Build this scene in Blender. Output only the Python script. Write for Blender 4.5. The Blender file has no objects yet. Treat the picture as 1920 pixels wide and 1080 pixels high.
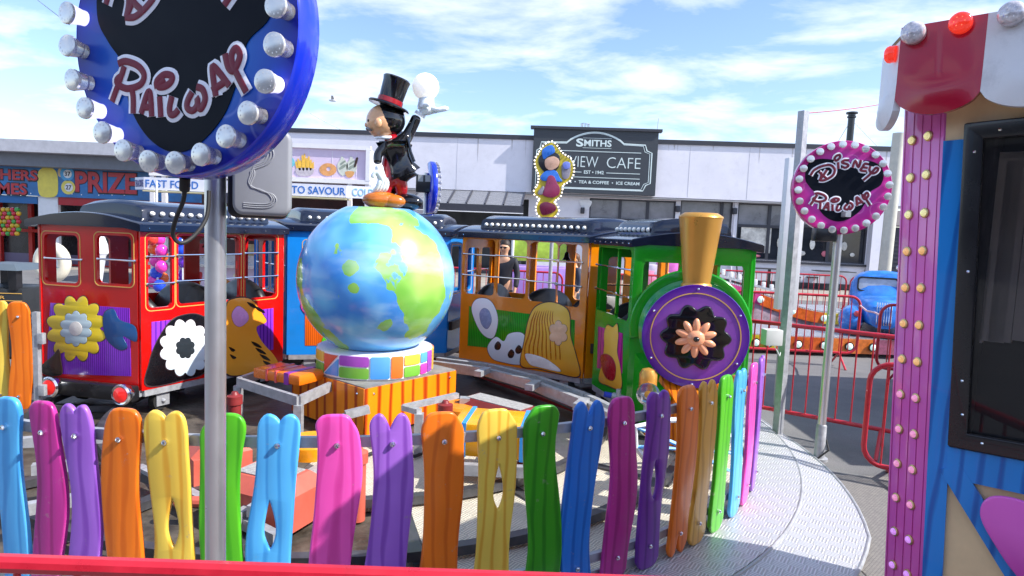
import bpy, bmesh, math, random
from mathutils import Vector, Matrix
random.seed(7)
S = bpy.context.scene
COL = S.collection
PI = math.pi
# ---------------------------------------------------------------- camera
F_PX = 1180.0; CAMZ = 1.7
PITCH = math.atan(105/F_PX); ROLL = math.radians(2.4)
fwd = Vector((0, math.cos(PITCH), -math.sin(PITCH)))
up0 = Vector((0, math.sin(PITCH), math.cos(PITCH))); r0 = Vector((1, 0, 0))
rt = r0*math.cos(ROLL)+up0*math.sin(ROLL)
up = up0*math.cos(ROLL)-r0*math.sin(ROLL)
cam_d = bpy.data.cameras.new('camera'); cam = bpy.data.objects.new('camera', cam_d); COL.objects.link(cam)
m = Matrix((rt, up, -fwd)).transposed().to_4x4(); m.translation = (0, 0, CAMZ)
cam.matrix_world = m
cam_d.sensor_width = 36; cam_d.lens = 36*F_PX/1920; cam_d.clip_start = 0.05; cam_d.clip_end = 2000
S.camera = cam
def ray(px, py):
    return fwd*F_PX + rt*(px-960) - up*(py-540)
def at(px, py, Y):
    d = ray(px, py); return Vector((0, 0, CAMZ)) + d*(Y/d.y)
def hit(px, py, z=0.0):
    d = ray(px, py); return Vector((0, 0, CAMZ)) + d*((z-CAMZ)/d.z)
# ---------------------------------------------------------------- world and sun
SUN = Vector((0.70, -0.21, 0.70)).normalized()
W = bpy.data.worlds.new('World'); S.world = W; W.use_nodes = True
nt = W.node_tree; nt.nodes.clear()
def N(t, ty, **kw):
    n = t.nodes.new(ty)
    for k, v in kw.items(): setattr(n, k, v)
    return n
wo = N(nt, 'ShaderNodeOutputWorld'); bg = N(nt, 'ShaderNodeBackground'); bg.inputs[1].default_value = 0.115
sk = N(nt, 'ShaderNodeTexSky'); sk.sky_type = 'NISHITA'; sk.sun_disc = False
sk.sun_elevation = math.asin(SUN.z); sk.sun_rotation = math.atan2(SUN.x, SUN.y)
sk.dust_density = 0.6; sk.air_density = 1.0; sk.ozone_density = 1.6
tc = N(nt, 'ShaderNodeTexCoord'); sp = N(nt, 'ShaderNodeSeparateXYZ'); nt.links.new(tc.outputs['Generated'], sp.inputs[0])
mz = N(nt, 'ShaderNodeMath', operation='MAXIMUM'); nt.links.new(sp.outputs[2], mz.inputs[0]); mz.inputs[1].default_value = 0.02
az = N(nt, 'ShaderNodeMath', operation='ADD'); nt.links.new(mz.outputs[0], az.inputs[0]); az.inputs[1].default_value = 0.12
dx = N(nt, 'ShaderNodeMath', operation='DIVIDE'); nt.links.new(sp.outputs[0], dx.inputs[0]); nt.links.new(az.outputs[0], dx.inputs[1])
dy = N(nt, 'ShaderNodeMath', operation='DIVIDE'); nt.links.new(sp.outputs[1], dy.inputs[0]); nt.links.new(az.outputs[0], dy.inputs[1])
cx = N(nt, 'ShaderNodeCombineXYZ'); nt.links.new(dx.outputs[0], cx.inputs[0]); nt.links.new(dy.outputs[0], cx.inputs[1])
mp = N(nt, 'ShaderNodeMapping'); nt.links.new(cx.outputs[0], mp.inputs[0])
mp.inputs['Rotation'].default_value = (0, 0, 0.5); mp.inputs['Scale'].default_value = (0.75, 1.0, 1); mp.inputs['Location'].default_value = (2.3, 0.7, 0)
n1 = N(nt, 'ShaderNodeTexNoise'); n1.inputs['Scale'].default_value = 1.9; n1.inputs['Detail'].default_value = 9; n1.inputs['Roughness'].default_value = 0.58
n1.inputs['Distortion'].default_value = 0.25
nt.links.new(mp.outputs[0], n1.inputs[0])
rp = N(nt, 'ShaderNodeValToRGB'); rp.color_ramp.elements[0].position = 0.46; rp.color_ramp.elements[1].position = 0.69
nt.links.new(n1.outputs[0], rp.inputs[0])
cm = N(nt, 'ShaderNodeMath', operation='MULTIPLY'); nt.links.new(rp.outputs[0], cm.inputs[0]); cm.inputs[1].default_value = 0.93
mx = N(nt, 'ShaderNodeMixRGB'); tn = N(nt, 'ShaderNodeMixRGB', blend_type='MULTIPLY'); tn.inputs[0].default_value = 1; nt.links.new(sk.outputs[0], tn.inputs[1]); tn.inputs[2].default_value = (1.14, 1.18, 1.34, 1)
nt.links.new(cm.outputs[0], mx.inputs[0]); nt.links.new(tn.outputs[0], mx.inputs[1]); mx.inputs[2].default_value = (6.6, 6.9, 7.3, 1)
nt.links.new(mx.outputs[0], bg.inputs[0]); nt.links.new(bg.outputs[0], wo.inputs[0])
sd = bpy.data.lights.new('sun', 'SUN'); sd.energy = 4.2; sd.angle = math.radians(0.5); sd.color = (1, 0.96, 0.9)
so = bpy.data.objects.new('sun', sd); COL.objects.link(so); so.rotation_euler = SUN.to_track_quat('Z', 'Y').to_euler(); so.location = (20, -6, 20)
S.view_settings.view_transform = 'Standard'; S.view_settings.look = 'None'; S.view_settings.gamma = 1
S.view_settings.exposure = 0.85
# ---------------------------------------------------------------- materials
MATS = {}
def srgb(h):
    h = h.lstrip('#'); o = []
    for i in (0, 2, 4):
        c = int(h[i:i+2], 16)/255
        o.append(c/12.92 if c <= 0.04045 else ((c+0.055)/1.055)**2.4)
    return tuple(o)+(1,)
def mat(name, col, rough=0.5, metal=0.0, coat=0.0, var=0.08, vscale=6.0, bump=0.0, bscale=60.0, emit=None, es=0.0, trans=0.0, dirt=0.0, alpha=1.0):
    if name in MATS: return MATS[name]
    if isinstance(col, str): col = srgb(col)
    elif len(col) == 3: col = tuple(col)+(1,)
    M = bpy.data.materials.new(name); M.use_nodes = True; t = M.node_tree
    b = t.nodes['Principled BSDF']
    b.inputs['Roughness'].default_value = rough; b.inputs['Metallic'].default_value = metal
    b.inputs['Coat Weight'].default_value = coat*.45; b.inputs['Coat Roughness'].default_value = 0.05
    b.inputs['Transmission Weight'].default_value = trans
    b.inputs['Base Color'].default_value = col; b.inputs['Alpha'].default_value = alpha
    c = N(t, 'ShaderNodeTexCoord')
    if var > 0:
        n = N(t, 'ShaderNodeTexNoise'); n.inputs['Scale'].default_value = vscale; n.inputs['Detail'].default_value = 6
        n.inputs['Roughness'].default_value = 0.65
        t.links.new(c.outputs['Object'], n.inputs[0])
        mr = N(t, 'ShaderNodeMapRange'); mr.inputs[1].default_value = 0.3; mr.inputs[2].default_value = 0.7
        mr.inputs[3].default_value = 1-var; mr.inputs[4].default_value = 1+var
        t.links.new(n.outputs[0], mr.inputs[0])
        v = N(t, 'ShaderNodeMixRGB', blend_type='MULTIPLY'); v.inputs[0].default_value = 1; v.inputs[1].default_value = col
        t.links.new(mr.outputs[0], v.inputs[2])
        out = v.outputs[0]
        if dirt > 0:
            n2 = N(t, 'ShaderNodeTexNoise'); n2.inputs['Scale'].default_value = 3.1; n2.inputs['Detail'].default_value = 10; n2.inputs['Roughness'].default_value = 0.75
            t.links.new(c.outputs['Object'], n2.inputs[0])
            r2 = N(t, 'ShaderNodeMapRange'); r2.inputs[1].default_value = 0.52; r2.inputs[2].default_value = 0.75; r2.inputs[4].default_value = dirt
            t.links.new(n2.outputs[0], r2.inputs[0])
            d = N(t, 'ShaderNodeMixRGB'); t.links.new(r2.outputs[0], d.inputs[0]); t.links.new(out, d.inputs[1]); d.inputs[2].default_value = (0.06, 0.05, 0.04, 1)
            out = d.outputs[0]
        t.links.new(out, b.inputs['Base Color'])
        rr = N(t, 'ShaderNodeMapRange'); rr.inputs[1].default_value = 0.3; rr.inputs[2].default_value = 0.7
        rr.inputs[3].default_value = max(0.02, rough*0.75); rr.inputs[4].default_value = min(1, rough*1.3)
        t.links.new(n.outputs[0], rr.inputs[0]); t.links.new(rr.outputs[0], b.inputs['Roughness'])
    if bump > 0:
        nb = N(t, 'ShaderNodeTexNoise'); nb.inputs['Scale'].default_value = bscale; nb.inputs['Detail'].default_value = 4
        t.links.new(c.outputs['Object'], nb.inputs[0])
        bb = N(t, 'ShaderNodeBump'); bb.inputs['Strength'].default_value = bump; bb.inputs['Distance'].default_value = 0.01
        t.links.new(nb.outputs[0], bb.inputs['Height']); t.links.new(bb.outputs[0], b.inputs['Normal'])
    if emit:
        e = srgb(emit) if isinstance(emit, str) else tuple(emit)+(1,)
        b.inputs['Emission Color'].default_value = e; b.inputs['Emission Strength'].default_value = es
    MATS[name] = M; return M
def wood(name, col, dark, scale=9.0, axis='X', dist=2.5, rough=0.3, coat=0.5, vary=True, lines=False, grain=1.0, wear=0.0):
    """painted wood with brushed grain streaks"""
    if name in MATS: return MATS[name]
    M = bpy.data.materials.new(name); M.use_nodes = True; t = M.node_tree; b = t.nodes['Principled BSDF']
    b.inputs['Roughness'].default_value = rough; b.inputs['Coat Weight'].default_value = coat*.4; b.inputs['Specular IOR Level'].default_value = .35
    c = N(t, 'ShaderNodeTexCoord'); mpn = N(t, 'ShaderNodeMapping'); 
    sc = [1, 1, 1]; long = 0.22
    if axis == 'X': sc = [1, 1, long]
    elif axis == 'Z': sc = [long, long, 1]
    mpn.inputs['Scale'].default_value = sc
    oi = N(t, 'ShaderNodeObjectInfo'); cb = N(t, 'ShaderNodeCombineXYZ')
    ml = N(t, 'ShaderNodeMath', operation='MULTIPLY'); ml.inputs[1].default_value = 9; t.links.new(oi.outputs['Random'], ml.inputs[0])
    for i in range(3): t.links.new(ml.outputs[0], cb.inputs[i])
    if vary: t.links.new(cb.outputs[0], mpn.inputs['Location'])
    t.links.new(c.outputs['Object'], mpn.inputs[0])
    w = N(t, 'ShaderNodeTexWave'); w.wave_type = 'BANDS'; w.bands_direction = 'X' if axis == 'X' else 'Z'
    w.inputs['Scale'].default_value = scale; w.inputs['Distortion'].default_value = dist; w.inputs['Detail'].default_value = 2
    w.inputs['Detail Scale'].default_value = 1.2
    t.links.new(mpn.outputs[0], w.inputs[0])
    r = N(t, 'ShaderNodeValToRGB'); r.color_ramp.elements[0].position = 0.02; r.color_ramp.elements[1].position = 0.34
    r.color_ramp.elements[0].color = srgb(dark); r.color_ramp.elements[1].color = srgb(col)
    t.links.new(w.outputs[0], r.inputs[0])
    n = N(t, 'ShaderNodeTexNoise'); n.inputs['Scale'].default_value = 5; n.inputs['Detail'].default_value = 5
    t.links.new(mpn.outputs[0], n.inputs[0])
    mr = N(t, 'ShaderNodeMapRange'); mr.inputs[1].default_value = 0.3; mr.inputs[2].default_value = 0.7; mr.inputs[3].default_value = 0.86; mr.inputs[4].default_value = 1.14
    t.links.new(n.outputs[0], mr.inputs[0])
    v = N(t, 'ShaderNodeMixRGB', blend_type='MULTIPLY'); v.inputs[0].default_value = 1; t.links.new(r.outputs[0], v.inputs[1]); t.links.new(mr.outputs[0], v.inputs[2])
    if grain < 1:
        mc = r.color_ramp.elements[0]; c0_, c1_ = srgb(dark), srgb(col); mc.color = tuple(c1_[i]+(c0_[i]-c1_[i])*grain for i in range(3))+(1,)
    if wear > 0:
        nw = N(t, 'ShaderNodeTexNoise'); nw.inputs['Scale'].default_value = 16; nw.inputs['Detail'].default_value = 9; nw.inputs['Roughness'].default_value = .8
        cw_ = N(t, 'ShaderNodeVectorMath', operation='ADD'); t.links.new(c.outputs['Object'], cw_.inputs[0]); t.links.new(cb.outputs[0], cw_.inputs[1]); t.links.new(cw_.outputs[0], nw.inputs[0])
        wr = N(t, 'ShaderNodeMapRange'); wr.inputs[1].default_value = .61; wr.inputs[2].default_value = .66; wr.inputs[4].default_value = wear; t.links.new(nw.outputs[0], wr.inputs[0])
        wm = N(t, 'ShaderNodeMixRGB'); t.links.new(wr.outputs[0], wm.inputs[0]); t.links.new(v.outputs[0], wm.inputs[1]); wm.inputs[2].default_value = (.35, .30, .26, 1)
        nl = N(t, 'ShaderNodeTexNoise'); nl.inputs['Scale'].default_value = 2.2; t.links.new(cw_.outputs[0], nl.inputs[0])
        lm = N(t, 'ShaderNodeMapRange'); lm.inputs[1].default_value = .4; lm.inputs[2].default_value = .75; lm.inputs[4].default_value = .35; t.links.new(nl.outputs[0], lm.inputs[0])
        v = N(t, 'ShaderNodeMixRGB'); t.links.new(lm.outputs[0], v.inputs[0]); t.links.new(wm.outputs[0], v.inputs[1]); v.inputs[2].default_value = srgb(dark)
    t.links.new(v.outputs[0], b.inputs['Base Color'])
    bb = N(t, 'ShaderNodeBump'); bb.inputs['Strength'].default_value = 0.12; bb.inputs['Distance'].default_value = 0.004
    t.links.new(w.outputs[0], bb.inputs['Height']); t.links.new(bb.outputs[0], b.inputs['Normal'])
    MATS[name] = M; return M
def vgrad(name, c0, c1, z0, z1, rough=0.2, coat=0.6, noise=0.3, axis=2):
    """airbrushed paint that changes colour over the height of the object"""
    if name in MATS: return MATS[name]
    M = bpy.data.materials.new(name); M.use_nodes = True; t = M.node_tree; b = t.nodes['Principled BSDF']
    b.inputs['Roughness'].default_value = rough; b.inputs['Coat Weight'].default_value = coat*.45
    c = N(t, 'ShaderNodeTexCoord'); s = N(t, 'ShaderNodeSeparateXYZ'); t.links.new(c.outputs['Object'], s.inputs[0])
    n = N(t, 'ShaderNodeTexNoise'); n.inputs['Scale'].default_value = 4; t.links.new(c.outputs['Object'], n.inputs[0])
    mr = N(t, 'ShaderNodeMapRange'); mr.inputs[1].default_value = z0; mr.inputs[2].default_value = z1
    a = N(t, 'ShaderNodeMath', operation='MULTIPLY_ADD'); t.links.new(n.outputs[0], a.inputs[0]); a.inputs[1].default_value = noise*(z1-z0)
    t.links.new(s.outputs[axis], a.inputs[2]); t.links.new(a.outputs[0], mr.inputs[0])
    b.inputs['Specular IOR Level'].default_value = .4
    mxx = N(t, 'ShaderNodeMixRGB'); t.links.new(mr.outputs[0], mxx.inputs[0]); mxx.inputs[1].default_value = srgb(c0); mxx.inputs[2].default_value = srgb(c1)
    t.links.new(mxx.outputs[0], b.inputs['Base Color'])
    MATS[name] = M; return M
def diamond(name, col, rough=0.35, metal=0.75, scale=26.0, dirt=0.35, dark=(0.12,0.11,0.1,1)):
    if name in MATS: return MATS[name]
    M = bpy.data.materials.new(name); M.use_nodes = True; t = M.node_tree; b = t.nodes['Principled BSDF']
    b.inputs['Metallic'].default_value = metal
    c = N(t, 'ShaderNodeTexCoord')
    mpn = N(t, 'ShaderNodeMapping'); mpn.inputs['Scale'].default_value = (scale, scale, scale); mpn.inputs['Rotation'].default_value = (0, 0, 0.6)
    t.links.new(c.outputs['Object'], mpn.inputs[0])
    ck = N(t, 'ShaderNodeTexChecker'); ck.inputs['Scale'].default_value = 1.0; t.links.new(mpn.outputs[0], ck.inputs[0])
    w1 = N(t, 'ShaderNodeTexWave'); w1.bands_direction = 'X'; w1.inputs['Scale'].default_value = 1.25; w1.wave_profile = 'SIN'
    w2 = N(t, 'ShaderNodeTexWave'); w2.bands_direction = 'Y'; w2.inputs['Scale'].default_value = 1.25
    t.links.new(mpn.outputs[0], w1.inputs[0]); t.links.new(mpn.outputs[0], w2.inputs[0])
    mxx = N(t, 'ShaderNodeMixRGB'); t.links.new(ck.outputs['Fac'], mxx.inputs[0]); t.links.new(w1.outputs[0], mxx.inputs[1]); t.links.new(w2.outputs[0], mxx.inputs[2])
    rr = N(t, 'ShaderNodeMapRange'); rr.inputs[1].default_value = 0.45; rr.inputs[2].default_value = 0.8; t.links.new(mxx.outputs[0], rr.inputs[0])
    bb = N(t, 'ShaderNodeBump'); bb.inputs['Strength'].default_value = 0.8; bb.inputs['Distance'].default_value = 0.006
    t.links.new(rr.outputs[0], bb.inputs['Height']); t.links.new(bb.outputs[0], b.inputs['Normal'])
    n = N(t, 'ShaderNodeTexNoise'); n.inputs['Scale'].default_value = 2.6; n.inputs['Detail'].default_value = 10; n.inputs['Roughness'].default_value = 0.7
    t.links.new(c.outputs['Object'], n.inputs[0])
    dr = N(t, 'ShaderNodeMapRange'); dr.inputs[1].default_value = 0.45; dr.inputs[2].default_value = 0.75; dr.inputs[4].default_value = dirt; t.links.new(n.outputs[0], dr.inputs[0])
    hi = N(t, 'ShaderNodeMixRGB', blend_type='MULTIPLY'); hi.inputs[0].default_value = 1
    hm = N(t, 'ShaderNodeMapRange'); hm.inputs[3].default_value = 0.62; hm.inputs[4].default_value = 1.1; t.links.new(rr.outputs[0], hm.inputs[0])
    hi.inputs[1].default_value = tuple(col)+(1,); t.links.new(hm.outputs[0], hi.inputs[2])
    d = N(t, 'ShaderNodeMixRGB'); t.links.new(dr.outputs[0], d.inputs[0]); t.links.new(hi.outputs[0], d.inputs[1]); d.inputs[2].default_value = dark
    t.links.new(d.outputs[0], b.inputs['Base Color'])
    ro = N(t, 'ShaderNodeMapRange'); ro.inputs[3].default_value = rough*0.8; ro.inputs[4].default_value = rough*1.6; t.links.new(n.outputs[0], ro.inputs[0])
    t.links.new(ro.outputs[0], b.inputs['Roughness'])
    MATS[name] = M; return M
galv = lambda: mat('galvanised', (0.40, 0.41, 0.43), 0.48, 0.35, var=0.18, vscale=22, dirt=0.35)
chrome = lambda: mat('chrome', (0.8, 0.8, 0.82), 0.12, 1.0, var=0.03)
black = lambda: mat('black_paint', (0.012, 0.012, 0.014), 0.3, coat=0.4, var=0.2)
navy = lambda: mat('roof_navy', (0.008, 0.013, 0.032), 0.16, coat=1.0, var=0.2, vscale=3)
white = lambda: mat('white_paint', (0.78, 0.78, 0.8), 0.4, var=0.05, dirt=0.12)
redp = lambda: mat('barrier_red', (0.50, 0.012, 0.028), 0.32, coat=0.4, var=0.14, vscale=12, dirt=0.2)
rubber = lambda: mat('rubber', (0.015, 0.015, 0.015), 0.7)
gold = lambda: mat('gold_line', (0.72, 0.42, 0.10), 0.35, var=0.05)
# ---------------------------------------------------------------- geometry helpers
INV = {}
def root(name, label, cat, loc=(0, 0, 0), group=None, kind=None):
    o = bpy.data.objects.new(name, None); COL.objects.link(o); o.location = loc; o.empty_display_size = 0.1
    INV[o.name] = Matrix.Translation(-Vector(loc))
    if label: o['label'] = label
    if cat: o['category'] = cat
    if group: o['group'] = group
    if kind: o['kind'] = kind
    return o
def tag(o, label=None, cat=None, group=None, kind=None):
    if label: o['label'] = label
    if cat: o['category'] = cat
    if group: o['group'] = group
    if kind: o['kind'] = kind
    return o
PW = {}
def link_mesh(me, name, mt, parent=None, smooth=True, ang=35, origin=None):
    """me is in world coordinates"""
    if smooth:
        me.polygons.foreach_set('use_smooth', [True]*len(me.polygons))
        me.set_sharp_from_angle(angle=math.radians(ang))
    if origin is None:
        if parent is not None:
            oo = PW.get(parent.name, Vector(parent.location)) if parent.type != 'EMPTY' else Vector(parent.location)
            if parent.type == 'EMPTY': origin = oo
            else: origin = PW[parent.name]
        else: origin = Vector((0, 0, 0))
    origin = Vector(origin)
    me.transform(Matrix.Translation(-origin))
    me.materials.clear()
    for x in (mt if isinstance(mt, (list, tuple)) else [mt]): me.materials.append(x)
    o = bpy.data.objects.new(name, me); COL.objects.link(o)
    PW[o.name] = origin.copy()
    if parent is not None:
        o.parent = parent
        po = Vector(parent.location) if parent.type == 'EMPTY' else PW[parent.name]
        o.location = origin-po
    else: o.location = origin
    return o
class MB:
    def __init__(s): s.bm = bmesh.new(); s.mi = 0
    def _v(s, cos): return [s.bm.verts.new(c) for c in cos]
    def face(s, vs):
        try:
            f = s.bm.faces.new(vs); f.material_index = s.mi; return f
        except ValueError: return None
    def box(s, c, size, M=None, rz=0.0, bev=0.0):
        R = M if M is not None else Matrix.Translation(Vector(c)) @ Matrix.Rotation(rz, 4, 'Z')
        if M is not None: R = M @ Matrix.Translation(Vector(c))
        h = [x/2 for x in size]
        vs = s._v([R @ Vector((sx*h[0], sy*h[1], sz*h[2])) for sx in (-1, 1) for sy in (-1, 1) for sz in (-1, 1)])
        fs = []
        for q in ((0,1,3,2),(4,6,7,5),(0,4,5,1),(2,3,7,6),(0,2,6,4),(1,5,7,3)): fs.append(s.face([vs[i] for i in q]))
        if bev > 0:
            es = set()
            for f in fs: es |= set(f.edges)
            r = bmesh.ops.bevel(s.bm, geom=list(es), offset=bev, segments=2, profile=0.6, affect='EDGES')
            for f in r['faces']: f.material_index = s.mi
        return s
    def quad(s, a, b, c, d): s.face(s._v([a, b, c, d])); return s
    def hexa(s, bot, top):
        b = s._v(bot); t = s._v(top); n = len(bot)
        s.face(list(reversed(b))); s.face(t)
        for i in range(n): s.face([b[i], b[(i+1) % n], t[(i+1) % n], t[i]])
        return s
    def ring(s, rings, closed=False, cap=True):
        rs = [s._v(r) for r in rings]; n = len(rs[0])
        rng = range(len(rs)) if closed else range(len(rs)-1)
        for i in rng:
            a = rs[i]; b = rs[(i+1) % len(rs)]
            for j in range(n): s.face([a[j], a[(j+1) % n], b[(j+1) % n], b[j]])
        if cap and not closed:
            s.face(list(reversed(rs[0]))); s.face(rs[-1])
        return s
    def tube(s, pts, r, n=10, closed=False, flat=None, cap=True):
        pts = [Vector(p) for p in pts]; m_ = len(pts); rings = []
        rr = r if isinstance(r, (list, tuple)) else [r]*m_
        prev = None
        for i in range(m_):
            a = pts[(i-1) % m_] if (closed or i > 0) else pts[i]
            b = pts[(i+1) % m_] if (closed or i < m_-1) else pts[i]
            t = (b-a).normalized()
            if flat is not None: u = t.cross(flat).normalized(); w = flat.normalized()
            else:
                if prev is None:
                    ref = Vector((0, 0, 1)) if abs(t.z) < 0.9 else Vector((1, 0, 0)); u = t.cross(ref).normalized()
                else: u = (prev - t*prev.dot(t)).normalized()
                w = t.cross(u); prev = u
            k = 0.13 if flat is not None else 1.0
            rings.append([pts[i]+(u*math.cos(2*PI*j/n)+w*(math.sin(2*PI*j/n)*k))*rr[i] for j in range(n)])
        return s.ring(rings, closed, cap)
    def cyl(s, p0, p1, ra, rb=None, n=16): return s.tube([p0, p1], [ra, rb if rb is not None else ra], n)
    def lathe(s, prof, M, n=24):
        rings = [[M @ Vector((r*math.cos(2*PI*j/n), r*math.sin(2*PI*j/n), z)) for j in range(n)] for r, z in prof]
        return s.ring(rings, False, True)
    def sphere(s, c, r, M=None, n=16, sc=(1, 1, 1)):
        T = (M or Matrix.Identity(4))
        prof = []
        for i in range(1, n//2):
            a = PI*i/(n//2); prof.append((math.sin(a), -math.cos(a)))
        TT = Matrix.Translation(Vector(c)) @ T.to_3x3().to_4x4() @ Matrix.Diagonal((r*sc[0], r*sc[1], r*sc[2], 1))
        rings = [[TT @ Vector((q*math.cos(2*PI*j/n), q*math.sin(2*PI*j/n), z)) for j in range(n)] for q, z in prof]
        rs = [s._v(x) for x in rings]; b = s.bm.verts.new(TT @ Vector((0, 0, -1))); t = s.bm.verts.new(TT @ Vector((0, 0, 1)))
        for i in range(len(rs)-1):
            for j in range(n): s.face([rs[i][j], rs[i][(j+1) % n], rs[i+1][(j+1) % n], rs[i+1][j]])
        for j in range(n):
            s.face([b, rs[0][(j+1) % n], rs[0][j]]); s.face([t, rs[-1][j], rs[-1][(j+1) % n]])
        return s
    def build(s, name, mt, parent=None, smooth=True, ang=35, origin=None):
        bmesh.ops.recalc_face_normals(s.bm, faces=s.bm.faces[:])
        me = bpy.data.meshes.new(name); s.bm.to_mesh(me); s.bm.free()
        return link_mesh(me, name, mt, parent, smooth, ang, origin)
def curve_mesh(loops, thick, bevel=0.0):
    cd = bpy.data.curves.new('c', 'CURVE'); cd.dimensions = '2D'; cd.fill_mode = 'BOTH'
    cd.extrude = max(0.0001, thick/2-bevel); cd.bevel_depth = bevel; cd.bevel_resolution = 2
    for L in loops:
        sp_ = cd.splines.new('POLY'); sp_.points.add(len(L)-1); sp_.use_cyclic_u = True
        for p, q in zip(sp_.points, L): p.co = (q[0], q[1], 0, 1)
    o = bpy.data.objects.new('c', cd); COL.objects.link(o)
    dg = bpy.context.evaluated_depsgraph_get(); dg.update()
    me = bpy.data.meshes.new_from_object(o.evaluated_get(dg)); bpy.data.objects.remove(o); bpy.data.curves.remove(cd)
    bm = bmesh.new(); bm.from_mesh(me); bmesh.ops.remove_doubles(bm, verts=bm.verts, dist=1e-5); bm.to_mesh(me); bm.free()
    return me
def plate(name, loops, thick, M, mt, parent=None, bevel=0.0, lift=0.0, smooth=True, ang=35):
    """flat piece with holes; back face on local z = lift, front at lift+thick"""
    me = curve_mesh(loops, thick, bevel)
    me.transform(M @ Matrix.Translation((0, 0, thick/2+lift)))
    return link_mesh(me, name, mt, parent, smooth, ang)
FONT = None
def text(name, s_, M, mt, parent, x0, x1, y0, y1, thick=0.006, off=0.0, lift=0.0, shear=0.0):
    """writing fitted into the box x0..x1, y0..y1 of the local plane M"""
    cd = bpy.data.curves.new('t', 'FONT'); cd.body = s_; cd.size = 1; cd.extrude = 0.01; cd.offset = off; cd.resolution_u = 3; cd.shear = shear
    o = bpy.data.objects.new('t', cd); COL.objects.link(o)
    dg = bpy.context.evaluated_depsgraph_get(); dg.update()
    me = bpy.data.meshes.new_from_object(o.evaluated_get(dg)); bpy.data.objects.remove(o)
    xs = [v.co.x for v in me.vertices]; ys = [v.co.y for v in me.vertices]
    a, b, c_, d_ = min(xs), max(xs), min(ys), max(ys)
    T = Matrix.Translation((x0, y0, thick/2+lift)) @ Matrix.Diagonal(((x1-x0)/(b-a), (y1-y0)/(d_-c_), thick/0.02, 1)) @ Matrix.Translation((-a, -c_, 0))
    me.transform(M @ T)
    return link_mesh(me, name, mt, parent, False)
def frame(o, xdir, zup=Vector((0, 0, 1))):
    """plane at o: local x along xdir, local y up, local z = x cross y"""
    x = Vector(xdir).normalized(); y = Vector(zup); y = (y-x*x.dot(y)).normalized(); z = x.cross(y)
    M = Matrix((x, y, z)).transposed().to_4x4(); M.translation = Vector(o); return M
def smooth_loop(pts, n=6, closed=True):
    P = [Vector((p[0], p[1], 0)) for p in pts]; out = []; L = len(P)
    for i in range(L if closed else L-1):
        if closed: a, b, c, d = P[i-1], P[i], P[(i+1) % L], P[(i+2) % L]
        else: a, b, c, d = P[max(0, i-1)], P[i], P[i+1], P[min(L-1, i+2)]
        for k in range(n):
            t = k/n
            q = 0.5*((2*b)+(c-a)*t+(2*a-5*b+4*c-d)*t*t+(3*b-a-3*c+d)*t**3)
            out.append((q.x, q.y))
    if not closed: out.append((P[-1].x, P[-1].y))
    return out
def ell(cx, cy, rx, ry, n=28, rot=0.0):
    return [(cx+rx*math.cos(a)*math.cos(rot)-ry*math.sin(a)*math.sin(rot), cy+rx*math.cos(a)*math.sin(rot)+ry*math.sin(a)*math.cos(rot)) for a in [2*PI*i/n for i in range(n)]]
def rrect(x0, y0, x1, y1, r, n=5):
    r = min(r, (x1-x0)/2-1e-4, (y1-y0)/2-1e-4); o = []
    for cx, cy, a0 in ((x1-r, y1-r, 0), (x0+r, y1-r, PI/2), (x0+r, y0+r, PI), (x1-r, y0+r, 1.5*PI)):
        for i in range(n+1):
            a = a0+PI/2*i/n; o.append((cx+r*math.cos(a), cy+r*math.sin(a)))
    return o
def rect(x0, y0, x1, y1): return [(x0, y0), (x1, y0), (x1, y1), (x0, y1)]
CC = Vector((-1.2, 5.58, 0))
def P(deg, R, z=0.0):
    a = math.radians(deg); return Vector((CC.x+R*math.cos(a), CC.y+R*math.sin(a), z))
def proj(v):
    d = Vector(v)-Vector((0, 0, CAMZ)); k = F_PX/d.dot(fwd); return (round(960+d.dot(rt)*k), round(540-d.dot(up)*k))
# ================================================================= SETTING
def mat_asphalt():
    M = bpy.data.materials.new('asphalt'); M.use_nodes = True; t = M.node_tree; b = t.nodes['Principled BSDF']
    c = N(t, 'ShaderNodeTexCoord')
    n = N(t, 'ShaderNodeTexNoise'); n.inputs['Scale'].default_value = 0.8; n.inputs['Detail'].default_value = 12; n.inputs['Roughness'].default_value = 0.7
    n2 = N(t, 'ShaderNodeTexNoise'); n2.inputs['Scale'].default_value = 120; n2.inputs['Detail'].default_value = 3
    t.links.new(c.outputs['Object'], n.inputs[0]); t.links.new(c.outputs['Object'], n2.inputs[0])
    r = N(t, 'ShaderNodeValToRGB'); r.color_ramp.elements[0].position = 0.3; r.color_ramp.elements[1].position = 0.72
    r.color_ramp.elements[0].color = (0.10, 0.10, 0.105, 1); r.color_ramp.elements[1].color = (0.2, 0.195, 0.19, 1)
    t.links.new(n.outputs[0], r.inputs[0])
    mr = N(t, 'ShaderNodeMapRange'); mr.inputs[1].default_value = 0.3; mr.inputs[2].default_value = 0.7; mr.inputs[3].default_value = 0.7; mr.inputs[4].default_value = 1.3
    t.links.new(n2.outputs[0], mr.inputs[0])
    v = N(t, 'ShaderNodeMixRGB', blend_type='MULTIPLY'); v.inputs[0].default_value = 1; t.links.new(r.outputs[0], v.inputs[1]); t.links.new(mr.outputs[0], v.inputs[2])
    t.links.new(v.outputs[0], b.inputs['Base Color']); b.inputs['Roughness'].default_value = 0.85
    bb = N(t, 'ShaderNodeBump'); bb.inputs['Strength'].default_value = 0.5; bb.inputs['Distance'].default_value = 0.006
    t.links.new(n2.outputs[0], bb.inputs['Height']); t.links.new(bb.outputs[0], b.inputs['Normal'])
    return M
b = MB(); b.quad((-400, -60, 0), (400, -60, 0), (400, 700, 0), (-400, 700, 0))
tag(b.build('ground', mat_asphalt(), smooth=False), kind='structure')
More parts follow.
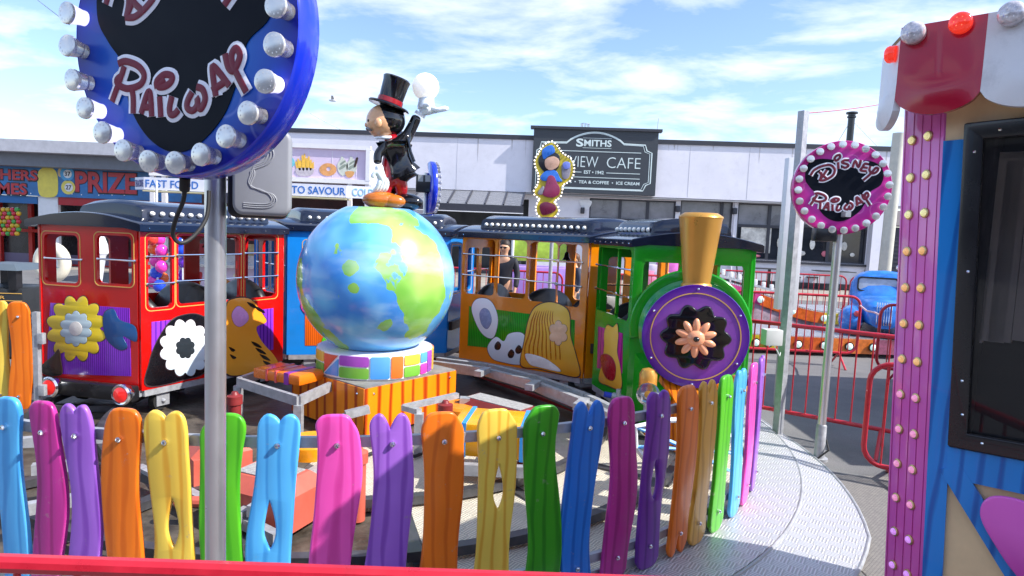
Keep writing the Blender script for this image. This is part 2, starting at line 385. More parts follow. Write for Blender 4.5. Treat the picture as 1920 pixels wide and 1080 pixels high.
# block paving strip near the booth
def mat_paver():
    M = bpy.data.materials.new('paver'); M.use_nodes = True; t = M.node_tree; b = t.nodes['Principled BSDF']
    c = N(t, 'ShaderNodeTexCoord'); br = N(t, 'ShaderNodeTexBrick'); mpn = N(t, 'ShaderNodeMapping'); mpn.inputs['Scale'].default_value = (4.5, 4.5, 4.5)
    t.links.new(c.outputs['Object'], mpn.inputs[0]); t.links.new(mpn.outputs[0], br.inputs[0])
    br.inputs['Color1'].default_value = (0.26, 0.24, 0.22, 1); br.inputs['Color2'].default_value = (0.2, 0.185, 0.175, 1); br.inputs['Mortar'].default_value = (0.05, 0.05, 0.05, 1)
    br.inputs['Mortar Size'].default_value = 0.03
    t.links.new(br.outputs[0], b.inputs['Base Color']); b.inputs['Roughness'].default_value = 0.85; return M
b = MB(); b.quad((1.9, 1.2, 0.004), (6.0, 1.2, 0.004), (6.0, 4.55, 0.004), (1.9, 4.55, 0.004)); tag(b.build('paving', mat_paver(), smooth=False), kind='structure')
b = MB(); b.quad((-14, 19.0, 0.004), (30, 19.0, 0.004), (30, 24.3, 0.004), (-14, 24.3, 0.004)); tag(b.build('pavement', mat('pave_far', (0.3, 0.27, 0.23), 0.9, var=0.25, vscale=2), smooth=False), kind='structure')
# dirty ground under the ride
b = MB(); 
ring_o = [P(a, 3.12, 0.006) for a in range(0, 360, 6)]
vs = b._v(ring_o); b.face(vs)
tag(b.build('ride_ground', mat('oily_ground', (0.075, 0.062, 0.048), 0.5, var=0.75, vscale=5, bump=0.6, bscale=25), smooth=False), kind='structure')
# metal tread decks: inner floor and outer walkway
plate_m = diamond('tread_plate', (0.74, 0.74, 0.75), rough=.38, metal=.45, scale=15, dirt=0.12)
floor_m = diamond('tread_floor', (0.74, 0.68, 0.54), rough=0.5, metal=0.15, scale=15, dirt=0.4)
def sector(mb, a0, a1, R0, R1, z0, z1, n=40):
    ins = [P(a0+(a1-a0)*i/n, R0) for i in range(n+1)]; out = [P(a0+(a1-a0)*i/n, R1) for i in range(n+1)]
    for i in range(n):
        bot = [v.copy() for v in (ins[i], out[i], out[i+1], ins[i+1])]; top = [v.copy() for v in bot]
        for v in bot: v.z = z0
        for v in top: v.z = z1
        if i == 0 or i == n-1 or True:
            mb.face(mb._v(top)); mb.face(mb._v([bot[1], bot[2], top[2], top[1]])); mb.face(mb._v([bot[0], bot[3], top[3], top[0]]))
    for k in (0, n):
        a_, c_ = ins[k], out[k]
        mb.face(mb._v([Vector((a_.x, a_.y, z0)), Vector((c_.x, c_.y, z0)), Vector((c_.x, c_.y, z1)), Vector((a_.x, a_.y, z1))]))
b = MB(); sector(b, -96, -8, 0.95, 2.02, 0.012, 0.05); sector(b, -72, -2, 2.02, 3.15, 0.012, 0.055)
tag(b.build('inner_floor', floor_m, smooth=False), kind='structure')
b = MB(); sector(b, -118, 62, 3.17, 3.52, 0.012, 0.075, 60)
tag(b.build('walkway', plate_m, smooth=False), kind='structure')
# outer ramp strip, wider towards the booth
inner = [P(a, 3.53) for a in range(-50, 11, 3)]; outer = [P(a, 3.62+0.30*max(0, min(1, (-a-2)/30))) for a in range(-50, 11, 3)]
b = MB()
for i in range(len(inner)-1):
    b.face(b._v([inner[i]+Vector((0, 0, 0.066)), outer[i]+Vector((0, 0, 0.03)), outer[i+1]+Vector((0, 0, 0.03)), inner[i+1]+Vector((0, 0, 0.066))]))
    b.face(b._v([outer[i]+Vector((0, 0, 0.03)), outer[i], outer[i+1], outer[i+1]+Vector((0, 0, 0.03))]))
tag(b.build('ramp', plate_m, smooth=False), kind='structure')
b = MB(); b.tube([v+Vector((0, 0, 0.028)) for v in outer], 0.011, 8); b.tube([v+Vector((0, 0, 0.066)) for v in inner], 0.01, 8)
tag(b.build('ramp_edging', galv()), kind='structure')
# ================================================================= RIDE: track, beams, boxes
r_ = root('railway_track', 'dark circular steel track with two curved rails under the toy train', 'track', (CC.x, CC.y, 0))
railm = mat('rail_steel', (0.10, 0.10, 0.11), 0.45, 0.6, var=0.3, vscale=9, dirt=0.3)
for R in (2.08, 2.72):
    b = MB(); n = 96
    sec = [(-0.03, 0.075), (0.03, 0.075), (0.03, 0.125), (-0.03, 0.125)]
    b.ring([[P(360*i/n, R+q[0], q[1]) for q in sec] for i in range(n)], closed=True)
    b.build('rail', railm, r_, smooth=False)
for k in range(18):
    a = k*20+7; b = MB(); m_ = frame(P(a, 2.4, 0.045), P(a, 3)-P(a, 2)); b.box((0, 0, 0), (0.72, 0.05, 0.07), M=m_); b.build('sleeper', railm, r_, smooth=False)
terra = mat('terracotta_steel', (0.56, 0.11, 0.07), 0.5, var=0.15, dirt=0.25)
dred = mat('dark_red_steel', (0.22, 0.02, 0.02), 0.45, var=0.2, dirt=0.3)
grit = mat('grit_tread', (0.33, 0.32, 0.31), 0.8, var=0.25, vscale=40, bump=0.5, bscale=120)
def beam(name, label, pA, pB, w, z0, z1, m_body, top=True, group=None, cham=0.07):
    A = Vector((pA[0], pA[1], 0)); B_ = Vector((pB[0], pB[1], 0)); L = (B_-A).length
    r = root(name, label, 'beam', A, group); M = frame(A, B_-A)
    # profile in (local z outward = side, y up): chamfered box
    b = MB(); prof = [(-w/2, z0), (w/2, z0), (w/2, z1-cham), (w/2-cham, z1), (-w/2+cham, z1), (-w/2, z1-cham)]
    ends = [0.0, cham, L-cham, L]
    rings = []
    for i, x in enumerate(ends):
        rings.append([M @ Vector((x, (y if i in (1, 2) else min(y, z1-cham)), z)) for z, y in prof])
    b.ring(rings); b.build('channel', m_body, r, smooth=False)
    if top:
        b = MB(); b.box((L/2, z1+0.004, 0), (L-2.6*cham, 0.006, w-2.4*cham), M=M); b.build('tread_strip', grit, r, smooth=False)
    return r
def G(px, py, z=0.0):
    v = hit(px, py, z); return (v.x, v.y)
g1 = G(360, 800, .36); 
beam('steel_beam', 'terracotta steel beam with grit top running left of the orange box, between yellow and green pickets', G(385, 795, .38), G(420, 830, .36), 0.34, 0.10, 0.34, terra, group='painted steel support beams', cham=0.06)
beam('steel_beam', 'terracotta steel beam with grit top sloping toward the pink picket', G(445, 868, .32), G(575, 905, .30), 0.36, 0.06, 0.32, terra, group='painted steel support beams')
beam('steel_beam', 'long dark red steel beam with tread top behind the yellow striped box', G(872, 742, .34), G(1005, 778, .33), 0.34, 0.08, 0.36, dred, group='painted steel support beams')
b = MB(); b.tube([hit(900, 700, .12), hit(1150, 790, .12)], 0.05, 8)
tag(b.build('axle_tube', dred), 'dark red round axle tube lying behind the long dark red beam', 'tube')
# galvanised frames round the centre
def bar(mb, a, c, w, h):
    a = Vector(a); c = Vector(c); x = (c-a); M = frame(a, x) if abs(x.normalized().z) < 0.95 else None
    if M is None:
        mb.box((a+c)/2, (w, w, abs(x.z))); return
    mb.box((x.length/2, 0, 0), (x.length, h, w), M=M)
r_ = root('steel_outrigger', 'galvanised outrigger tray left of the orange centre box carrying a striped painted box', 'frame', hit(450, 745, 0.35))
zz = 0.36
c4 = [hit(447, 716, zz), hit(560, 752, zz), hit(640, 715, zz), hit(520, 690, zz)]
for i in range(4):
    b = MB(); bar(b, c4[i], c4[(i+1) % 4], 0.035, 0.075); b.build('tray_bar', galv(), r_, smooth=False)
for k in (0, 1): 
    b = MB(); q = c4[k]; b.box((q.x, q.y, 0.17), (0.06, 0.06, 0.32)); b.build('leg', galv(), r_, smooth=False)
def rbox(name, label, c, size, rz, m_, stripes, parent=None, z=0.0, cat='box', group=None):
    r = root(name, label, cat, (c[0], c[1], z), group)
    b = MB(); b.box((c[0], c[1], z+size[2]/2), size, rz=rz, bev=0.025); b.build('case', m_, r)
    for (o, w, sm) in stripes:
        b = MB(); M = Matrix.Translation((c[0], c[1], z+size[2]/2)) @ Matrix.Rotation(rz, 4, 'Z')
        b.box((o, 0, 0), (w, size[1]+0.006, size[2]+0.006), M=M, bev=0.026 if w > 0.06 else 0.0); b.build('stripe', sm, r)
    return r
yel = mat('box_yellow', '#f6a80c', 0.3, coat=0.5, var=0.1, dirt=0.1)
org = mat('box_orange', '#e8720c', 0.3, coat=0.5, var=0.2, dirt=0.1)
blu = mat('stripe_blue', '#3f9be0', 0.3, coat=0.5); pur = mat('stripe_purple', '#8a2a9a', 0.3, coat=0.5); pnk = mat('stripe_pink', '#e05a5a', 0.3, coat=0.5)
q = (c4[1]+c4[3]+c4[2])/3
rbox('painted_box', 'flat orange painted box with purple and pink stripes on the tray left of the pedestal', (q.x-0.13, q.y-0.02), (0.52, 0.3, 0.09), -0.45, org, [(0.12, 0.05, pur), (0.0, 0.02, pnk), (-0.1, 0.02, pnk)], z=0.39, group='painted equipment boxes')
q = hit(935, 800, .40)
rbox('painted_box', 'yellow painted box with blue stripe behind the yellow and orange pickets', (q.x, q.y+.02), (0.56, 0.40, 0.22), -0.12, yel, [(0.19, 0.05, blu), (-.2, .03, blu)], z=0.24, group='painted equipment boxes')
b = MB(); 
for dx_ in (-.3, .3): bar(b, (q.x+dx_, q.y-.26, .2), (q.x+dx_, q.y+.24, .2), .05, .07)
for dy_ in (-.26, .24): bar(b, (q.x-.33, q.y+dy_, .2), (q.x+.33, q.y+dy_, .2), .05, .07)
for dx_ in (-.3, .3): b.box((q.x+dx_, q.y-.26, .08), (.05, .05, .16)); 
tag(b.build('box_stand', galv(), smooth=False), 'galvanised stand holding the yellow blue striped box off the floor', 'frame')
q = hit(585, 822, .30)
b = MB(); b.lathe([(0.17, 0), (0.17, 0.08), (0.155, 0.1), (0.0001, 0.1)], Matrix.Translation((q.x, q.y, .2)), 28)
tag(b.build('yellow_drum', mat('drum_yellow', '#f59d10', 0.35, coat=.4, dirt=.35, var=.15)), 'round yellow drum with rust marks in front of the orange centre box', 'drum')
q = hit(868, 762, .3)
b = MB(); b.lathe([(0.16, 0), (0.16, 0.10), (0.145, 0.12), (0.0001, 0.12)], Matrix.Translation((q.x, q.y, .2)), 28)
tag(b.build('orange_drum', mat('drum_orange', '#ee8a14', 0.35, coat=.4, dirt=.25, var=.15)), 'round orange drum right of the orange centre box beside the dark red beam', 'drum')
for px, py, lb in ((440, 752, 'short dark red jack post near the left tray'), (672, 860, 'terracotta jack post in front of the orange centre box'), (835, 768, 'dark red jack post at the right corner of the orange box'), (985, 800, 'dark red jack post beside the long dark red beam')):
    p = hit(px, py, .38); b = MB(); b.lathe([(.045, 0), (.045, .33), (.055, .34), (.055, .40), (.03, .41), (.02, .43)], Matrix.Translation((p.x, p.y, .02)), 16); tag(b.build('jack_post', terra if px == 672 else dred), lb, 'post', 'jack posts')
# curved walkway rails from box to locomotive
r_ = root('curved_beam', 'pair of galvanised curved beams sweeping from the pedestal to the locomotive', 'beam', hit(1000, 700, .3))
for off in (0.0, 0.16):
    pts = [hit(805, 684, .36), hit(905, 697, .36), hit(1000, 722, .36), hit(1090, 757, .36), hit(1165, 795, .36)]
    pts = [Vector((p.x+off*.35, p.y+off, p.z)) for p in pts]
    for i in range(len(pts)-1):
        b = MB(); bar(b, pts[i], pts[i+1]-(pts[i+1]-pts[i]).normalized()*.012, .05, .09); b.build('section', galv(), r_, smooth=False)
b = MB()
for px, py in ((905, 697), (1000, 722), (1090, 757)):
    p = hit(px, py, .40); b.box(p, (.07, .22, .05), rz=-.4)
b.build('joint_clamp', galv(), r_, smooth=False)
b = MB(); b.tube([hit(905, 706, .34), hit(1000, 735, .33), hit(1080, 770, .3), hit(1140, 790, .33)], .008, 6); b.build('cable', rubber(), r_)
r_ = root('hinge_arm', 'galvanised hinged arm bolted to the front corner of the orange box', 'arm', hit(690, 770, .35))
b = MB(); bar(b, at(692, 767, 4.78), at(648, 778, 4.70), .05, .06); b.build('arm', galv(), r_, smooth=False)
b = MB(); bar(b, at(650, 777, 4.70), at(632, 784, 4.66), .02, .03); b.box(at(626, 788, 4.66), (.03, .03, .05)); b.build('latch', galv(), r_, smooth=False)
r_ = root('support_bracket', 'galvanised bent bracket standing beside the right side of the orange box', 'bracket', hit(790, 830, 0))
b = MB(); bar(b, at(757, 764, 4.6), at(858, 741, 4.9), .045, .04); b.build('arm', galv(), r_, smooth=False)
b = MB(); bar(b, at(757, 764, 4.6), at(786, 772, 4.45), .045, .04); b.build('arm', galv(), r_, smooth=False)
b = MB(); t_ = at(786, 775, 4.45); b.box((t_.x, t_.y, t_.z/2), (.06, .06, t_.z)); b.build('leg', galv(), r_, smooth=False)
b = MB(); t_ = at(872, 745, 4.95); b.box((t_.x, t_.y, t_.z/2), (.08, .08, t_.z)); b.build('leg', galv(), r_, smooth=False)
# floor level struts seen between the left pickets
r_ = root('floor_strut', 'galvanised floor struts crossing the dark pit behind the left pickets', 'strut', (-1.8, 3.2, 0))
for (a0, a1, z) in (((30, 830), (330, 812), .3), ((60, 880), (175, 868), .25), ((20, 960), (200, 925), .2), ((560, 900), (470, 960), .2), ((260, 880), (520, 1010), .12), ((420, 985), (600, 880), .16)):
    b = MB(); bar(b, hit(a0[0], a0[1], z), hit(a1[0], a1[1], z), .05, .06); b.build('strut', galv(), r_, smooth=False)
b = MB(); b.tube([hit(330, 940, .15), hit(420, 942, .15)], .03, 10); tag(b.build('cable_drum', terra), 'salmon red tube lying on the ride floor behind the left pickets', 'tube')
# centre box
r_ = root('centre_box', 'square orange plank painted box under the round globe pedestal', 'box', (CC.x, CC.y, 0))
ob = wood('orange_planks', '#f08a10', '#a8380a', scale=2.4, axis='X', dist=3.0, rough=.35, coat=.3, vary=False)
hd = .72
cs = [P(a, hd) for a in (-84, 6, 96, 186)]
for i in range(4):
    A = cs[i-1]; B_ = cs[i]; M = frame(A, B_-A); L = (B_-A).length
    me = curve_mesh([rect(0, .03, L, .42)], .02)
    o = link_mesh(me, 'side_panel', ob, None, False); me.transform(Matrix.Identity(4))
    # keep plank grain in the panel's own axes: local x across, local z up
    me.transform(Matrix.Rotation(PI/2, 4, 'X')); 
    rot = math.atan2((B_-A).y, (B_-A).x); o.rotation_euler = (0, 0, rot); o.parent = r_; o.location = A-CC
b = MB(); b.hexa([Vector((v.x, v.y, .415)) for v in cs], [Vector((v.x, v.y, .43)) for v in cs]); b.build('top', mat('box_top', (.22, .21, .2), .6, var=.3, dirt=.3), r_, smooth=False)
b = MB()
for i in range(4):
    A = cs[i-1]; B_ = cs[i]; nrm = frame(A, B_-A).col[2].to_3d()
    for f in (.08, .92): b.sphere(A.lerp(B_, f)+nrm*.012+Vector((0, 0, .37)), .010, n=8)
b.build('screw', chrome(), r_)
# pedestal ring with coloured bricks
r_ = root('globe_pedestal', 'round white pedestal ring painted with coloured bricks under the globe', 'pedestal', (CC.x, CC.y, .43))
b = MB(); b.lathe([(.0001, .43), (.50, .43), (.51, .44), (.51, .62), (.50, .64), (.47, .645), (.0001, .645)], Matrix.Translation((CC.x, CC.y, 0)), 64); b.build('drum', mat('ring_white', (.82, .82, .84), .35, coat=.4, dirt=.1), r_)
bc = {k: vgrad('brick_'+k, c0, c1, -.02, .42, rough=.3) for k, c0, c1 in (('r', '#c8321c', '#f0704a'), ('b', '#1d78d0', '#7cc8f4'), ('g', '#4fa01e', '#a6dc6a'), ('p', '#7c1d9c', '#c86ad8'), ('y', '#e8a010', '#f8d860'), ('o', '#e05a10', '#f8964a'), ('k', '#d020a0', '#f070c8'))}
def brick(a0, a1, z0, z1, key, tri=None):
    # columns bent round the drum; rounded corners, or a triangle given by its three points
    if tri: a0 = min(p[0] for p in tri); a1 = max(p[0] for p in tri)
    n = 14; rc = .014; b = MB(); fr = []; bk = []
    def rng_(x):
        if tri:
            zs = []
            for i in range(3):
                p, q = tri[i], tri[(i+1) % 3]
                if abs(q[0]-p[0]) < 1e-6: 
                    if abs(x-p[0]) < 1e-6: zs += [p[1], q[1]]
                elif min(p[0], q[0])-1e-9 <= x <= max(p[0], q[0])+1e-9: zs.append(p[1]+(q[1]-p[1])*(x-p[0])/(q[0]-p[0]))
            return min(zs), max(zs)+1e-4
        e = min(x-a0, a1-x)*.516; d = rc-math.sqrt(max(0, rc*rc-(rc-e)**2)) if e < rc else 0
        return z0+d, z1-d
    lo = []; hi = []
    for i in range(n+1):
        t = i/n; x = a0+(a1-a0)*(.5-.5*math.cos(PI*t)) ; l, h = rng_(min(max(x, a0), a1)); lo.append((x, l)); hi.append((x, h))
    pos = lambda x, z, R_: Vector((CC.x+R_*math.cos(x), CC.y+R_*math.sin(x), z))
    rings = [[pos(lo[i][0], lo[i][1], .5175), pos(hi[i][0], hi[i][1], .5175), pos(hi[i][0], hi[i][1], .505), pos(lo[i][0], lo[i][1], .505)] for i in range(n+1)]
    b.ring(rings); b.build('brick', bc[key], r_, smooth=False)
a = math.radians(-200); kk = 0
seq = [('2', 'y', 'g', 23), ('t', 'r', 'b', 20), ('2', 'p', 'g', 30), ('1', 'b', '', 19), ('1', 'o', '', 13), ('2', 'y', 'g', 20), ('2', 'b', 'k', 12), ('1', 'p', '', 12), ('1', 'y', '', 16), ('2', 'o', 'b', 14)]
start = math.radians(-156)
for rep in range(3):
    for ty, k1, k2, dg_ in seq:
        w = math.radians(dg_); g_ = .012
        if start+w > math.radians(-156+356): break
        if ty == '2':
            brick(start+g_, start+w-g_, .548, .632, k1); brick(start+g_, start+w-g_, .448, .536, k2)
        elif ty == '1': brick(start+g_, start+w-g_, .448, .632, k1)
        else:
            brick(0, 0, 0, 0, k1, [(start+g_, .47), (start+w-g_*1.6, .625), (start+g_, .625)]); brick(0, 0, 0, 0, k2, [(start+w-g_, .455), (start+w-g_, .60), (start+g_*1.8, .455)])
        start += w
# globe
def globe_mat():
    M = bpy.data.materials.new('globe_paint'); M.use_nodes = True; t = M.node_tree; b = t.nodes['Principled BSDF']
    b.inputs['Roughness'].default_value = .25; b.inputs['Coat Weight'].default_value = .5; b.inputs['Coat Roughness'].default_value = .06
    c = N(t, 'ShaderNodeTexCoord'); mpn = N(t, 'ShaderNodeMapping'); mpn.inputs['Location'].default_value = (.9, .35, .55); mpn.inputs['Scale'].default_value = (1, 1, .8)
    t.links.new(c.outputs['Object'], mpn.inputs[0])
    n = N(t, 'ShaderNodeTexNoise'); n.inputs['Scale'].default_value = 2.4; n.inputs['Detail'].default_value = 6; n.inputs['Roughness'].default_value = .5; t.links.new(mpn.outputs[0], n.inputs[0])
    # land masses: two placed patches plus noise
    def patch(cx_, cy_, cz_, rad, soft):
        v = N(t, 'ShaderNodeVectorMath', operation='DISTANCE'); t.links.new(c.outputs['Object'], v.inputs[0]); v.inputs[1].default_value = (cx_, cy_, cz_)
        q_ = N(t, 'ShaderNodeMapRange'); q_.inputs[1].default_value = rad; q_.inputs[2].default_value = rad-soft; q_.inputs[3].default_value = 0; q_.inputs[4].default_value = .22; t.links.new(v.outputs['Value'], q_.inputs[0]); return q_.outputs[0]
    tot = n.outputs[0]
    for pz in ((.40, -.52, .15, .38, .12), (.48, -.46, -.12, .28, .12), (.24, -.34, .52, .30, .15), (-.05, -.42, .56, .16, .12), (-.57, -.36, .10, .24, .18), (-.47, -.40, -.32, .28, .18), (-.05, -.675, .13, .10, .08), (-.02, -.67, -.02, .09, .07), (.22, -.60, -.33, .12, .1)):
        s_ = N(t, 'ShaderNodeMath', operation='ADD'); t.links.new(tot, s_.inputs[0]); t.links.new(patch(*pz), s_.inputs[1]); tot = s_.outputs[0]
    r = N(t, 'ShaderNodeValToRGB'); r.color_ramp.elements[0].position = .632; r.color_ramp.elements[1].position = .642; t.links.new(tot, r.inputs[0])
    n2 = N(t, 'ShaderNodeTexNoise'); n2.inputs['Scale'].default_value = 2.5; t.links.new(c.outputs['Object'], n2.inputs[0])
    sea = N(t, 'ShaderNodeValToRGB'); sea.color_ramp.elements[0].color = srgb('#3f8fe0'); sea.color_ramp.elements[1].color = srgb('#7accf4'); sea.color_ramp.elements[0].position = .35; sea.color_ramp.elements[1].position = .65; t.links.new(n2.outputs[0], sea.inputs[0])
    land = N(t, 'ShaderNodeValToRGB'); land.color_ramp.elements[0].color = srgb('#74b848'); land.color_ramp.elements[1].color = srgb('#a8d868'); land.color_ramp.elements[0].position = .35; land.color_ramp.elements[1].position = .6; t.links.new(n2.outputs[0], land.inputs[0])
    m1 = N(t, 'ShaderNodeMixRGB'); t.links.new(r.outputs[0], m1.inputs[0]); t.links.new(sea.outputs[0], m1.inputs[1]); t.links.new(land.outputs[0], m1.inputs[2])
    m3 = N(t, 'ShaderNodeMapping'); m3.inputs['Scale'].default_value = (1, 1, 2.6); m3.inputs['Rotation'].default_value = (0, .35, 0); t.links.new(c.outputs['Object'], m3.inputs[0])
    n3 = N(t, 'ShaderNodeTexNoise'); n3.inputs['Scale'].default_value = 1.7; n3.inputs['Detail'].default_value = 4; t.links.new(m3.outputs[0], n3.inputs[0])
    cr = N(t, 'ShaderNodeMapRange'); cr.inputs[1].default_value = .5; cr.inputs[2].default_value = .8; cr.inputs[4].default_value = .6; t.links.new(n3.outputs[0], cr.inputs[0])
    m2 = N(t, 'ShaderNodeMixRGB'); t.links.new(cr.outputs[0], m2.inputs[0]); t.links.new(m1.outputs[0], m2.inputs[1]); m2.inputs[2].default_value = srgb('#d4ecf4')
    t.links.new(m2.outputs[0], b.inputs['Base Color']); return M
GZ = 1.235; GR = .685
r_ = root('painted_globe', 'large glossy globe painted with blue sea and green land on its brick ring', 'globe', (CC.x, CC.y, GZ))
b = MB(); prof = [(.0001, -.6)]
for i in range(0, 45):
    a = math.radians(-60+i*(66+60)/44); prof.append((GR*math.cos(a), GR*math.sin(a)))
prof.append((.0001, prof[-1][1]))
b.lathe(prof, Matrix.Translation((CC.x, CC.y, GZ)), 72); b.build('sphere', globe_mat(), r_, ang=50)
b = MB(); b.tube([Vector((CC.x+.34*math.cos(a), CC.y+.34*math.sin(a), .653)) for a in [2*PI*i/40 for i in range(40)]], .014, 8, closed=True); b.build('base_gasket', rubber(), r_)
exec_parts = True
# ================================================================= TRAIN
def wallhit(A, B_, px, py):
    d = ray(px, py); n = Vector((-(B_-A).y, (B_-A).x, 0)); o = Vector((0, 0, CAMZ))
    k = (A-o).dot(n)/d.dot(n); p = o+d*k
    return ((p-A).dot((B_-A).normalized()), p.z)
bulb_m = mat('frosted_bulb', (0.85, 0.83, 0.78), .25, coat=.5, var=.03)
def bowl(mb, M, r, dep): mb.lathe([(r, 0), (r*.98, dep*.35), (r*.75, dep*.75), (r*.35, dep*.97), (.0001, dep)], M, 12)
def carriage(name, label, cat, IR, IF, OF, OR, body, win_in, win_rear, win_out, win_front, trim=True, bulbs=14, rear_extra=None, z0=.24, z1=1.60, rz=0.0, group='carriages of the toy train', back_cl=(.10, .93), roofmat=None, seats=(.12, .5, .86)):
    z1 += rz; c = (IR+IF+OF+OR)/4; r = root(name, label, cat, (c.x, c.y, 0), group)
    T = .028
    def wall(A, B_, wins, nm, lo=z0, inset=0.0):
        A = A.copy(); B_ = B_.copy(); x = (B_-A).normalized()
        A += x*inset; B_ -= x*inset
        L = (B_-A).length; M = frame((A.x, A.y, 0), B_-A)
        loops = [rect(0, lo, L, z1)]+[rrect(w[0]-inset, w[1], w[2]-inset, w[3], .045) for w in wins]
        w_ = plate(nm, loops, T, M, body, r, lift=-T, ang=40)
        if trim:
            for w in wins:
                g = .028
                if w[2]-w[0] < .05: continue
                plate('trim_line', [rrect(w[0]-inset-g, w[1]-g, w[2]-inset+g, w[3]+g, .05), rrect(w[0]-inset-g+.007, w[1]-g+.007, w[2]-inset+g-.007, w[3]+g-.007, .045)], .003, M, gold(), w_)
        return M, L
    def px2(A, B_, lst):
        o = []
        for (xa, ya, xb, yb) in lst:
            u0, t0 = wallhit(A, B_, xa, ya); u1, b1 = wallhit(A, B_, xb, yb); o.append((u0, b1, u1, t0))
        return o
    win_in = px2(IR, IF, win_in) if win_in and win_in[0][0] > 5 else [(a*(IF-IR).length, b_, c_*(IF-IR).length, d_) for a, b_, c_, d_ in win_in]
    win_rear = px2(OR, IR, win_rear) if win_rear and win_rear[0][0] > 5 else [(a*(OR-IR).length, b_, c_*(OR-IR).length, d_) for a, b_, c_, d_ in win_rear]
    fr = lambda ws, L: [(a*L, b_, c_*L, d_) for a, b_, c_, d_ in ws]
    Mi, Li = wall(IR, IF, win_in, 'side_wall')
    wall(OF, OR, fr(win_out, (OF-OR).length), 'side_wall')
    Mr, Lr = wall(OR, IR, win_rear, 'end_wall', inset=T+.002)
    if win_front is not None: wall(IF, OF, fr(win_front, (OF-IF).length), 'end_wall', inset=T+.002)
    Q = lambda s, t, z: (lambda v: Vector((v.x, v.y, z)))((IR*(1-s)+IF*s)*(1-t)+(OR*(1-s)+OF*s)*t)
    # bars
    for w in win_in:
        for f in (.28, .66):
            b = MB(); z = w[3]+(w[1]-w[3])*f
            b.cyl(Mi @ Vector((w[0]-.015, z, .012)), Mi @ Vector((w[2]+.015, z, .012)), .0085, n=8)
            for e in (w[0]-.012, w[2]+.012): b.sphere(Mi @ Vector((e, z, .008)), .013, n=8)
            b.build('grab_bar', chrome(), r)
    for w in win_rear:
        b = MB(); z = w[3]+(w[1]-w[3])*.5
        b.cyl(Mr @ Vector((w[0]-.015, z, .012)), Mr @ Vector((w[2]+.015, z, .012)), .0085, n=8)
        for e in (w[0]-.012, w[2]+.012): b.sphere(Mr @ Vector((e, z, .008)), .013, n=8)
        b.build('grab_bar', chrome(), r)
    # floor, seats
    b = MB(); b.hexa([Q(.02, .04, .30), Q(.98, .04, .30), Q(.98, .96, .30), Q(.02, .96, .30)], [Q(.02, .04, .33), Q(.98, .04, .33), Q(.98, .96, .33), Q(.02, .96, .33)]); b.build('floor', rubber(), r, smooth=False)
    vin = mat('black_vinyl', (.012, .012, .013), .42, coat=.15, var=.2)
    for s in seats:
        n = 9; b = MB(); rings = []
        for i in range(n):
            t = .07+.86*i/(n-1); h = .93+.16*math.sin(PI*i/(n-1))**.6
            rings.append([Q(s-.035, t, .55), Q(s+.035, t, .55), Q(s+.03, t, h-.03), Q(s+.012, t, h), Q(s-.012, t, h), Q(s-.03, t, h-.03)])
        b.ring(rings); b.build('seat_back', vin, r, ang=60)
        b = MB(); b.hexa([Q(s+.03, .08, .5), Q(s+.16, .08, .5), Q(s+.16, .92, .5), Q(s+.03, .92, .5)], [Q(s+.03, .08, .6), Q(s+.16, .08, .6), Q(s+.16, .92, .6), Q(s+.03, .92, .6)]); b.build('seat', vin, r, smooth=False)
    # underframe
    for A, B_ in ((IR, IF), (IF, OF), (OF, OR), (OR, IR)):
        b = MB(); d = (B_-A).normalized(); M = frame((A.x, A.y, 0), d); L = (B_-A).length
        b.box((L/2, z0-.028, -.02), (L-.044, .052, .045), M=M); b.build('underframe', galv(), r, smooth=False)
    for s in (.14, .86):
        for t in (.08, .92):
            p = Q(s, t, .11); ax = (Q(s, 1, .11)-Q(s, 0, .11)).normalized()
            b = MB(); b.cyl(p-ax*.03, p+ax*.03, .085, n=20); w_ = b.build('wheel', rubber(), r)
            b = MB(); b.box((0, 0, 0), (.12, .17, .014), M=frame(p-ax*(.045 if t < .5 else -.045)+Vector((0, 0, .04)), Q(1, t, 0)-Q(0, t, 0)), bev=.004); b.build('axle_guard', galv(), r)
            b = MB(); b.sphere(p-ax*(.055 if t < .5 else -.055), .02, n=8); b.build('hub', galv(), w_)
    QR = lambda s, t, z: Q(s, t, z+rz)
    # roof shell
    rm = roofmat or navy()
    n = 14; b = MB(); rings = []
    for s in [-.03, -.02, 0, .25, .5, .75, 1.0, 1.02, 1.03]:
        dz = -.006 if s in (-.03, 1.03) else 0
        L = [QR(s, -.045, 1.575), QR(s, -.05, 1.58), QR(s, -.05, 1.635+dz), QR(s, -.035, 1.645+dz)]
        for i in range(1, n): L.append(QR(s, i/n, 1.648+dz+.072*math.sin(PI*i/n)**.85))
        L += [QR(s, 1.035, 1.645+dz), QR(s, 1.05, 1.635+dz), QR(s, 1.05, 1.58), QR(s, 1.045, 1.575)]
        L += [QR(s, .9, 1.60), QR(s, .1, 1.60)]
        rings.append(L)
    b.ring(rings); roof = b.build('roof', rm, r, ang=28)
    b = MB(); rings = []
    s0, s1 = back_cl
    for s, k in ((s0, .0), (s0+.006, .75), (s0+.03, 1), (s0+.12, 1), ((s0+s1)/2, 1), (s1-.12, 1), (s1-.03, 1), (s1-.006, .75), (s1, .0)):
        L = [QR(s, .15, 1.66), QR(s, .165, 1.70+.055*k), QR(s, .19, 1.71+.085*k)]
        for i in range(1, 8): L.append(QR(s, .19+.62*i/8, 1.715+.088*k+.035*math.sin(PI*i/8)*k))
        L += [QR(s, .81, 1.71+.085*k), QR(s, .835, 1.70+.055*k), QR(s, .85, 1.66)]
        rings.append(L)
    b.ring(rings); cl = b.build('clerestory', rm, r, ang=40)
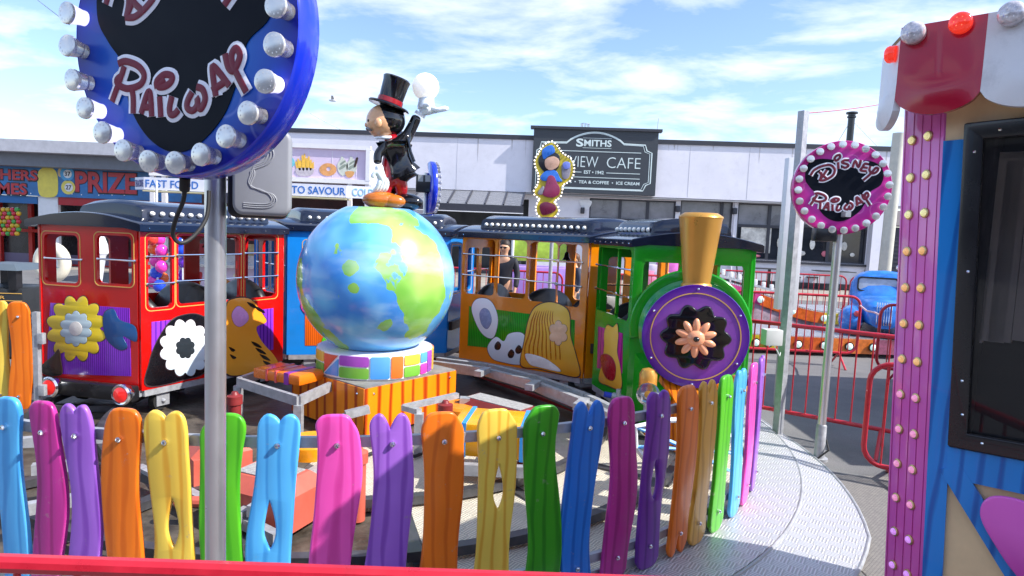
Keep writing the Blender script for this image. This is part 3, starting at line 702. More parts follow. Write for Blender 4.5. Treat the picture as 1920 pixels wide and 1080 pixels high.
    for i in range(bulbs):
        s = s0+.05+(s1-s0-.1)*(i/(bulbs-1) if bulbs > 1 else .5); p = QR(s, .155, 1.727); nrm = (Q(s, 0, 0)-Q(s, 1, 0)).normalized()
        M = nrm.to_track_quat('Z', 'Y').to_matrix().to_4x4(); M.translation = p
        b = MB(); bowl(b, M, .021, .03); b.build('roof_bulb', bulb_m, r)
    for i in range(7):
        b = MB(); b.sphere(QR(.02+.16*i, -.052, 1.605), .008, n=6); b.build('rivet', chrome(), roof)
    return r, Q
def art(r, A, B_, nm, col, pts, k=1, smooth=True, th=.004, px=True, holes=(), m_=None, n=5, bev=.0012):
    M = frame((A.x, A.y, 0), B_-A)
    L = [wallhit(A, B_, *p) for p in pts] if px else pts
    L = smooth_loop(L, n) if smooth else L
    if nm == 'painted_shape' and len(L) > 8:
        gx = sum(p[0] for p in L)/len(L); gy = sum(p[1] for p in L)/len(L)
        plate('painted_outline', [[(gx+(p[0]-gx)*1.035, gy+(p[1]-gy)*1.035) for p in L]], th*.6, M, mat('art_outline', (.06, .03, .035), .35, coat=.4, var=0), r, lift=(k-1)*.003)
    mt_ = m_ or (col if not isinstance(col, str) else mat('art_'+col.strip('#'), col, .25, coat=.6, var=.12, vscale=9))
    return plate(nm, [L], th, M, mt_, r, bevel=bev, lift=(k-1)*.003)
def V2(v, z=0): return Vector((v[0], v[1], z))
H = lambda px, py: V2(hit(px, py, .2))
red_b = mat('carriage_red', '#d00c08', .22, coat=.8, dirt=.10, var=.1, vscale=2.5)
# --- red carriage
IR, IF, OR = H(266, 742), H(530, 684), H(78, 722)
OF = IF+(P(137, 3)-P(137, 2))*.93
red, Qr = carriage('red_carriage', 'glossy red last carriage of the toy train with round red tail lamps facing the camera', 'train carriage', IR, IF, OF, OR, red_b,
    [(277, 443, 323, 574), (334, 442, 448, 560), (461, 441, 517, 555)], [(82, 438, 147, 532), (181, 440, 247, 534)], [(.06, .95, .28, 1.5), (.36, .95, .64, 1.5), (.72, .95, .94, 1.5)], [(.1, .95, .45, 1.5), (.55, .95, .9, 1.5)], bulbs=14)
purp = wood('purple_planks', '#8b35c4', '#4a1488', scale=16, axis='X', dist=1.0, coat=.7, rough=.2, vary=False)
gpl = wood('green_planks', '#2aa31c', '#0f6a10', scale=16, axis='X', dist=1.0, coat=.7, rough=.2, vary=False)
opl = wood('orange_art_planks', '#f0701a', '#c0400c', scale=16, axis='X', dist=1.0, coat=.7, rough=.2, vary=False)
mpl = wood('magenta_planks', '#c0208c', '#8a1068', scale=16, axis='X', dist=1.0, coat=.7, rough=.2, vary=False)
art(red, OR, IR, 'painted_panel', None, [(95, 568), (243, 578), (246, 705), (88, 700)], 1, smooth=False, m_=purp)
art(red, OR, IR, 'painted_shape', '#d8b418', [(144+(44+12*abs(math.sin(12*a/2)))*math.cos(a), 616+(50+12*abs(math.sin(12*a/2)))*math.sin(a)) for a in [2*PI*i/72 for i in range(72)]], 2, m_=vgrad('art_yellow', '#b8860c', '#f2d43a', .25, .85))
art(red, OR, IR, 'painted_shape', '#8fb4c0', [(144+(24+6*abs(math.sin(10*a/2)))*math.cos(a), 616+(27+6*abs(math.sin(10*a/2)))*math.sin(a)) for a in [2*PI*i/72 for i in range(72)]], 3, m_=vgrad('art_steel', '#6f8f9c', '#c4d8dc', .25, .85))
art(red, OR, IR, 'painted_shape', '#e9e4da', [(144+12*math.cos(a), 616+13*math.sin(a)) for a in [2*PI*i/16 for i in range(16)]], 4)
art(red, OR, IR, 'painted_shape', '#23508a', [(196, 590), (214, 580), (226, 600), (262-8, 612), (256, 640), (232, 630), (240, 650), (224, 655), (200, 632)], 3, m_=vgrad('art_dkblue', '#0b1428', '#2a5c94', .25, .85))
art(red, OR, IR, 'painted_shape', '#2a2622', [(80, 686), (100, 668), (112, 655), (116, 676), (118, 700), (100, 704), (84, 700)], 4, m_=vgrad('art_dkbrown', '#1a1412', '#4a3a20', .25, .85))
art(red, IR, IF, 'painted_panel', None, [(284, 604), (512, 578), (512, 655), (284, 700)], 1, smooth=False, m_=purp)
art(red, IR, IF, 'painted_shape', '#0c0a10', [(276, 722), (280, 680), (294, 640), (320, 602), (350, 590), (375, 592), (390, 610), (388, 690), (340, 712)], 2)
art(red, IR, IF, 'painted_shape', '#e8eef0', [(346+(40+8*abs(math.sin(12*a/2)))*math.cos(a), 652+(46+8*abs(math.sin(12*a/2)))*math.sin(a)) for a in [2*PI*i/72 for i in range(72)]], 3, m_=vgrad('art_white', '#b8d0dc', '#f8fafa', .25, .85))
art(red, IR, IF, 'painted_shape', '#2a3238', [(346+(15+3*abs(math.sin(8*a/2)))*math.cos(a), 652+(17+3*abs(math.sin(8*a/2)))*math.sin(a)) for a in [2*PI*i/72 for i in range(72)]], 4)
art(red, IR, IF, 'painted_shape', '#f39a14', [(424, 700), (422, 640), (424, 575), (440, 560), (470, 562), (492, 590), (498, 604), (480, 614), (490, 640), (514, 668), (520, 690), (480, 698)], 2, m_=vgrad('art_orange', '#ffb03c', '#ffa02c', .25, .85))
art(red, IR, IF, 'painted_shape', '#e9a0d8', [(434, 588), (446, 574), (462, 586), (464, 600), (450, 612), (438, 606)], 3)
for k, (x, y) in enumerate(((470, 640), (478, 652), (486, 664), (492, 676), (428, 650), (430, 664), (462, 566), (476, 574))):
    art(red, IR, IF, 'painted_stripe', '#15100e', [(x, y), (x+12, y+4), (x+20, y+12), (x+8, y+9)] if x > 440 else [(x, y), (x+12, y+6), (x+6, y+9)], 3, th=.003, bev=0)
# bumper and tail lamps
M = frame((OR.x, OR.y, 0), IR-OR); L = (IR-OR).length
b = MB(); b.box((L/2, .225, .05), (L-.03, .13, .09), M=M, bev=.02); b.build('bumper', black(), red)
for px, py in ((98, 731), (228, 738)):
    u, z = wallhit(OR, IR, px, py); c0 = M @ Vector((u+.125, .235, .095))
    MM = M.copy(); MM.translation = c0
    b = MB(); b.lathe([(.05, -.06), (.075, -.01), (.088, .02), (.090, .045), (.080, .06), (.066, .055)], MM, 24); lp = b.build('tail_lamp', chrome(), red)
    b = MB(); b.lathe([(.066, .045), (.063, .058), (.045, .068), (.0001, .074)], MM, 24); b.build('lens', mat('red_lens', (.75, .02, .02), .1, coat=1, var=.1, emit=(.9, .03, .02), es=.25), lp)
# --- blue carriage
IR, IF = H(537, 672), H(836, 668)
OR = IR+(P(133, 3)-P(133, 2))*.95; OF = IF+(P(76, 3)-P(76, 2))*.95
blue, Qb = carriage('blue_carriage', 'bright blue carriage of the toy train mostly hidden behind the painted globe', 'train carriage', IR, IF, OF, OR, mat('carriage_blue', '#1585dd', .16, coat=1, dirt=.10, var=.1, vscale=2.5),
    [(.10, .95, .30, 1.5), (.38, .95, .62, 1.5), (.70, .95, .92, 1.5)], [(.1, .95, .45, 1.5), (.55, .95, .9, 1.5)], [(.06, .95, .28, 1.5), (.36, .95, .64, 1.5), (.72, .95, .94, 1.5)], [(.1, .95, .45, 1.5), (.55, .95, .9, 1.5)], bulbs=16, rz=.04)
art(blue, IR, IF, 'painted_panel', None, [(572, 580), (700, 585), (700, 646), (572, 648)], 1, smooth=False, m_=opl)
art(blue, IR, IF, 'painted_shape', '#f04aa8', [(564, 572), (574, 562), (590, 568), (596, 590), (600, 612), (584, 596), (570, 586)], 2)
art(blue, IR, IF, 'painted_shape', '#62d81c', [(606, 645), (610, 630), (640, 628), (650, 645), (640, 655)], 2)
# --- orange carriage
IR, IF = H(860, 677), H(1091, 717)
OR = IR+(P(71, 3)-P(71, 2))*.95; OF = IF+(P(20, 3)-P(20, 2))*.95
orange, Qo = carriage('orange_carriage', 'orange carriage of the toy train with green planks painted below four windows', 'train carriage', IR, IF, OF, OR, mat('carriage_orange', '#e8860c', .18, coat=1, dirt=.10, var=.1, vscale=2.5),
    [(873, 447, 925, 555), (934, 449, 984, 561), (994, 453, 1041, 569), (1048, 457, 1086, 577)], [(.1, .95, .45, 1.5), (.55, .95, .9, 1.5)], [(.05, .95, .25, 1.60), (.30, .95, .48, 1.60), (.53, .95, .71, 1.60), (.76, .95, .95, 1.60)], [(.12, .95, .45, 1.5), (.55, .95, .9, 1.5)], bulbs=17, trim=False, rz=.045)
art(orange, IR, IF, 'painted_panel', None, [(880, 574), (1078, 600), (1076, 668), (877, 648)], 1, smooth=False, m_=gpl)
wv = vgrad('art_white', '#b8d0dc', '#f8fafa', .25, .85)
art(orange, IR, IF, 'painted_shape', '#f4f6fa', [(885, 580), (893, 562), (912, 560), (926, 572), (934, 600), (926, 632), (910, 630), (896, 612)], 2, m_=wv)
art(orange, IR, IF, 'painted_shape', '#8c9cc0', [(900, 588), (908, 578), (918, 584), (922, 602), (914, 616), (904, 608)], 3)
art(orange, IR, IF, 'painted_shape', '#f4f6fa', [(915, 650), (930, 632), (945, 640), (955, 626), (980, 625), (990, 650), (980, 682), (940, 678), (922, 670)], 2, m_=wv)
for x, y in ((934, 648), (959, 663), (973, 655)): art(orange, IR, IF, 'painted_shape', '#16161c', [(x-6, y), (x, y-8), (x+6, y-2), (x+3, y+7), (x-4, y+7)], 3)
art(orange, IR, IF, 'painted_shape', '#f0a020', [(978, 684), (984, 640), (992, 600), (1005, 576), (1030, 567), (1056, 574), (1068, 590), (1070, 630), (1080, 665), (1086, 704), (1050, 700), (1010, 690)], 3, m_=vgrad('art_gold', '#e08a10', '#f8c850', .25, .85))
art(orange, IR, IF, 'painted_shape', '#f6c8a0', [(1048+(13+5*abs(math.sin(6*a/2)))*math.cos(a), 624+(18+5*abs(math.sin(6*a/2)))*math.sin(a)) for a in [2*PI*i/48 for i in range(48)]], 5)
for dx_ in (-5, 3, 11, 19, 27, 35, 43, 52, 60): art(orange, IR, IF, 'painted_stripe', '#c06c0c', [(990+dx_, 672), (989+dx_, 650), (996+dx_*.8, 625), (1000+dx_*.6, 600), (1008+dx_*.5, 582), (1002+dx_*.6, 602), (998+dx_*.8, 627), (991+dx_, 652), (992+dx_, 672)], 4, th=.003, bev=0)
art(orange, IR, IF, 'painted_shape', '#efeae4', [(986, 664), (1006, 666), (1030, 676), (1052, 696), (1012, 688), (994, 682)], 4)
# --- locomotive
green = mat('loco_green', '#1d9c1e', .18, coat=1, dirt=.10, var=.12, vscale=2.5)
IR = H(1109, 727); IF = Vector((1.03, 5.33, 0)); OF = IF+Vector((.987, -.160, 0))*.965; OR = IR+Vector((.93, .25, 0))
loco, Ql = carriage('toy_locomotive', 'green toy steam locomotive with purple smokebox disc and gold funnel', 'locomotive', IR, IF, OF, OR, green,
    [(1123, 463, 1154, 592), (1159, 466, 1177, 603)], [(.1, .95, .45, 1.5), (.55, .95, .9, 1.5)], [(.10, .95, .45, 1.5), (.55, .95, .9, 1.5)], None, trim=False, rz=.04, bulbs=8, back_cl=(.06, .93), group=None, seats=(.1, .5))
hd_ = Vector((-.160, -.987, 0)); sd_ = Vector((.987, -.160, 0))
M = frame((IF.x, IF.y, 0), OF-IF); L = .965; bz = .945; br = .40
def arc_pts(cx, cy, r, a0, a1, n=10): return [(cx+r*math.cos(math.radians(a0+(a1-a0)*i/n)), cy+r*math.sin(math.radians(a0+(a1-a0)*i/n))) for i in range(n+1)]
wl = [(.09, 1.50), (.07, 1.46), (.07, 1.24), (.09, 1.20), (.12, 1.19)]+arc_pts(L/2, bz, .50, 138, 104, 8)+[(.385, 1.48), (.36, 1.50)]
wr = [(L-x, y) for x, y in reversed(wl)]
plate('front_wall', [rect(-.005, .24, L+.005, 1.64), wl, wr], .03, M, green, loco, bevel=.004, lift=-.026)
arch = arc_pts(L/2, bz, .485, 190, -10, 30)+arc_pts(L/2, bz, .43, -10, 190, 30)
plate('boiler_arch', [arch], .05, M, green, loco, bevel=.015, lift=.004)
fc = IF+sd_*(L/2)
b = MB(); MM = Matrix((sd_, Vector((0, 0, 1)).cross(hd_)*0+Vector((0, 0, 1)), hd_)).transposed().to_4x4(); MM.translation = Vector((fc.x, fc.y, bz))
b.lathe([(.425, .005), (.425, .05), (.395, .075), (.39, .36), (.40, .37), (.40, .385)], MM, 64); b.build('boiler', mat('boiler_green', '#2a9a58', .14, coat=1, var=.1, vscale=3), loco)
def disc_mat():
    M_ = bpy.data.materials.new('purple_disc'); M_.use_nodes = True; t = M_.node_tree; b_ = t.nodes['Principled BSDF']; b_.inputs['Roughness'].default_value = .2; b_.inputs['Coat Weight'].default_value = .8
    c = N(t, 'ShaderNodeTexCoord'); ln = N(t, 'ShaderNodeVectorMath', operation='LENGTH'); t.links.new(c.outputs['Object'], ln.inputs[0])
    r_ = N(t, 'ShaderNodeValToRGB'); r_.color_ramp.elements[0].position = .22; r_.color_ramp.elements[0].color = srgb('#a45cc0'); r_.color_ramp.elements[1].position = .40; r_.color_ramp.elements[1].color = srgb('#4a1490')
    t.links.new(ln.outputs['Value'], r_.inputs[0]); t.links.new(r_.outputs[0], b_.inputs['Base Color']); return M_
dc = fc+hd_*.388; dc.z = bz
b = MB(); MM.translation = dc; b.lathe([(.0001, -.004), (.402, -.004), (.408, .004), (.404, .012), (.0001, .014)], MM, 72); disc = b.build('smokebox_disc', disc_mat(), loco, origin=dc)
Md = frame(dc, -1*Vector((-sd_.x, -sd_.y, 0)))
Md = Matrix((sd_, Vector((0, 0, 1)), hd_)).transposed().to_4x4(); Md.translation = dc
# plain generic raised ornament in the same colours
def dome(name, cx_, cy_, rx, ry, dep, mt_, par, lift=.012, rot=0):
    b = MB(); T = Md @ Matrix.Translation((cx_, cy_, lift)) @ Matrix.Rotation(rot, 4, 'Z') @ Matrix.Diagonal((rx, ry, dep, 1))
    prof = [(math.cos(math.radians(a)), math.sin(math.radians(a))) for a in range(0, 90, 12)]+[(.0001, 1)]
    b.lathe(prof, T, 40); return b.build(name, mt_, par)
gb = mat('gloss_black', (.006, .006, .008), .1, coat=1, var=.05)
plate('black_plaque', [[((.235+.022*math.cos(10*a))*math.cos(a), .0+(.225+.022*math.cos(10*a))*math.sin(a)) for a in [2*PI*i/200 for i in range(200)]]], .035, Md, gb, disc, bevel=.014, lift=.010)
peach = vgrad('peach_paint', '#e8a078', '#fbdcb8', .75, 1.0)
for k in range(10):
    a = 2*PI*k/10+.31; dome('peach_petal', .095*math.cos(a), -.005+.09*math.sin(a), .066, .030, .030, peach, disc, .042, rot=a)
dome('peach_boss', 0, -.005, .075, .07, .055, peach, disc, .045)
dome('black_knob', 0, -.005, .024, .022, .03, gb, disc, .092)
plate('gold_ring', [ell(0, 0, .345, .345, 64), ell(0, 0, .337, .337, 64)], .004, Md, gold(), disc, lift=.012)
b = MB()
for a in range(0, 360, 60): b.sphere(Md @ Vector((.375*math.cos(math.radians(a+30)), .375*math.sin(math.radians(a+30)), .014)), .010, n=8)
b.build('bolt', chrome(), disc)
# funnel
gold_f = mat('funnel_gold', (.66, .33, .06), .34, metal=.4, coat=.4, var=.03)
ch = fc+hd_*.26; b = MB()
b.lathe([(.12, 1.30), (.118, 1.345), (.105, 1.36), (.165, 1.86), (.172, 1.875), (.168, 1.885), (.128, 1.91), (.120, 1.90), (.10, 1.70), (.0001, 1.70)], Matrix.Translation((ch.x, ch.y, 0)), 48)
b.build('funnel', gold_f, loco, ang=40)
# skirts, plank prow, buffers, pilot
for sgn in (-1, 1):
    a0 = fc+sd_*sgn*.44; a1 = fc+sd_*sgn*.22+hd_*.46
    b = MB(); w_ = sd_*.05*sgn
    b.hexa([V2(a0, .16), V2(a1, .12), V2(a1-w_*1.2, .12), V2(a0-w_*3, .16)], [V2(a0, .72), V2(a1, .46), V2(a1-w_*1.2, .46), V2(a0-w_*3, .72)]); b.build('side_skirt', green, loco, smooth=False)
pc = fc+hd_*.30
b = MB(); f1 = fc+hd_*.62; b.hexa([V2(pc-sd_*.34, .10), V2(f1-sd_*.10, .08), V2(f1+sd_*.10, .08), V2(pc+sd_*.34, .10)], [V2(pc-sd_*.24, .60), V2(f1-sd_*.05, .34), V2(f1+sd_*.05, .34), V2(pc+sd_*.24, .60)])
b.build('plank_prow', wood('prow_planks', '#d8780f', '#9a4408', scale=7, axis='X', dist=1.5), loco, smooth=False)
for sgn in (-1, 1):
    p = fc+hd_*.50+sd_*sgn*.34; p.z = .50
    MM = Md.copy(); MM.translation = p
    b = MB(); b.lathe([(.0001, -.12), (.05, -.11), (.072, -.07), (.078, 0), (.078, .05)], MM, 24); bf = b.build('buffer', gold_f, loco)
    b = MB(); b.lathe([(.078, .045), (.090, .05), (.090, .062), (.072, .066)], MM, 24); b.build('lamp_rim', chrome(), bf)
    b = MB(); b.lathe([(.072, .05), (.06, .062), (.0001, .07)], MM, 24); b.build('lamp_glass', gold_f, bf)
    b = MB(); b.lathe([(.05, -.02), (.07, .03), (.07, .13), (.05, .17), (.0001, .185)], Matrix.Translation(p-hd_*.06), 20); b.build('dome', gold_f, bf)
    b = MB(); p2 = p-hd_*.12; b.cyl(p2, p2-Vector((0, 0, .25)), .02, n=8); b.build('stay', galv(), bf)
# wheeled guard frame in white and blue
r_p = [(1192, 800), (1250, 788), (1318, 786), (1362, 806), (1384, 850), (1372, 886), (1312, 896), (1262, 890), (1215, 868), (1192, 838)]
b = MB(); pts = [at(x, y, 4.35+.0006*(x-1290)) for x, y in r_p]; b.tube(pts, .020, 4, closed=True); gf = b.build('guard_frame', mat('frame_white', (.75, .78, .82), .35, coat=.4), loco, smooth=False)
b = MB(); hub = at(1290, 842, 4.36)
for i in (0, 2, 4, 5, 7, 9): b.tube([hub, pts[i]], .014, 4)
b.build('spoke', mat('spoke_blue', '#5aa8e8', .3, coat=.4), gf, smooth=False)
art(loco, IR, IF, 'painted_panel', None, [(1122, 612), (1168, 625), (1167, 700), (1120, 690)], 1, smooth=False, m_=mpl)
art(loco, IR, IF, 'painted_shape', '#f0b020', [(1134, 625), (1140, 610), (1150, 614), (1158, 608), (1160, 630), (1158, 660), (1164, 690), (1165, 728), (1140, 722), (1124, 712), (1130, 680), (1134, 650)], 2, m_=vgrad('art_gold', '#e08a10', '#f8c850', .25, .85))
art(loco, IR, IF, 'painted_shape', '#a81420', [(1128, 668), (1138, 664), (1150, 672), (1156, 690), (1152, 712), (1138, 708), (1130, 690)], 3)
# coupling valve and cable near the locomotive step
r_ = root('air_valve', 'galvanised valve with blue handle beside the locomotive step', 'valve', at(1155, 745, 5.2))
b = MB(); b.cyl(at(1150, 742, 5.2), at(1175, 750, 5.1), .03, n=12); b.cyl(at(1160, 730, 5.15), at(1160, 765, 5.15), .022, n=12); b.build('body', galv(), r_)
b = MB(); b.cyl(at(1133, 739, 5.2), at(1148, 742, 5.2), .024, n=12); b.build('handle', mat('valve_blue', '#1a3cc0', .4), r_)
# bells under roofs and wrap between carriages
for (Q_, lb) in ((Qo, 'small black bell hanging under the orange carriage roof'), (Qr, 'small black bell hanging under the red carriage roof')):
    p = Q_(.62, .5, 1.57); b = MB(); b.lathe([(.006, 0), (.006, -.06), (.022, -.075), (.03, -.12), (.05, -.15), (.045, -.152), (.0001, -.14)], Matrix.Translation(p), 16); b.cyl(p-Vector((0, 0, .15)), p-Vector((0, 0, .2)), .004, n=6); tag(b.build('bell', gb), lb, 'bell')
# ================================================================= STATUE ON THE GLOBE (plain generic showman figure)
def skin(name, verts, edges, mt_, parent, origin=None, sub=2, ang=80, k=1.0):
    """verts: (pos, rx, ry); one continuous skinned surface"""
    me = bpy.data.meshes.new(name); me.from_pydata([v[0] for v in verts], edges, []); o = bpy.data.objects.new(name, me); COL.objects.link(o)
    o.modifiers.new('s', 'SKIN'); sv = me.skin_vertices[0].data
    for i, v in enumerate(verts): sv[i].radius = (v[1]*k, (v[2] if len(v) > 2 else v[1])*k)
    sv[0].use_root = True
    sm = o.modifiers.new('d', 'SUBSURF'); sm.levels = sub; sm.render_levels = sub
    dg = bpy.context.evaluated_depsgraph_get(); dg.update(); m2 = bpy.data.meshes.new_from_object(o.evaluated_get(dg)); bpy.data.objects.remove(o)
    return link_mesh(m2, name, mt_, parent, True, ang, origin)
def SP(px, py, dy=0.0): return at(px, py, CC.y+dy)
st_root = root('showman_statue', 'black tailcoated showman statue in red trousers standing on top of the globe, arm raised', 'statue', (CC.x, CC.y, 1.862))
gsk = mat('statue_skin', '#e0ac80', .2, coat=.8, var=.1); gwh = mat('glove_white', (.78, .84, .88), .2, coat=.8, var=.06); gre = mat('statue_red', '#a00f1c', .18, coat=.9); gbr = mat('statue_boot', '#b8651a', .15, coat=1, var=.35, vscale=8)
m2x = .00473
# body: trousers + torso as one surface
skin('body', [(SP(738, 318), .075, .07), (SP(738, 285), .085, .075), (SP(736, 262), .07, .06), (SP(728, 250), .035, .035),
   (SP(752, 345, .03), .055, .05), (SP(754, 372, .03), .045, .045), (SP(722, 348, -.07), .055, .05), (SP(716, 376, -.07), .045, .045)],
   [(0, 1), (1, 2), (2, 3), (0, 4), (4, 5), (0, 6), (6, 7)], gre, st_root, k=1.3)
# tail coat, raised right arm and lowered left arm, all one surface
skin('tailcoat', [(SP(742, 300), .105, .095), (SP(740, 275), .10, .09), (SP(740, 266), .062, .06), (SP(762, 258, .04), .042, .04), (SP(774, 236, .05), .036, .036), (SP(783, 216, .05), .034, .034),
   (SP(722, 274, -.10), .036, .036), (SP(708, 290, -.14), .030, .030), (SP(708, 308, -.16), .026, .026),
   (SP(752, 322, .02), .10, .085), (SP(735, 350, .05), .045, .06), (SP(718, 368, .07), .02, .035)],
   [(0, 1), (1, 2), (2, 3), (3, 4), (4, 5), (2, 6), (6, 7), (7, 8), (0, 9), (9, 10), (10, 11)], gb, st_root, k=1.4)
hc = SP(718, 229)
b = MB(); b.sphere(hc, .145, n=28, sc=(1.0, 1.0, 1.02)); b.sphere(SP(688, 234, -.01), .018, n=12, sc=(1.2, .8, 1.3)); b.build('head', gsk, st_root)
b = MB(); b.sphere(hc+Vector((.045, .01, .022)), .147, n=28); b.build('hair', gb, st_root)
for sgn in (-1,):
    b = MB(); b.sphere(hc+Vector((-.01, -.14, -.03)), .035, n=12, sc=(.9, .5, 1.2)); b.build('ear', gsk, st_root)
b = MB(); hb = SP(729, 199); tilt = Matrix.Translation(hb) @ Matrix.Rotation(math.radians(16), 4, 'Y')
b.lathe([(.0001, -.01), (.175, -.012), (.182, 0), (.172, .012), (.108, .02), (.104, .06), (.112, .20), (.12, .238), (.108, .25), (.0001, .252)], tilt, 40); hat = b.build('top_hat', gb, st_root)
b = MB(); b.lathe([(.1085, .022), (.112, .024), (.110, .062), (.107, .064)], tilt, 40); b.build('hat_band', gre, hat)
for dy_ in (-.075, -.01): b = MB(); b.sphere(SP(691, 226, dy_-.02), .014, n=8); b.build('eye', gb, st_root)
b = MB(); b.tube([SP(697, 244, -.12), SP(689, 241, -.06), SP(687, 242, 0)], [.006, .016, .008], 8); b.build('moustache', gb, st_root)
b = MB(); b.tube([SP(722+16*math.cos(a), 258, .08*math.sin(a)) for a in [k*PI/8 for k in range(16)]], .016, 8, closed=True); b.build('collar', gwh, st_root)
# coat button and collar trim
b = MB(); b.tube([SP(764, 260, -.08), SP(770, 285, -.08), SP(777, 303, -.075)], .012, 8); b.build('coat_edge', gb, st_root)
def hand(name, wrist, palm, dirs, thumb, rr, par, mt_):
    vs = [(wrist, rr*1.25), (palm, rr*1.5, rr*.9)]; es = [(0, 1)]
    for chain in dirs+[thumb]:
        prev = 1
        for k, p in enumerate(chain):
            vs.append((p, rr*(.62-.06*k))); es.append((prev, len(vs)-1)); prev = len(vs)-1
    return skin(name, vs, es, mt_, par)
w0 = SP(786, 212, .05); pm = SP(803, 206, .05)
hand('glove', w0, pm, [[SP(820, 207, .02+.035*k-.04), SP(832, 205-k*.8, .015+.04*k-.04), SP(842-2*abs(k-1), 204-k, .01+.042*k-.04)] for k in range(4)], [SP(795, 198, -.04), SP(806, 195, -.055)], .036, st_root, gwh)
w1 = SP(709, 308, -.16); p1 = SP(716, 328, -.16)
hand('glove', w1, p1, [[SP(712+5*k, 342, -.18+.015*k), SP(706+6*k, 354, -.17+.012*k), SP(700+6*k, 360, -.155+.012*k)] for k in range(4)], [SP(703, 322, -.20), SP(697, 334, -.20)], .036, st_root, gwh)
b = MB(); b.tube([SP(786, 217, .05), SP(789, 212, .05)], .05, 20); b.build('cuff', gwh, st_root)
for (x, y, dy_, rz) in ((716, 378, -.11, 205), (760, 378, .05, -18)):
    b = MB(); c_ = SP(x, y, dy_); c_.z = 1.862+.062
    R_ = Matrix.Rotation(math.radians(rz), 3, 'Z').to_4x4()
    b.sphere(c_, .125, M=R_, n=24, sc=(1.35, .85, .62)); b.build('boot', gbr if x < 740 else gb, st_root)
b = MB(); c_ = SP(737, 378, -.13); c_.z = 1.862+.058; b.sphere(c_, .09, M=Matrix.Rotation(math.radians(190), 3, 'Z').to_4x4(), n=20, sc=(1.2, .7, .66)); b.build('boot_spat', gbr, st_root)
lr = root('globe_lamp', 'white round opal lamp held up on the glove of the statue', 'lamp', SP(799, 196, .05))
b = MB(); b.sphere(SP(798, 163, .05), .118, n=28); b.build('lamp_glass', mat('opal_glass', (.95, .93, .92), .25, coat=.6, var=0, emit=(1, .97, .95), es=.25), lr)
b = MB(); lc = SP(799, 200, .05); b.lathe([(.075, -.02), (.078, .0), (.070, .03), (.066, .075), (.0001, .08)], Matrix.Translation(lc), 24); b.build('lamp_base', gwh, lr)
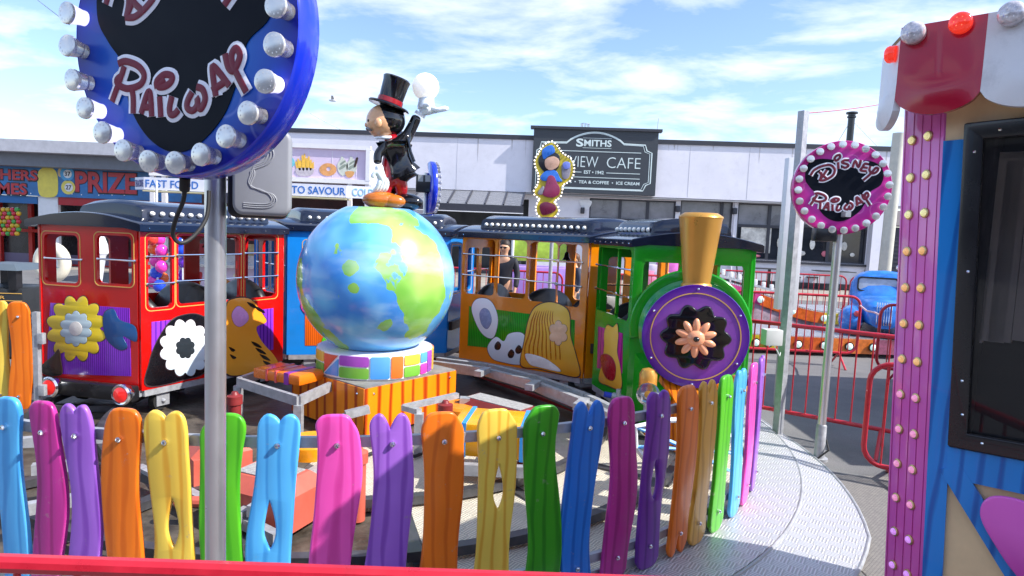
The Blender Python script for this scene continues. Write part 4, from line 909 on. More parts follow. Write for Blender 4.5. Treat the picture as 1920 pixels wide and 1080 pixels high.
# ================================================================= PICKET FENCE
PCOL = {'sky': ('#58b4ec', '#2c80c4'), 'mag': ('#c03490', '#8a1a62'), 'vio': ('#a066cc', '#6c2c9c'), 'org': ('#e8761a', '#c4560c'), 'yel': ('#eccc54', '#d08a18'), 'grn': ('#58b824', '#2f8a14'),
        'pnk': ('#ee56b4', '#c02a84'), 'pur': ('#7c38a4', '#4c1674'), 'dgr': ('#3fa01c', '#1f6c10'), 'blu': ('#2f80dc', '#1454a8'), 'tan': ('#d8a23c', '#a8741c')}
fr_ = root('picket_fence', 'curved fence of wavy rainbow coloured pickets round the toy train ride', 'fence', (CC.x, CC.y, 0))
def picket(colk, pos, yaw, shape, h=.87, w=.150, par=None, org_=None, seed=0, lab=None, lean=0.0):
    rnd = random.Random(seed); c0, c1 = PCOL[colk]
    am = .012+.012*rnd.random(); ph = rnd.random()*6; fq = 5.2+rnd.random()*2
    off = lambda z: am*math.sin(ph+fq*z)
    k1 = rnd.uniform(.05, .11); p1_ = rnd.random()*6; wf = lambda z, sd=0: w/2*(.97+k1*math.sin(p1_+7.5*z+sd*1.3)+.03*math.sin(ph*3+15*z+sd))
    rt_ = [(off(h*t)+wf(h*t), h*t) for t in [.06+i*.86/12 for i in range(13)]]
    lf = [(off(h*t)-wf(h*t, 1), h*t) for t in [.92-i*.86/12 for i in range(13)]]
    o_ = off(h)
    if 'N' in shape: top = [(o_+w*.44, h*.975), (o_+w*.30, h), (o_+w*.14, h*.99), (o_+w*.02, h*.965), (o_-w*.12, h*.99), (o_-w*.30, h), (o_-w*.45, h*.97)]
    elif 'D' in shape: top = [(o_+w*.44, h*.975), (o_+w*.30, h), (o_+w*.16, h*.975), (o_+w*.01, h*.925), (o_-w*.14, h*.975), (o_-w*.28, h), (o_-w*.45, h*.97)]
    else: top = [(o_+w*.42, h*.965), (o_+w*.28, h*.995), (o_, h), (o_-w*.28, h*.995), (o_-w*.42, h*.965)]
    ob_ = off(0)
    if 'F' in shape: bot = [(ob_-w*.44, .03), (ob_-w*.32, .0), (ob_-w*.14, .02), (ob_, .11), (ob_+w*.12, .03), (ob_+w*.28, .0), (ob_+w*.44, .03)]
    else: bot = [(ob_-w*.44, .03), (ob_-w*.25, .0), (ob_+w*.25, .0), (ob_+w*.44, .03)]
    loops = [smooth_loop(rt_+top+lf+bot, 3)]
    if 'H' in shape:
        zc = h*(.62 if 'U' in shape else .50); o2 = off(zc)
        loops.append(smooth_loop([(o2, zc+.115), (o2+.030, zc+.02), (o2+.030, zc-.05), (o2+.004, zc-.105), (o2-.026, zc-.05), (o2-.026, zc+.02)], 4))
    me = curve_mesh(loops, .024, .009)
    me.transform(Matrix.Rotation(PI/2, 4, 'X'))
    me.polygons.foreach_set('use_smooth', [True]*len(me.polygons)); me.set_sharp_from_angle(angle=math.radians(50))
    me.materials.append(wood('picket_'+colk, c0, c1, scale=5.5, dist=6.5, rough=.3, coat=.5, grain=.62, wear=.5))
    o = bpy.data.objects.new('picket', me); COL.objects.link(o); o.parent = par
    o.location = Vector(pos)-Vector(par.location); o.rotation_euler = (0, lean, yaw)
    if lab: o['label'] = lab
    bs = MB()
    for z in (.76*h/.87, .11):
        bs = MB(); bs.sphere((off(z), -.027, z), .0085, n=8, sc=(1, .7, 1)); bs.cyl((off(z), -.012, z), (off(z), -.024, z), .011, n=8)
        bmesh.ops.recalc_face_normals(bs.bm, faces=bs.bm.faces[:]); m_ = bpy.data.meshes.new('bolt'); bs.bm.to_mesh(m_); bs.bm.free(); m_.materials.append(chrome())
        bo = bpy.data.objects.new('bolt', m_); COL.objects.link(bo); bo.parent = o
    return o
PK = [(-70, 742, 'grn', 'P'), (5, 754, 'sky', 'P'), (67, 763, 'mag', 'P'), (141, 768, 'vio', 'N'), (217, 776, 'org', 'P'), (303, 783, 'yel', 'NHL'), (408, 790, 'grn', 'P'), (508, 789, 'sky', 'NHL'), (629, 793, 'pnk', 'P'),
      (735, 790, 'vio', 'D'), (840, 785, 'org', 'P'), (943, 777, 'yel', 'PHU'), (1035, 770, 'dgr', 'P'), (1103, 760, 'blu', 'D'), (1176, 748, 'mag', 'P'), (1244, 740, 'pur', 'NH'), (1299, 728, 'org', 'PF'),
      (1341, 720, 'tan', 'D'), (1374, 709, 'grn', 'P'), (1403, 697, 'sky', 'N'), (1425, 685, 'pnk', 'P'), (1440, 672, 'vio', 'D')]
names = {'grn': 'bright green', 'sky': 'sky blue', 'mag': 'magenta', 'vio': 'violet', 'org': 'orange', 'yel': 'yellow', 'pnk': 'hot pink', 'dgr': 'dark green', 'blu': 'strong blue', 'pur': 'dark purple', 'tan': 'tan yellow'}
angs = []
for i, (px, py, ck, shp) in enumerate(PK):
    v = hit(px, py, .955) ; a = math.atan2(v.y-CC.y, v.x-CC.x); angs.append(a)
    R = 3.235; yaw = a+PI/2
    picket(ck, (CC.x+R*math.cos(a), CC.y+R*math.sin(a), .088), yaw, shp, w=(.118 if px < 160 else .135 if px < 240 else .150), par=fr_, seed=i+3, lab=names[ck]+' picket' + (' with a carved eye hole' if 'H' in shp else ''), lean=random.uniform(-.012, .012))
def arc_tube(a0, a1, R, z, w, h, name, par, n=40):
    b = MB(); sec = [(-w/2, -h/2), (w/2, -h/2), (w/2, h/2), (-w/2, h/2)]
    b.ring([[Vector((CC.x+(R+q[0])*math.cos(a), CC.y+(R+q[0])*math.sin(a), z+q[1])) for q in sec] for a in [a0+(a1-a0)*i/n for i in range(n+1)]])
    return b.build(name, galv(), par, smooth=False)
arc_tube(angs[0]-.05, angs[-1]+.03, 3.200, .845, .024, .042, 'rail', fr_); arc_tube(angs[0]-.05, angs[-1]+.03, 3.200, .20, .024, .042, 'rail', fr_)
arc_tube(angs[0]-.05, angs[-1]+.03, 3.195, .105, .012, .05, 'kerb', fr_)
for px, py in ((178, 772), (1072, 764), (1385, 700)):
    v = hit(px, py, .9); a = math.atan2(v.y-CC.y, v.x-CC.x)
    b = MB(); b.box((CC.x+3.178*math.cos(a), CC.y+3.178*math.sin(a), .48), (.035, .018, .80), rz=a+PI/2); b.build('post', galv(), fr_, smooth=False)
# gate panel at the left
gt = root('picket_gate', 'open gate panel of yellow and orange pickets with galvanised frame beside the red carriage', 'gate', at(68, 700, 4.95))
A = at(68, 608, 4.95); A.z = 0; B_ = A+Vector((-1.15, .10, 0)); d = (B_-A).normalized()
for k, ck in enumerate(('org', 'yel', 'vio', 'pnk', 'sky')):
    p = A+d*(.12+.185*k); picket(ck, (p.x, p.y-.03, .12), .1, 'N' if k % 2 else 'P', h=.86, w=.155, par=gt, seed=40+k, lab=names[ck]+' gate picket')
for z in (.84, .22):
    b = MB(); bar(b, (A.x, A.y, z), (B_.x, B_.y, z), .03, .045); b.build('rail', galv(), gt, smooth=False)
for p in (A, B_):
    b = MB(); b.box((p.x, p.y, .47), (.04, .04, .88)); b.build('post', galv(), gt, smooth=False)
for z in (.70, .28):
    b = MB(); b.box((A.x+.045, A.y-.01, z), (.05, .04, .09), bev=.006); b.build('hinge', galv(), gt)
# ================================================================= BARRIERS
def barrier(label, A, B_, h=1.0, zb=.2, feet=True, r=.019, step=.115, group='red tube crowd barriers', corner=.14, slope=0.0):
    A = V2(A); B_ = V2(B_); L = (B_-A).length; d = (B_-A).normalized(); nrm = Vector((-d.y, d.x, 0))
    o = root('crowd_barrier', label, 'barrier', A, group)
    pts = []
    for cx_, cz, a0 in ((L-corner, h-corner, 0), (corner, h-corner, 90), (corner, zb+corner, 180), (L-corner, zb+corner, 270)):
        for i in range(6):
            a = math.radians(a0+18*i); pts.append(A+d*(cx_+corner*math.cos(a))+Vector((0, 0, cz+corner*math.sin(a))))
    b = MB(); b.tube(pts, r, 10, closed=True); b.build('frame', redp(), o)
    n = int(L/step)
    for i in range(1, n):
        p = A+d*(L*i/n); dz = 0; xx = L*i/n; e = min(xx, L-xx); dz = corner-math.sqrt(max(0, corner**2-(corner-e)**2)) if e < corner else 0
        b = MB(); b.cyl(p+Vector((0, 0, zb+dz)), p+Vector((0, 0, h-dz)), .0065, n=6); b.build('bar', redp(), o)
    if feet:
        for f in (.13, .87):
            p = A+d*L*f
            b = MB(); b.tube([p+nrm*.24, p+Vector((0, 0, zb)), p-nrm*.24], r*.8, 8); b.build('foot', redp(), o)
    return o
w = lambda px, py, Y: (lambda v: (v.x, v.y))(at(px, py, Y))
barrier('nearest red barrier rail crossing the bottom left foreground in front of the pickets', w(-420, 1050, 1.20), w(1900, 1115, 1.235), h=.995, zb=.2, group='red tube crowd barriers')
barrier('red barrier beside the railway deck, behind the pink sign pole', (1.75, 6.05), (3.30, 4.95), h=.98)
barrier('red barrier partly hidden behind the pink bulb column, nearest the booth', w(1632, 700, 4.55), (3.9, 3.9), h=.86, zb=.1)
barrier('red barrier with round corner and splayed foot in front of the orange ride platform', (3.05, 8.85), w(1611, 600, 8.75), h=1.0)
barrier('red barrier in front of the blue ride car', w(1650, 600, 7.75), (6.6, 7.5), h=1.0)
barrier('far red barrier by the black cafe chairs', (4.95, 15.0), w(1584, 560, 14.6), h=1.0)
barrier('far red barrier behind the blue ride car', w(1592, 560, 14.5), (10.2, 14.3), h=1.0)
barrier('red barrier seen through the orange carriage windows', (-1.4, 11.6), (.9, 11.3), h=1.0)
barrier('red barrier seen between the two people behind the train', (1.1, 11.6), (3.4, 11.8), h=1.0)
b = MB(); b.tube([at(1613, 573, 8.7), at(1625, 583, 8.5), at(1640, 586, 8.2), at(1652, 592, 7.8)], .012, 6); tag(b.build('plastic_chain', mat('chain', (.75, .5, .52), .5)), 'pale red and white chain sagging between two barriers near the blue car', 'chain')
# ================================================================= ROUND BULB SIGNS
def ribbon(mb, pts, w_, M, lift, sx, sy, ox=0, oy=0):
    P2 = smooth_loop(pts, 5, closed=False); k = Vector((M.col[2][0], M.col[2][1], M.col[2][2])).normalized()
    mb.tube([M @ Vector((x*sx+ox, y*sy+oy, lift)) for x, y in P2], w_, 8, flat=k)
DIS = {'D': [[(235,405),(272,352),(350,315),(430,306),(476,345),(468,398),(425,432),(370,455),(325,452)], [(340,372),(345,410),(330,452)], [(322,370),(362,408),(412,446)], [(400,352),(362,410),(330,450)]],
 'i': [[(470,255),(482,222),(518,208),(525,232),(495,262),(472,256)], [(508,280),(515,345)]],
 's': [[(617,263),(570,262),(548,282),(598,300),(613,316),(585,334),(554,325)]], 'n': [[(655,335),(680,268),(713,332),(735,262)]],
 'e': [[(812,305),(775,300),(752,335),(736,362),(795,372)], [(757,333),(806,340)]],
 'y': [[(832,322),(824,362),(852,394),(890,384),(910,356),(888,342),(858,372),(822,412),(766,460)]]}
RAI = {'R': [[(425,352),(470,342),(545,378),(580,435),(556,488),(480,505),(425,480),(410,448),(435,428)], [(462,370),(430,450),(375,572)], [(500,500),(508,560),(504,655)]],
 'A': [[(552,660),(592,552),(612,548),(616,682)], [(565,622),(612,628)]], 'i': [[(656,520),(655,480),(700,446),(745,460),(735,495),(695,516),(660,508),(700,470)], [(668,570),(670,690)]],
 'L': [[(740,575),(724,640),(728,678),(752,680),(776,655)]], 'W': [[(858,562),(830,612),(828,652),(858,668),(884,640),(886,600),(888,640),(905,662),(930,610),(918,555),(884,535)]],
 'A2': [[(990,598),(976,450),(992,440),(1066,548)], [(970,565),(1046,522)]], 'Y': [[(1048,368),(1062,440),(1086,468),(1110,440),(1128,385),(1108,345),(1084,375),(1086,430),(1110,490),(1156,592)]]}
def sgn_blk():
    m_ = mat('sign_black', (.004, .006, .012), .4, coat=0, var=.1); m_.node_tree.nodes['Principled BSDF'].inputs['Specular IOR Level'].default_value = .12; return m_
def bulb_sign(name, label, c, a_deg, R, face_c0, face_c1, rim_c, n_b, lit, vs=1.0, vo=0.0, group='round bulb edged railway signs', bl=.042, br=.0265, depth=.085, art_on=True, tilt=0.0):
    c = Vector(c); o = root(name, label, 'sign', c, group)
    n = Vector((-math.sin(math.radians(a_deg)), -math.cos(math.radians(a_deg)), 0)); x = Vector((-n.y, n.x, 0))
    if tilt: n = (n+Vector((0, 0, -tilt))).normalized()
    y = n.cross(x).normalized()
    M = Matrix((x, y, n)).transposed().to_4x4(); M.translation = c
    Mr = M
    rimm = mat('rim_'+name+rim_c, rim_c, .18, coat=1, var=.15, dirt=.08)
    b = MB(); b.lathe([(.0001, -depth), (R*.97, -depth), (R, -depth+.012), (R, -.006), (R*.985, 0), (R*.985, -.004)], Mr, 72); b.build('rim', rimm, o, ang=50)
    b = MB(); b.lathe([(R*.984, -.006), (R*.984, -.001), (.0001, -.001)], Mr, 72)
    fm = bpy.data.materials.new('face_'+name); fm.use_nodes = True; t = fm.node_tree; pb = t.nodes['Principled BSDF']; pb.inputs['Roughness'].default_value = .3; pb.inputs['Coat Weight'].default_value = .15; pb.inputs['Specular IOR Level'].default_value = .3
    tcn = N(t, 'ShaderNodeTexCoord'); ln = N(t, 'ShaderNodeVectorMath', operation='LENGTH'); t.links.new(tcn.outputs['Object'], ln.inputs[0])
    cr = N(t, 'ShaderNodeValToRGB'); cr.color_ramp.elements[0].position = R*.55; cr.color_ramp.elements[0].color = srgb(face_c0); cr.color_ramp.elements[1].position = R*.98; cr.color_ramp.elements[1].color = srgb(face_c1)
    t.links.new(ln.outputs['Value'], cr.inputs[0]); vo_ = N(t, 'ShaderNodeTexVoronoi'); vo_.inputs['Scale'].default_value = 5.5/R*.36; t.links.new(tcn.outputs['Object'], vo_.inputs[0])
    vr = N(t, 'ShaderNodeValToRGB'); e = vr.color_ramp.elements; e[0].position = .30; e[0].color = (0, 0, 0, 1); e[1].position = .33; e[1].color = (.10, .10, .10, 1); q_ = e.new(.36); q_.color = (0, 0, 0, 1); q2 = e.new(0.05); q2.color = (.03, .03, .03, 1); q3 = e.new(0.0); q3.color = (.35, .35, .35, 1)
    t.links.new(vo_.outputs['Distance'], vr.inputs[0]); ad = N(t, 'ShaderNodeMixRGB', blend_type='ADD'); ad.inputs[0].default_value = 1; t.links.new(cr.outputs[0], ad.inputs[1]); t.links.new(vr.outputs[0], ad.inputs[2])
    t.links.new(ad.outputs[0], pb.inputs['Base Color'])
    fo = b.build('face', fm, o, origin=c)
    if art_on:
        sh = [(-.76, .38), (-.70, .52), (-.50, .60), (-.20, .58), (0, .50), (.20, .56), (.50, .58), (.72, .48), (.80, .30), (.76, .08), (.58, -.06), (.50, -.28), (.38, -.50), (.15, -.68), (-.08, -.72), (-.30, -.62), (-.46, -.42), (-.53, -.15), (-.66, 0), (-.76, .15)]
        plate('black_shape', [smooth_loop([(p[0]*R, (p[1]*vs+vo)*R) for p in sh], 6)], .002, Mr, sgn_blk(), fo)
        rot = math.radians(2.5)
        def cvt(pts, kind):
            o_ = []
            for (px, py) in pts:
                if kind == 'D': u, v = (px-562)/500, (530-py)/462
                else: u, v = (px-787)/648, ((190-py)/820+.06)/1.12
                u, v = u*math.cos(rot)-v*math.sin(rot), u*math.sin(rot)+v*math.cos(rot)
                o_.append((u*R, (v*vs+vo)*R))
            return o_
        lw = R*.030
        for kind, dct in (('D', DIS), ('R', RAI)):
            for key, strokes in dct.items():
                bw = MB(); bm_ = MB()
                for s_ in strokes:
                    pts = cvt(s_, kind); ribbon(bw, pts, lw*1.75, Mr, .003, 1, 1); ribbon(bm_, pts, lw*.85, Mr, .003+lw*.30, 1, 1)
                l_ = bw.build('letter_outline', mat('letter_white', (.82, .82, .88), .35, coat=.5), fo); bm_.build('letter', mat('letter_maroon', '#74102c', .45, coat=0), l_)
    for i in range(n_b):
        a = 2*PI*(i+.35)/n_b; p = Mr @ Vector((R*.91*math.cos(a), R*.91*math.sin(a), .001)); tw = random.Random(i*7+n_b); MM = Mr @ Matrix.Rotation(tw.uniform(-.07, .07), 4, 'X') @ Matrix.Rotation(tw.uniform(-.07, .07), 4, 'Y'); MM.translation = p
        lit_i = (i in lit)
        b = MB(); b.lathe([(br*.74, 0), (br*.74, bl*.2), (br*.97, bl*.9), (br, bl), (br*.92, bl+.004), (.0001, bl+.006)], MM, 20)
        gm = mat('bulb_lit', (.8, .8, .9), .15, var=.2, vscale=110, coat=1, emit=(.75, .72, 1.0), es=.7) if lit_i else mat('bulb_clear' if i % 3 else 'bulb_cloudy', (.62, .60, .66) if i % 3 else (.50, .47, .46), .16, coat=1, var=.35, vscale=110, trans=.72)
        bb_ = b.build('bulb', gm, o)
        b = MB(); b.lathe([(br*.98, bl-.002), (br*1.05, bl), (br*1.03, bl+.006), (br*.9, bl+.007)], MM, 20)
        for k in range(11): 
            aa = 2*PI*k/11; b.sphere(MM @ Vector((br*.72*math.cos(aa), br*.72*math.sin(aa), bl+.005)), br*.12, n=6)
        b.build('bulb_bezel', mat('bezel', (.75, .74, .72), .2, metal=.5, coat=1), bb_)
    return o, Mr
def pole(par, p, z1, r_=.031, base=True, z0=0.0):
    b = MB(); b.cyl(Vector((p[0], p[1], z0)), Vector((p[0], p[1], z1)), r_, n=24); b.build('pole', mat('pole_steel', (.62, .62, .63), .34, .85, var=.04, vscale=4), par)
    if base:
        b = MB(); b.lathe([(r_*2.1, 0), (r_*2.1, .02), (r_*1.3, .022), (r_*1.25, .28), (r_*1.02, .29)], Matrix.Translation((p[0], p[1], z0)), 20); b.build('socket', galv(), par)
c0 = at(337, 62, 1.60)
bs, Mr = bulb_sign('blue_bulb_sign', 'large blue round railway sign edged with clear bulbs, at the upper left', c0, 18, .352, '#1668c8', '#1a1fa0', '#1a35c8', 24, (3, 11, 14, 15, 22), vs=1.10, vo=-.03)
pb_ = at(404, 700, 1.95); pole(bs, (pb_.x, pb_.y), c0.z+.25)
b = MB(); bar(b, (pb_.x, pb_.y, c0.z), c0+Vector((.03, .1, 0)), .04, .04); b.build('bracket', galv(), bs)
b = MB(); pts = [at(347, 335, 1.66), at(344, 375, 1.70), at(330, 410, 1.74), at(324, 440, 1.78), at(340, 456, 1.80), at(366, 440, 1.84), at(388, 405, 1.88), at(392, 350, 1.90)]
P3 = []
for i in range(len(pts)-1):
    for k in range(5):
        a, b2, c2, d2 = pts[max(0, i-1)], pts[i], pts[i+1], pts[min(len(pts)-1, i+2)]; t = k/5
        P3.append(.5*((2*b2)+(c2-a)*t+(2*a-5*b2+4*c2-d2)*t*t+(3*b2-a-3*c2+d2)*t**3))
b.tube(P3, .006, 8); b.cyl(at(347, 332, 1.66), at(346, 356, 1.68), .013, n=12); b.build('cable', rubber(), bs)
c1 = at(1579, 352, 4.82)
ps, _ = bulb_sign('pink_bulb_sign', 'pink round railway sign edged with bulbs on a steel pole at the right', c1, 9, .352, '#c040a8', '#b81878', '#c42a8c', 24, (0, 1, 4, 5, 6, 15, 16, 19, 20, 21, 22, 23), bl=.02)
pp = hit(1535, 862, 0); pole(ps, (pp.x, pp.y), c1.z-.1)
b = MB(); bar(b, (pp.x, pp.y, c1.z-.2), (pp.x, pp.y-.12, c1.z-.2), .04, .04); b.build('bracket', galv(), ps)
b = MB(); b.box((pp.x-.12, pp.y-.02, c1.z-.36), (.16, .08, .10), bev=.01); b.build('junction_box', black(), ps)
b = MB(); b.tube([Vector((pp.x-.2, pp.y+.02, .01)), Vector((pp.x-.05, pp.y-.07, .03)), Vector((pp.x+.04, pp.y-.06, .10)), Vector((pp.x+.05, pp.y, .16)), Vector((pp.x, pp.y+.05, .12))], .008, 6); b.build('cable', rubber(), ps)
c2 = at(812, 352, 8.9)
fs_, Mf = bulb_sign('blue_bulb_sign', 'small looking blue round sign seen from behind next to the statue boots', c2, -108, .36, '#1668c8', '#1a1fa0', '#1a35c8', 24, (), art_on=False, depth=.07)
pole(fs_, (c2.x-.10, c2.y), c2.z+.2, base=True)
fl = root('floodlight', 'black floodlight with twin lamps mounted behind the far blue round sign', 'floodlight', at(797, 345, 8.8))
b = MB(); b.box(at(797, 345, 8.8), (.24, .14, .24), bev=.02); b.build('case', black(), fl)
b = MB()
p = at(797, 338, 8.8)
for dx_ in (-.05, .05): b.box(p+Vector((dx_, -.075, .02)), (.07, .01, .09))
b.build('lamp_window', mat('flood_glass', (.4, .4, .38), .2), fl)
# grey ballast case behind the big blue sign
bx = root('ballast_case', 'grey plastic ballast case with a moulded S groove behind the large blue sign', 'case', at(488, 335, 1.98))
Mx = frame(at(430, 402, 1.93), Vector((1, .22, 0)), Vector((-.045, 0, 1))) @ Matrix.Diagonal((.88, .97, 1, 1))
plate('back_shell', [rrect(0, 0, .185, .245, .02)], .05, Mx, black(), bx, bevel=.008, lift=-.05)
fg = mat('case_grey', (.26, .27, .29), .5, var=.06)
plate('lid', [rrect(.03, .012, .195, .255, .022)], .045, Mx, fg, bx, bevel=.012, lift=.0)
b = MB(); 
for off_ in (0, .012, .024):
    o2 = off_; L_ = [(.085+o2*.3, .238), (.120+o2*.5, .222), (.132+o2*.8, .19), (.118+o2*.6, .165-o2*.2), (.088-o2*.2, .150-o2*.5), (.070-o2*.5+.02, .125), (.078-o2*.2, .098+o2*.3-.01), (.108+o2*.2, .080-o2*.2), (.138+o2*.5, .066), (.146+o2*.6, .048-o2*.2), (.125+o2*.2, .036-o2*.5), (.055, .036-o2*.5)]
    b.tube([Mx @ Vector((x, y, .045)) for x, y in smooth_loop(L_, 5, False)], .0028, 6)
b.build('groove', fg, bx)
b = MB(); bar(b, at(428, 372, 1.95), at(440, 372, 1.95), .03, .03); b.build('bracket', galv(), bx)
# ================================================================= CAFE
FA = Vector((-9.2, 25.7, 0)); FB = Vector((14.9, 24.0, 0))
Mc = frame(FA, FB-FA)
def fz(px, py, A=FA, B_=FB): return wallhit(A, B_, px, py)
cafe = root('cafe_building', 'long low white cafe building with dark trim and dark framed windows behind the ride', 'building', (3, 25, 0))
cw = mat('render_white', (.72, .71, .78), .6, var=.06, vscale=1.1, dirt=.13)
dk = mat('trim_dark', (.035, .036, .048), .45, var=.1)
glassd = mat('window_glass', (.022, .026, .034), .05, coat=.8, var=.5, vscale=1.2)
blind = mat('window_blind', (.20, .20, .22), .3, coat=.9, var=.35, vscale=1.4)
LW = (FB-FA).length
u_l = 0.0; u_r = fz(1690, 350)[0]; z_t = 5.28; z_f = fz(1250, 372)[1]
wins = []
def win(x0, x1, y0, y1): 
    a, t_ = fz(x0, y0); c_, d_ = fz(x1, y1); return (a, d_, c_, t_)
W1 = win(1106, 1259, 371, 520); W2 = win(1277, 1372, 374, 520); W3 = win(1380, 1478, 380, 490); W4 = win(1484, 1622, 384, 496)
z_s = W4[1]
W3 = (W3[0]+.10, z_s, W3[2]-.06, W3[3]); W4 = (W4[0]+.10, z_s, W4[2], W4[3]); W2 = (W2[0], z_s, W2[2]-.14, W2[3]); W1 = (W1[0], z_s, W1[2], W1[3]); W2 = (W2[0], z_s, W2[2], W2[3])
ds = win(802, 985, 390, 530); ds = (ds[0], .1, ds[2], 3.0)
plate('wall', [rect(0, 0, fz(1662, 450)[0], z_f)]+[rect(*[(q[0]), q[1], q[2], q[3]]) for q in (W1, W2, W3, W4, ds)], .25, Mc, cw, cafe, lift=-.25, smooth=False)
b = MB(); b.box(((fz(1662, 450)[0])/2, z_f+(z_t-z_f)/2, -3.0), (fz(1662, 450)[0], z_t-z_f-.3, 5.4), M=Mc); b.build('roof_block', mat('roof_grey', (.2, .2, .21), .8), cafe, smooth=False)
b = MB(); b.box(((u_r)/2, z_f+(z_t-z_f)/2, .18), (u_r, z_t-z_f-.02, .36), M=Mc); b.build('fascia', cw, cafe, smooth=False)
b = MB(); b.box((u_r/2, z_t+.06, .16), (u_r+.1, .17, .50), M=Mc); b.build('roof_trim', dk, cafe, smooth=False)
b = MB(); b.box((u_r/2, z_f-.035, .18), (u_r, .05, .40), M=Mc); b.build('soffit', mat('soffit', (.3, .3, .32), .6), cafe, smooth=False)
for x in (740, 860, 1290, 1400, 1540): 
    u = fz(x, 300)[0]; b = MB(); b.box((u, (z_f+z_t)/2, .362), (.012, z_t-z_f-.1, .006), M=Mc); b.build('panel_joint', mat('joint', (.5, .5, .55), .6), cafe, smooth=False)
b = MB(); b.box((u_r+.03, (z_t+z_f)/2, .18), (.06, z_t-z_f, .40), M=Mc); b.build('end_trim', dk, cafe, smooth=False)
def window(W_, cols, rows, par, gm=glassd, upper=None):
    f = root_like = None
    bars = [rect(W_[0], W_[1], W_[2], W_[3])]
    xs = [W_[0]+(W_[2]-W_[0])*c_ for c_ in cols]; ys = [W_[1]+(W_[3]-W_[1])*r for r in rows]
    hb_ = .055
    for i in range(len(xs)-1):
        for j in range(len(ys)-1):
            bars.append(rect(xs[i]+hb_, ys[j]+hb_, xs[i+1]-hb_, ys[j+1]-hb_))
    f = plate('window', bars, .10, Mc, dk, par, lift=-.16, smooth=False)
    for i in range(len(xs)-1):
        for j in range(len(ys)-1):
            b = MB(); b.quad(*[Mc @ Vector((x, y, -.13)) for x, y in rect(xs[i]+hb_*.6, ys[j]+hb_*.6, xs[i+1]-hb_*.6, ys[j+1]-hb_*.6)]); b.build('pane', (upper if (upper and j == len(ys)-2) else gm), f, smooth=False)
    b = MB(); b.box(((W_[0]+W_[2])/2, W_[1]-.05, .02), (W_[2]-W_[0]+.16, .09, .16), M=Mc); b.build('sill', dk, f, smooth=False)
window(W1, (0, .36, .68, 1), (0, .38, .62, 1), cafe, glassd, blind); window(W2, (0, .8, 1), (0, .5, 1), cafe, glassd, blind)
window(W3, (0, .62, 1), (0, .60, 1), cafe, glassd, blind); window(W4, (0, .5, 1), (0, .64, 1), cafe, glassd, blind)
# reflections in the cafe windows, put on the panes as pale and pink pieces
inn = mat('reflection_pale', (.62, .60, .55), .6, var=.5, vscale=3); inn2 = mat('reflection_pink', (.45, .12, .16), .6, var=.4, vscale=4)
b = MB(); W_ = win(1392, 1445, 422, 475); b.box(((W_[0]+W_[2])/2, (W_[1]+W_[3])/2, -.11), (W_[2]-W_[0], W_[3]-W_[1], .012), M=Mc); b.build('reflection_sheet', inn, cafe, smooth=False)
for (x, y, w_, h_, m_) in ((1525, 458, 9, 22, inn), (1505, 475, 14, 10, inn), (1548, 476, 12, 12, inn2), (1585, 462, 10, 18, inn), (1600, 478, 9, 8, inn), (1418, 480, 20, 7, inn2), (1462, 455, 6, 20, inn)):
    W_ = win(x-w_/2, x+w_/2, y-h_/2, y+h_/2)
    b = MB(); b.sphere(Mc @ Vector(((W_[0]+W_[2])/2, (W_[1]+W_[3])/2, -.09)), .5*(W_[2]-W_[0]), n=8, sc=(1, .12, (W_[3]-W_[1])/(W_[2]-W_[0]))); b.build('reflection_spot', m_, cafe)
b = MB(); b.box((fz(1400, 530)[0]-6, .12, .02), (22, .22, .06), M=Mc); b.build('plinth', dk, cafe, smooth=False)
for x in (1375, 1481): 
    u = fz(x, 430)[0]; b = MB(); b.cyl(Mc @ Vector((u, .1, .06)), Mc @ Vector((u, z_f-.05, .06)), .04, n=8); b.build('downpipe', cw if x == 1375 else dk, cafe)
for x, y in ((1092, 395), (1270, 392), (1376, 396)):
    u, z = fz(x, y); b = MB(); b.box((u, z, .12), (.16, .24, .2), M=Mc, bev=.03); b.build('wall_lamp', dk, cafe)
u, z = fz(1098, 382); plate('shield_plaque', [smooth_loop([(u-.22, z+.12), (u+.22, z+.12), (u+.17, z-.12), (u, z-.24), (u-.17, z-.12)], 3)], .03, Mc, white(), cafe, lift=.01)
# shopfront under the glass canopy
b = MB(); b.box(((ds[0]+ds[2])/2, 1.55, -.5), (ds[2]-ds[0]+.4, 3.0, .05), M=Mc); b.build('shop_recess', mat('shop_dark', (.03, .035, .04), .4, var=.6, vscale=2), cafe, smooth=False)
cn = root('glass_canopy', 'sloping dark ribbed glass canopy over the cafe entrance, left of the cafe sign', 'canopy', Mc @ Vector((fz(850, 380)[0], 3, 0)))
ca, cb_ = fz(792, 366)[0], fz(985, 372)[0]
b = MB(); b.hexa([Mc @ Vector(v) for v in ((ca, 3.18, .38), (cb_, 3.18, .38), (cb_, 2.62, 1.9), (ca, 2.62, 1.9))], [Mc @ Vector(v) for v in ((ca, 3.22, .38), (cb_, 3.22, .38), (cb_, 2.66, 1.9), (ca, 2.66, 1.9))]); b.build('glazing', mat('canopy_grey', (.16, .165, .18), .25, coat=.5, var=.15), cn, smooth=False)
for k in range(7):
    u = ca+(cb_-ca)*k/6; b = MB(); bar(b, Mc @ Vector((u, 3.24, .4)), Mc @ Vector((u-.0, 2.68, 1.9)), .05, .05); b.build('rib', dk, cn, smooth=False)
b = MB(); b.box(((ca+cb_)/2, 2.52, 1.93), (cb_-ca+.1, .26, .06), M=Mc); b.build('valance', dk, cn, smooth=False)
b = MB(); b.box(((ca+cb_)/2, 2.38, 1.95), (cb_-ca+.1, .03, .08), M=Mc); b.build('gutter', white(), cn, smooth=False)
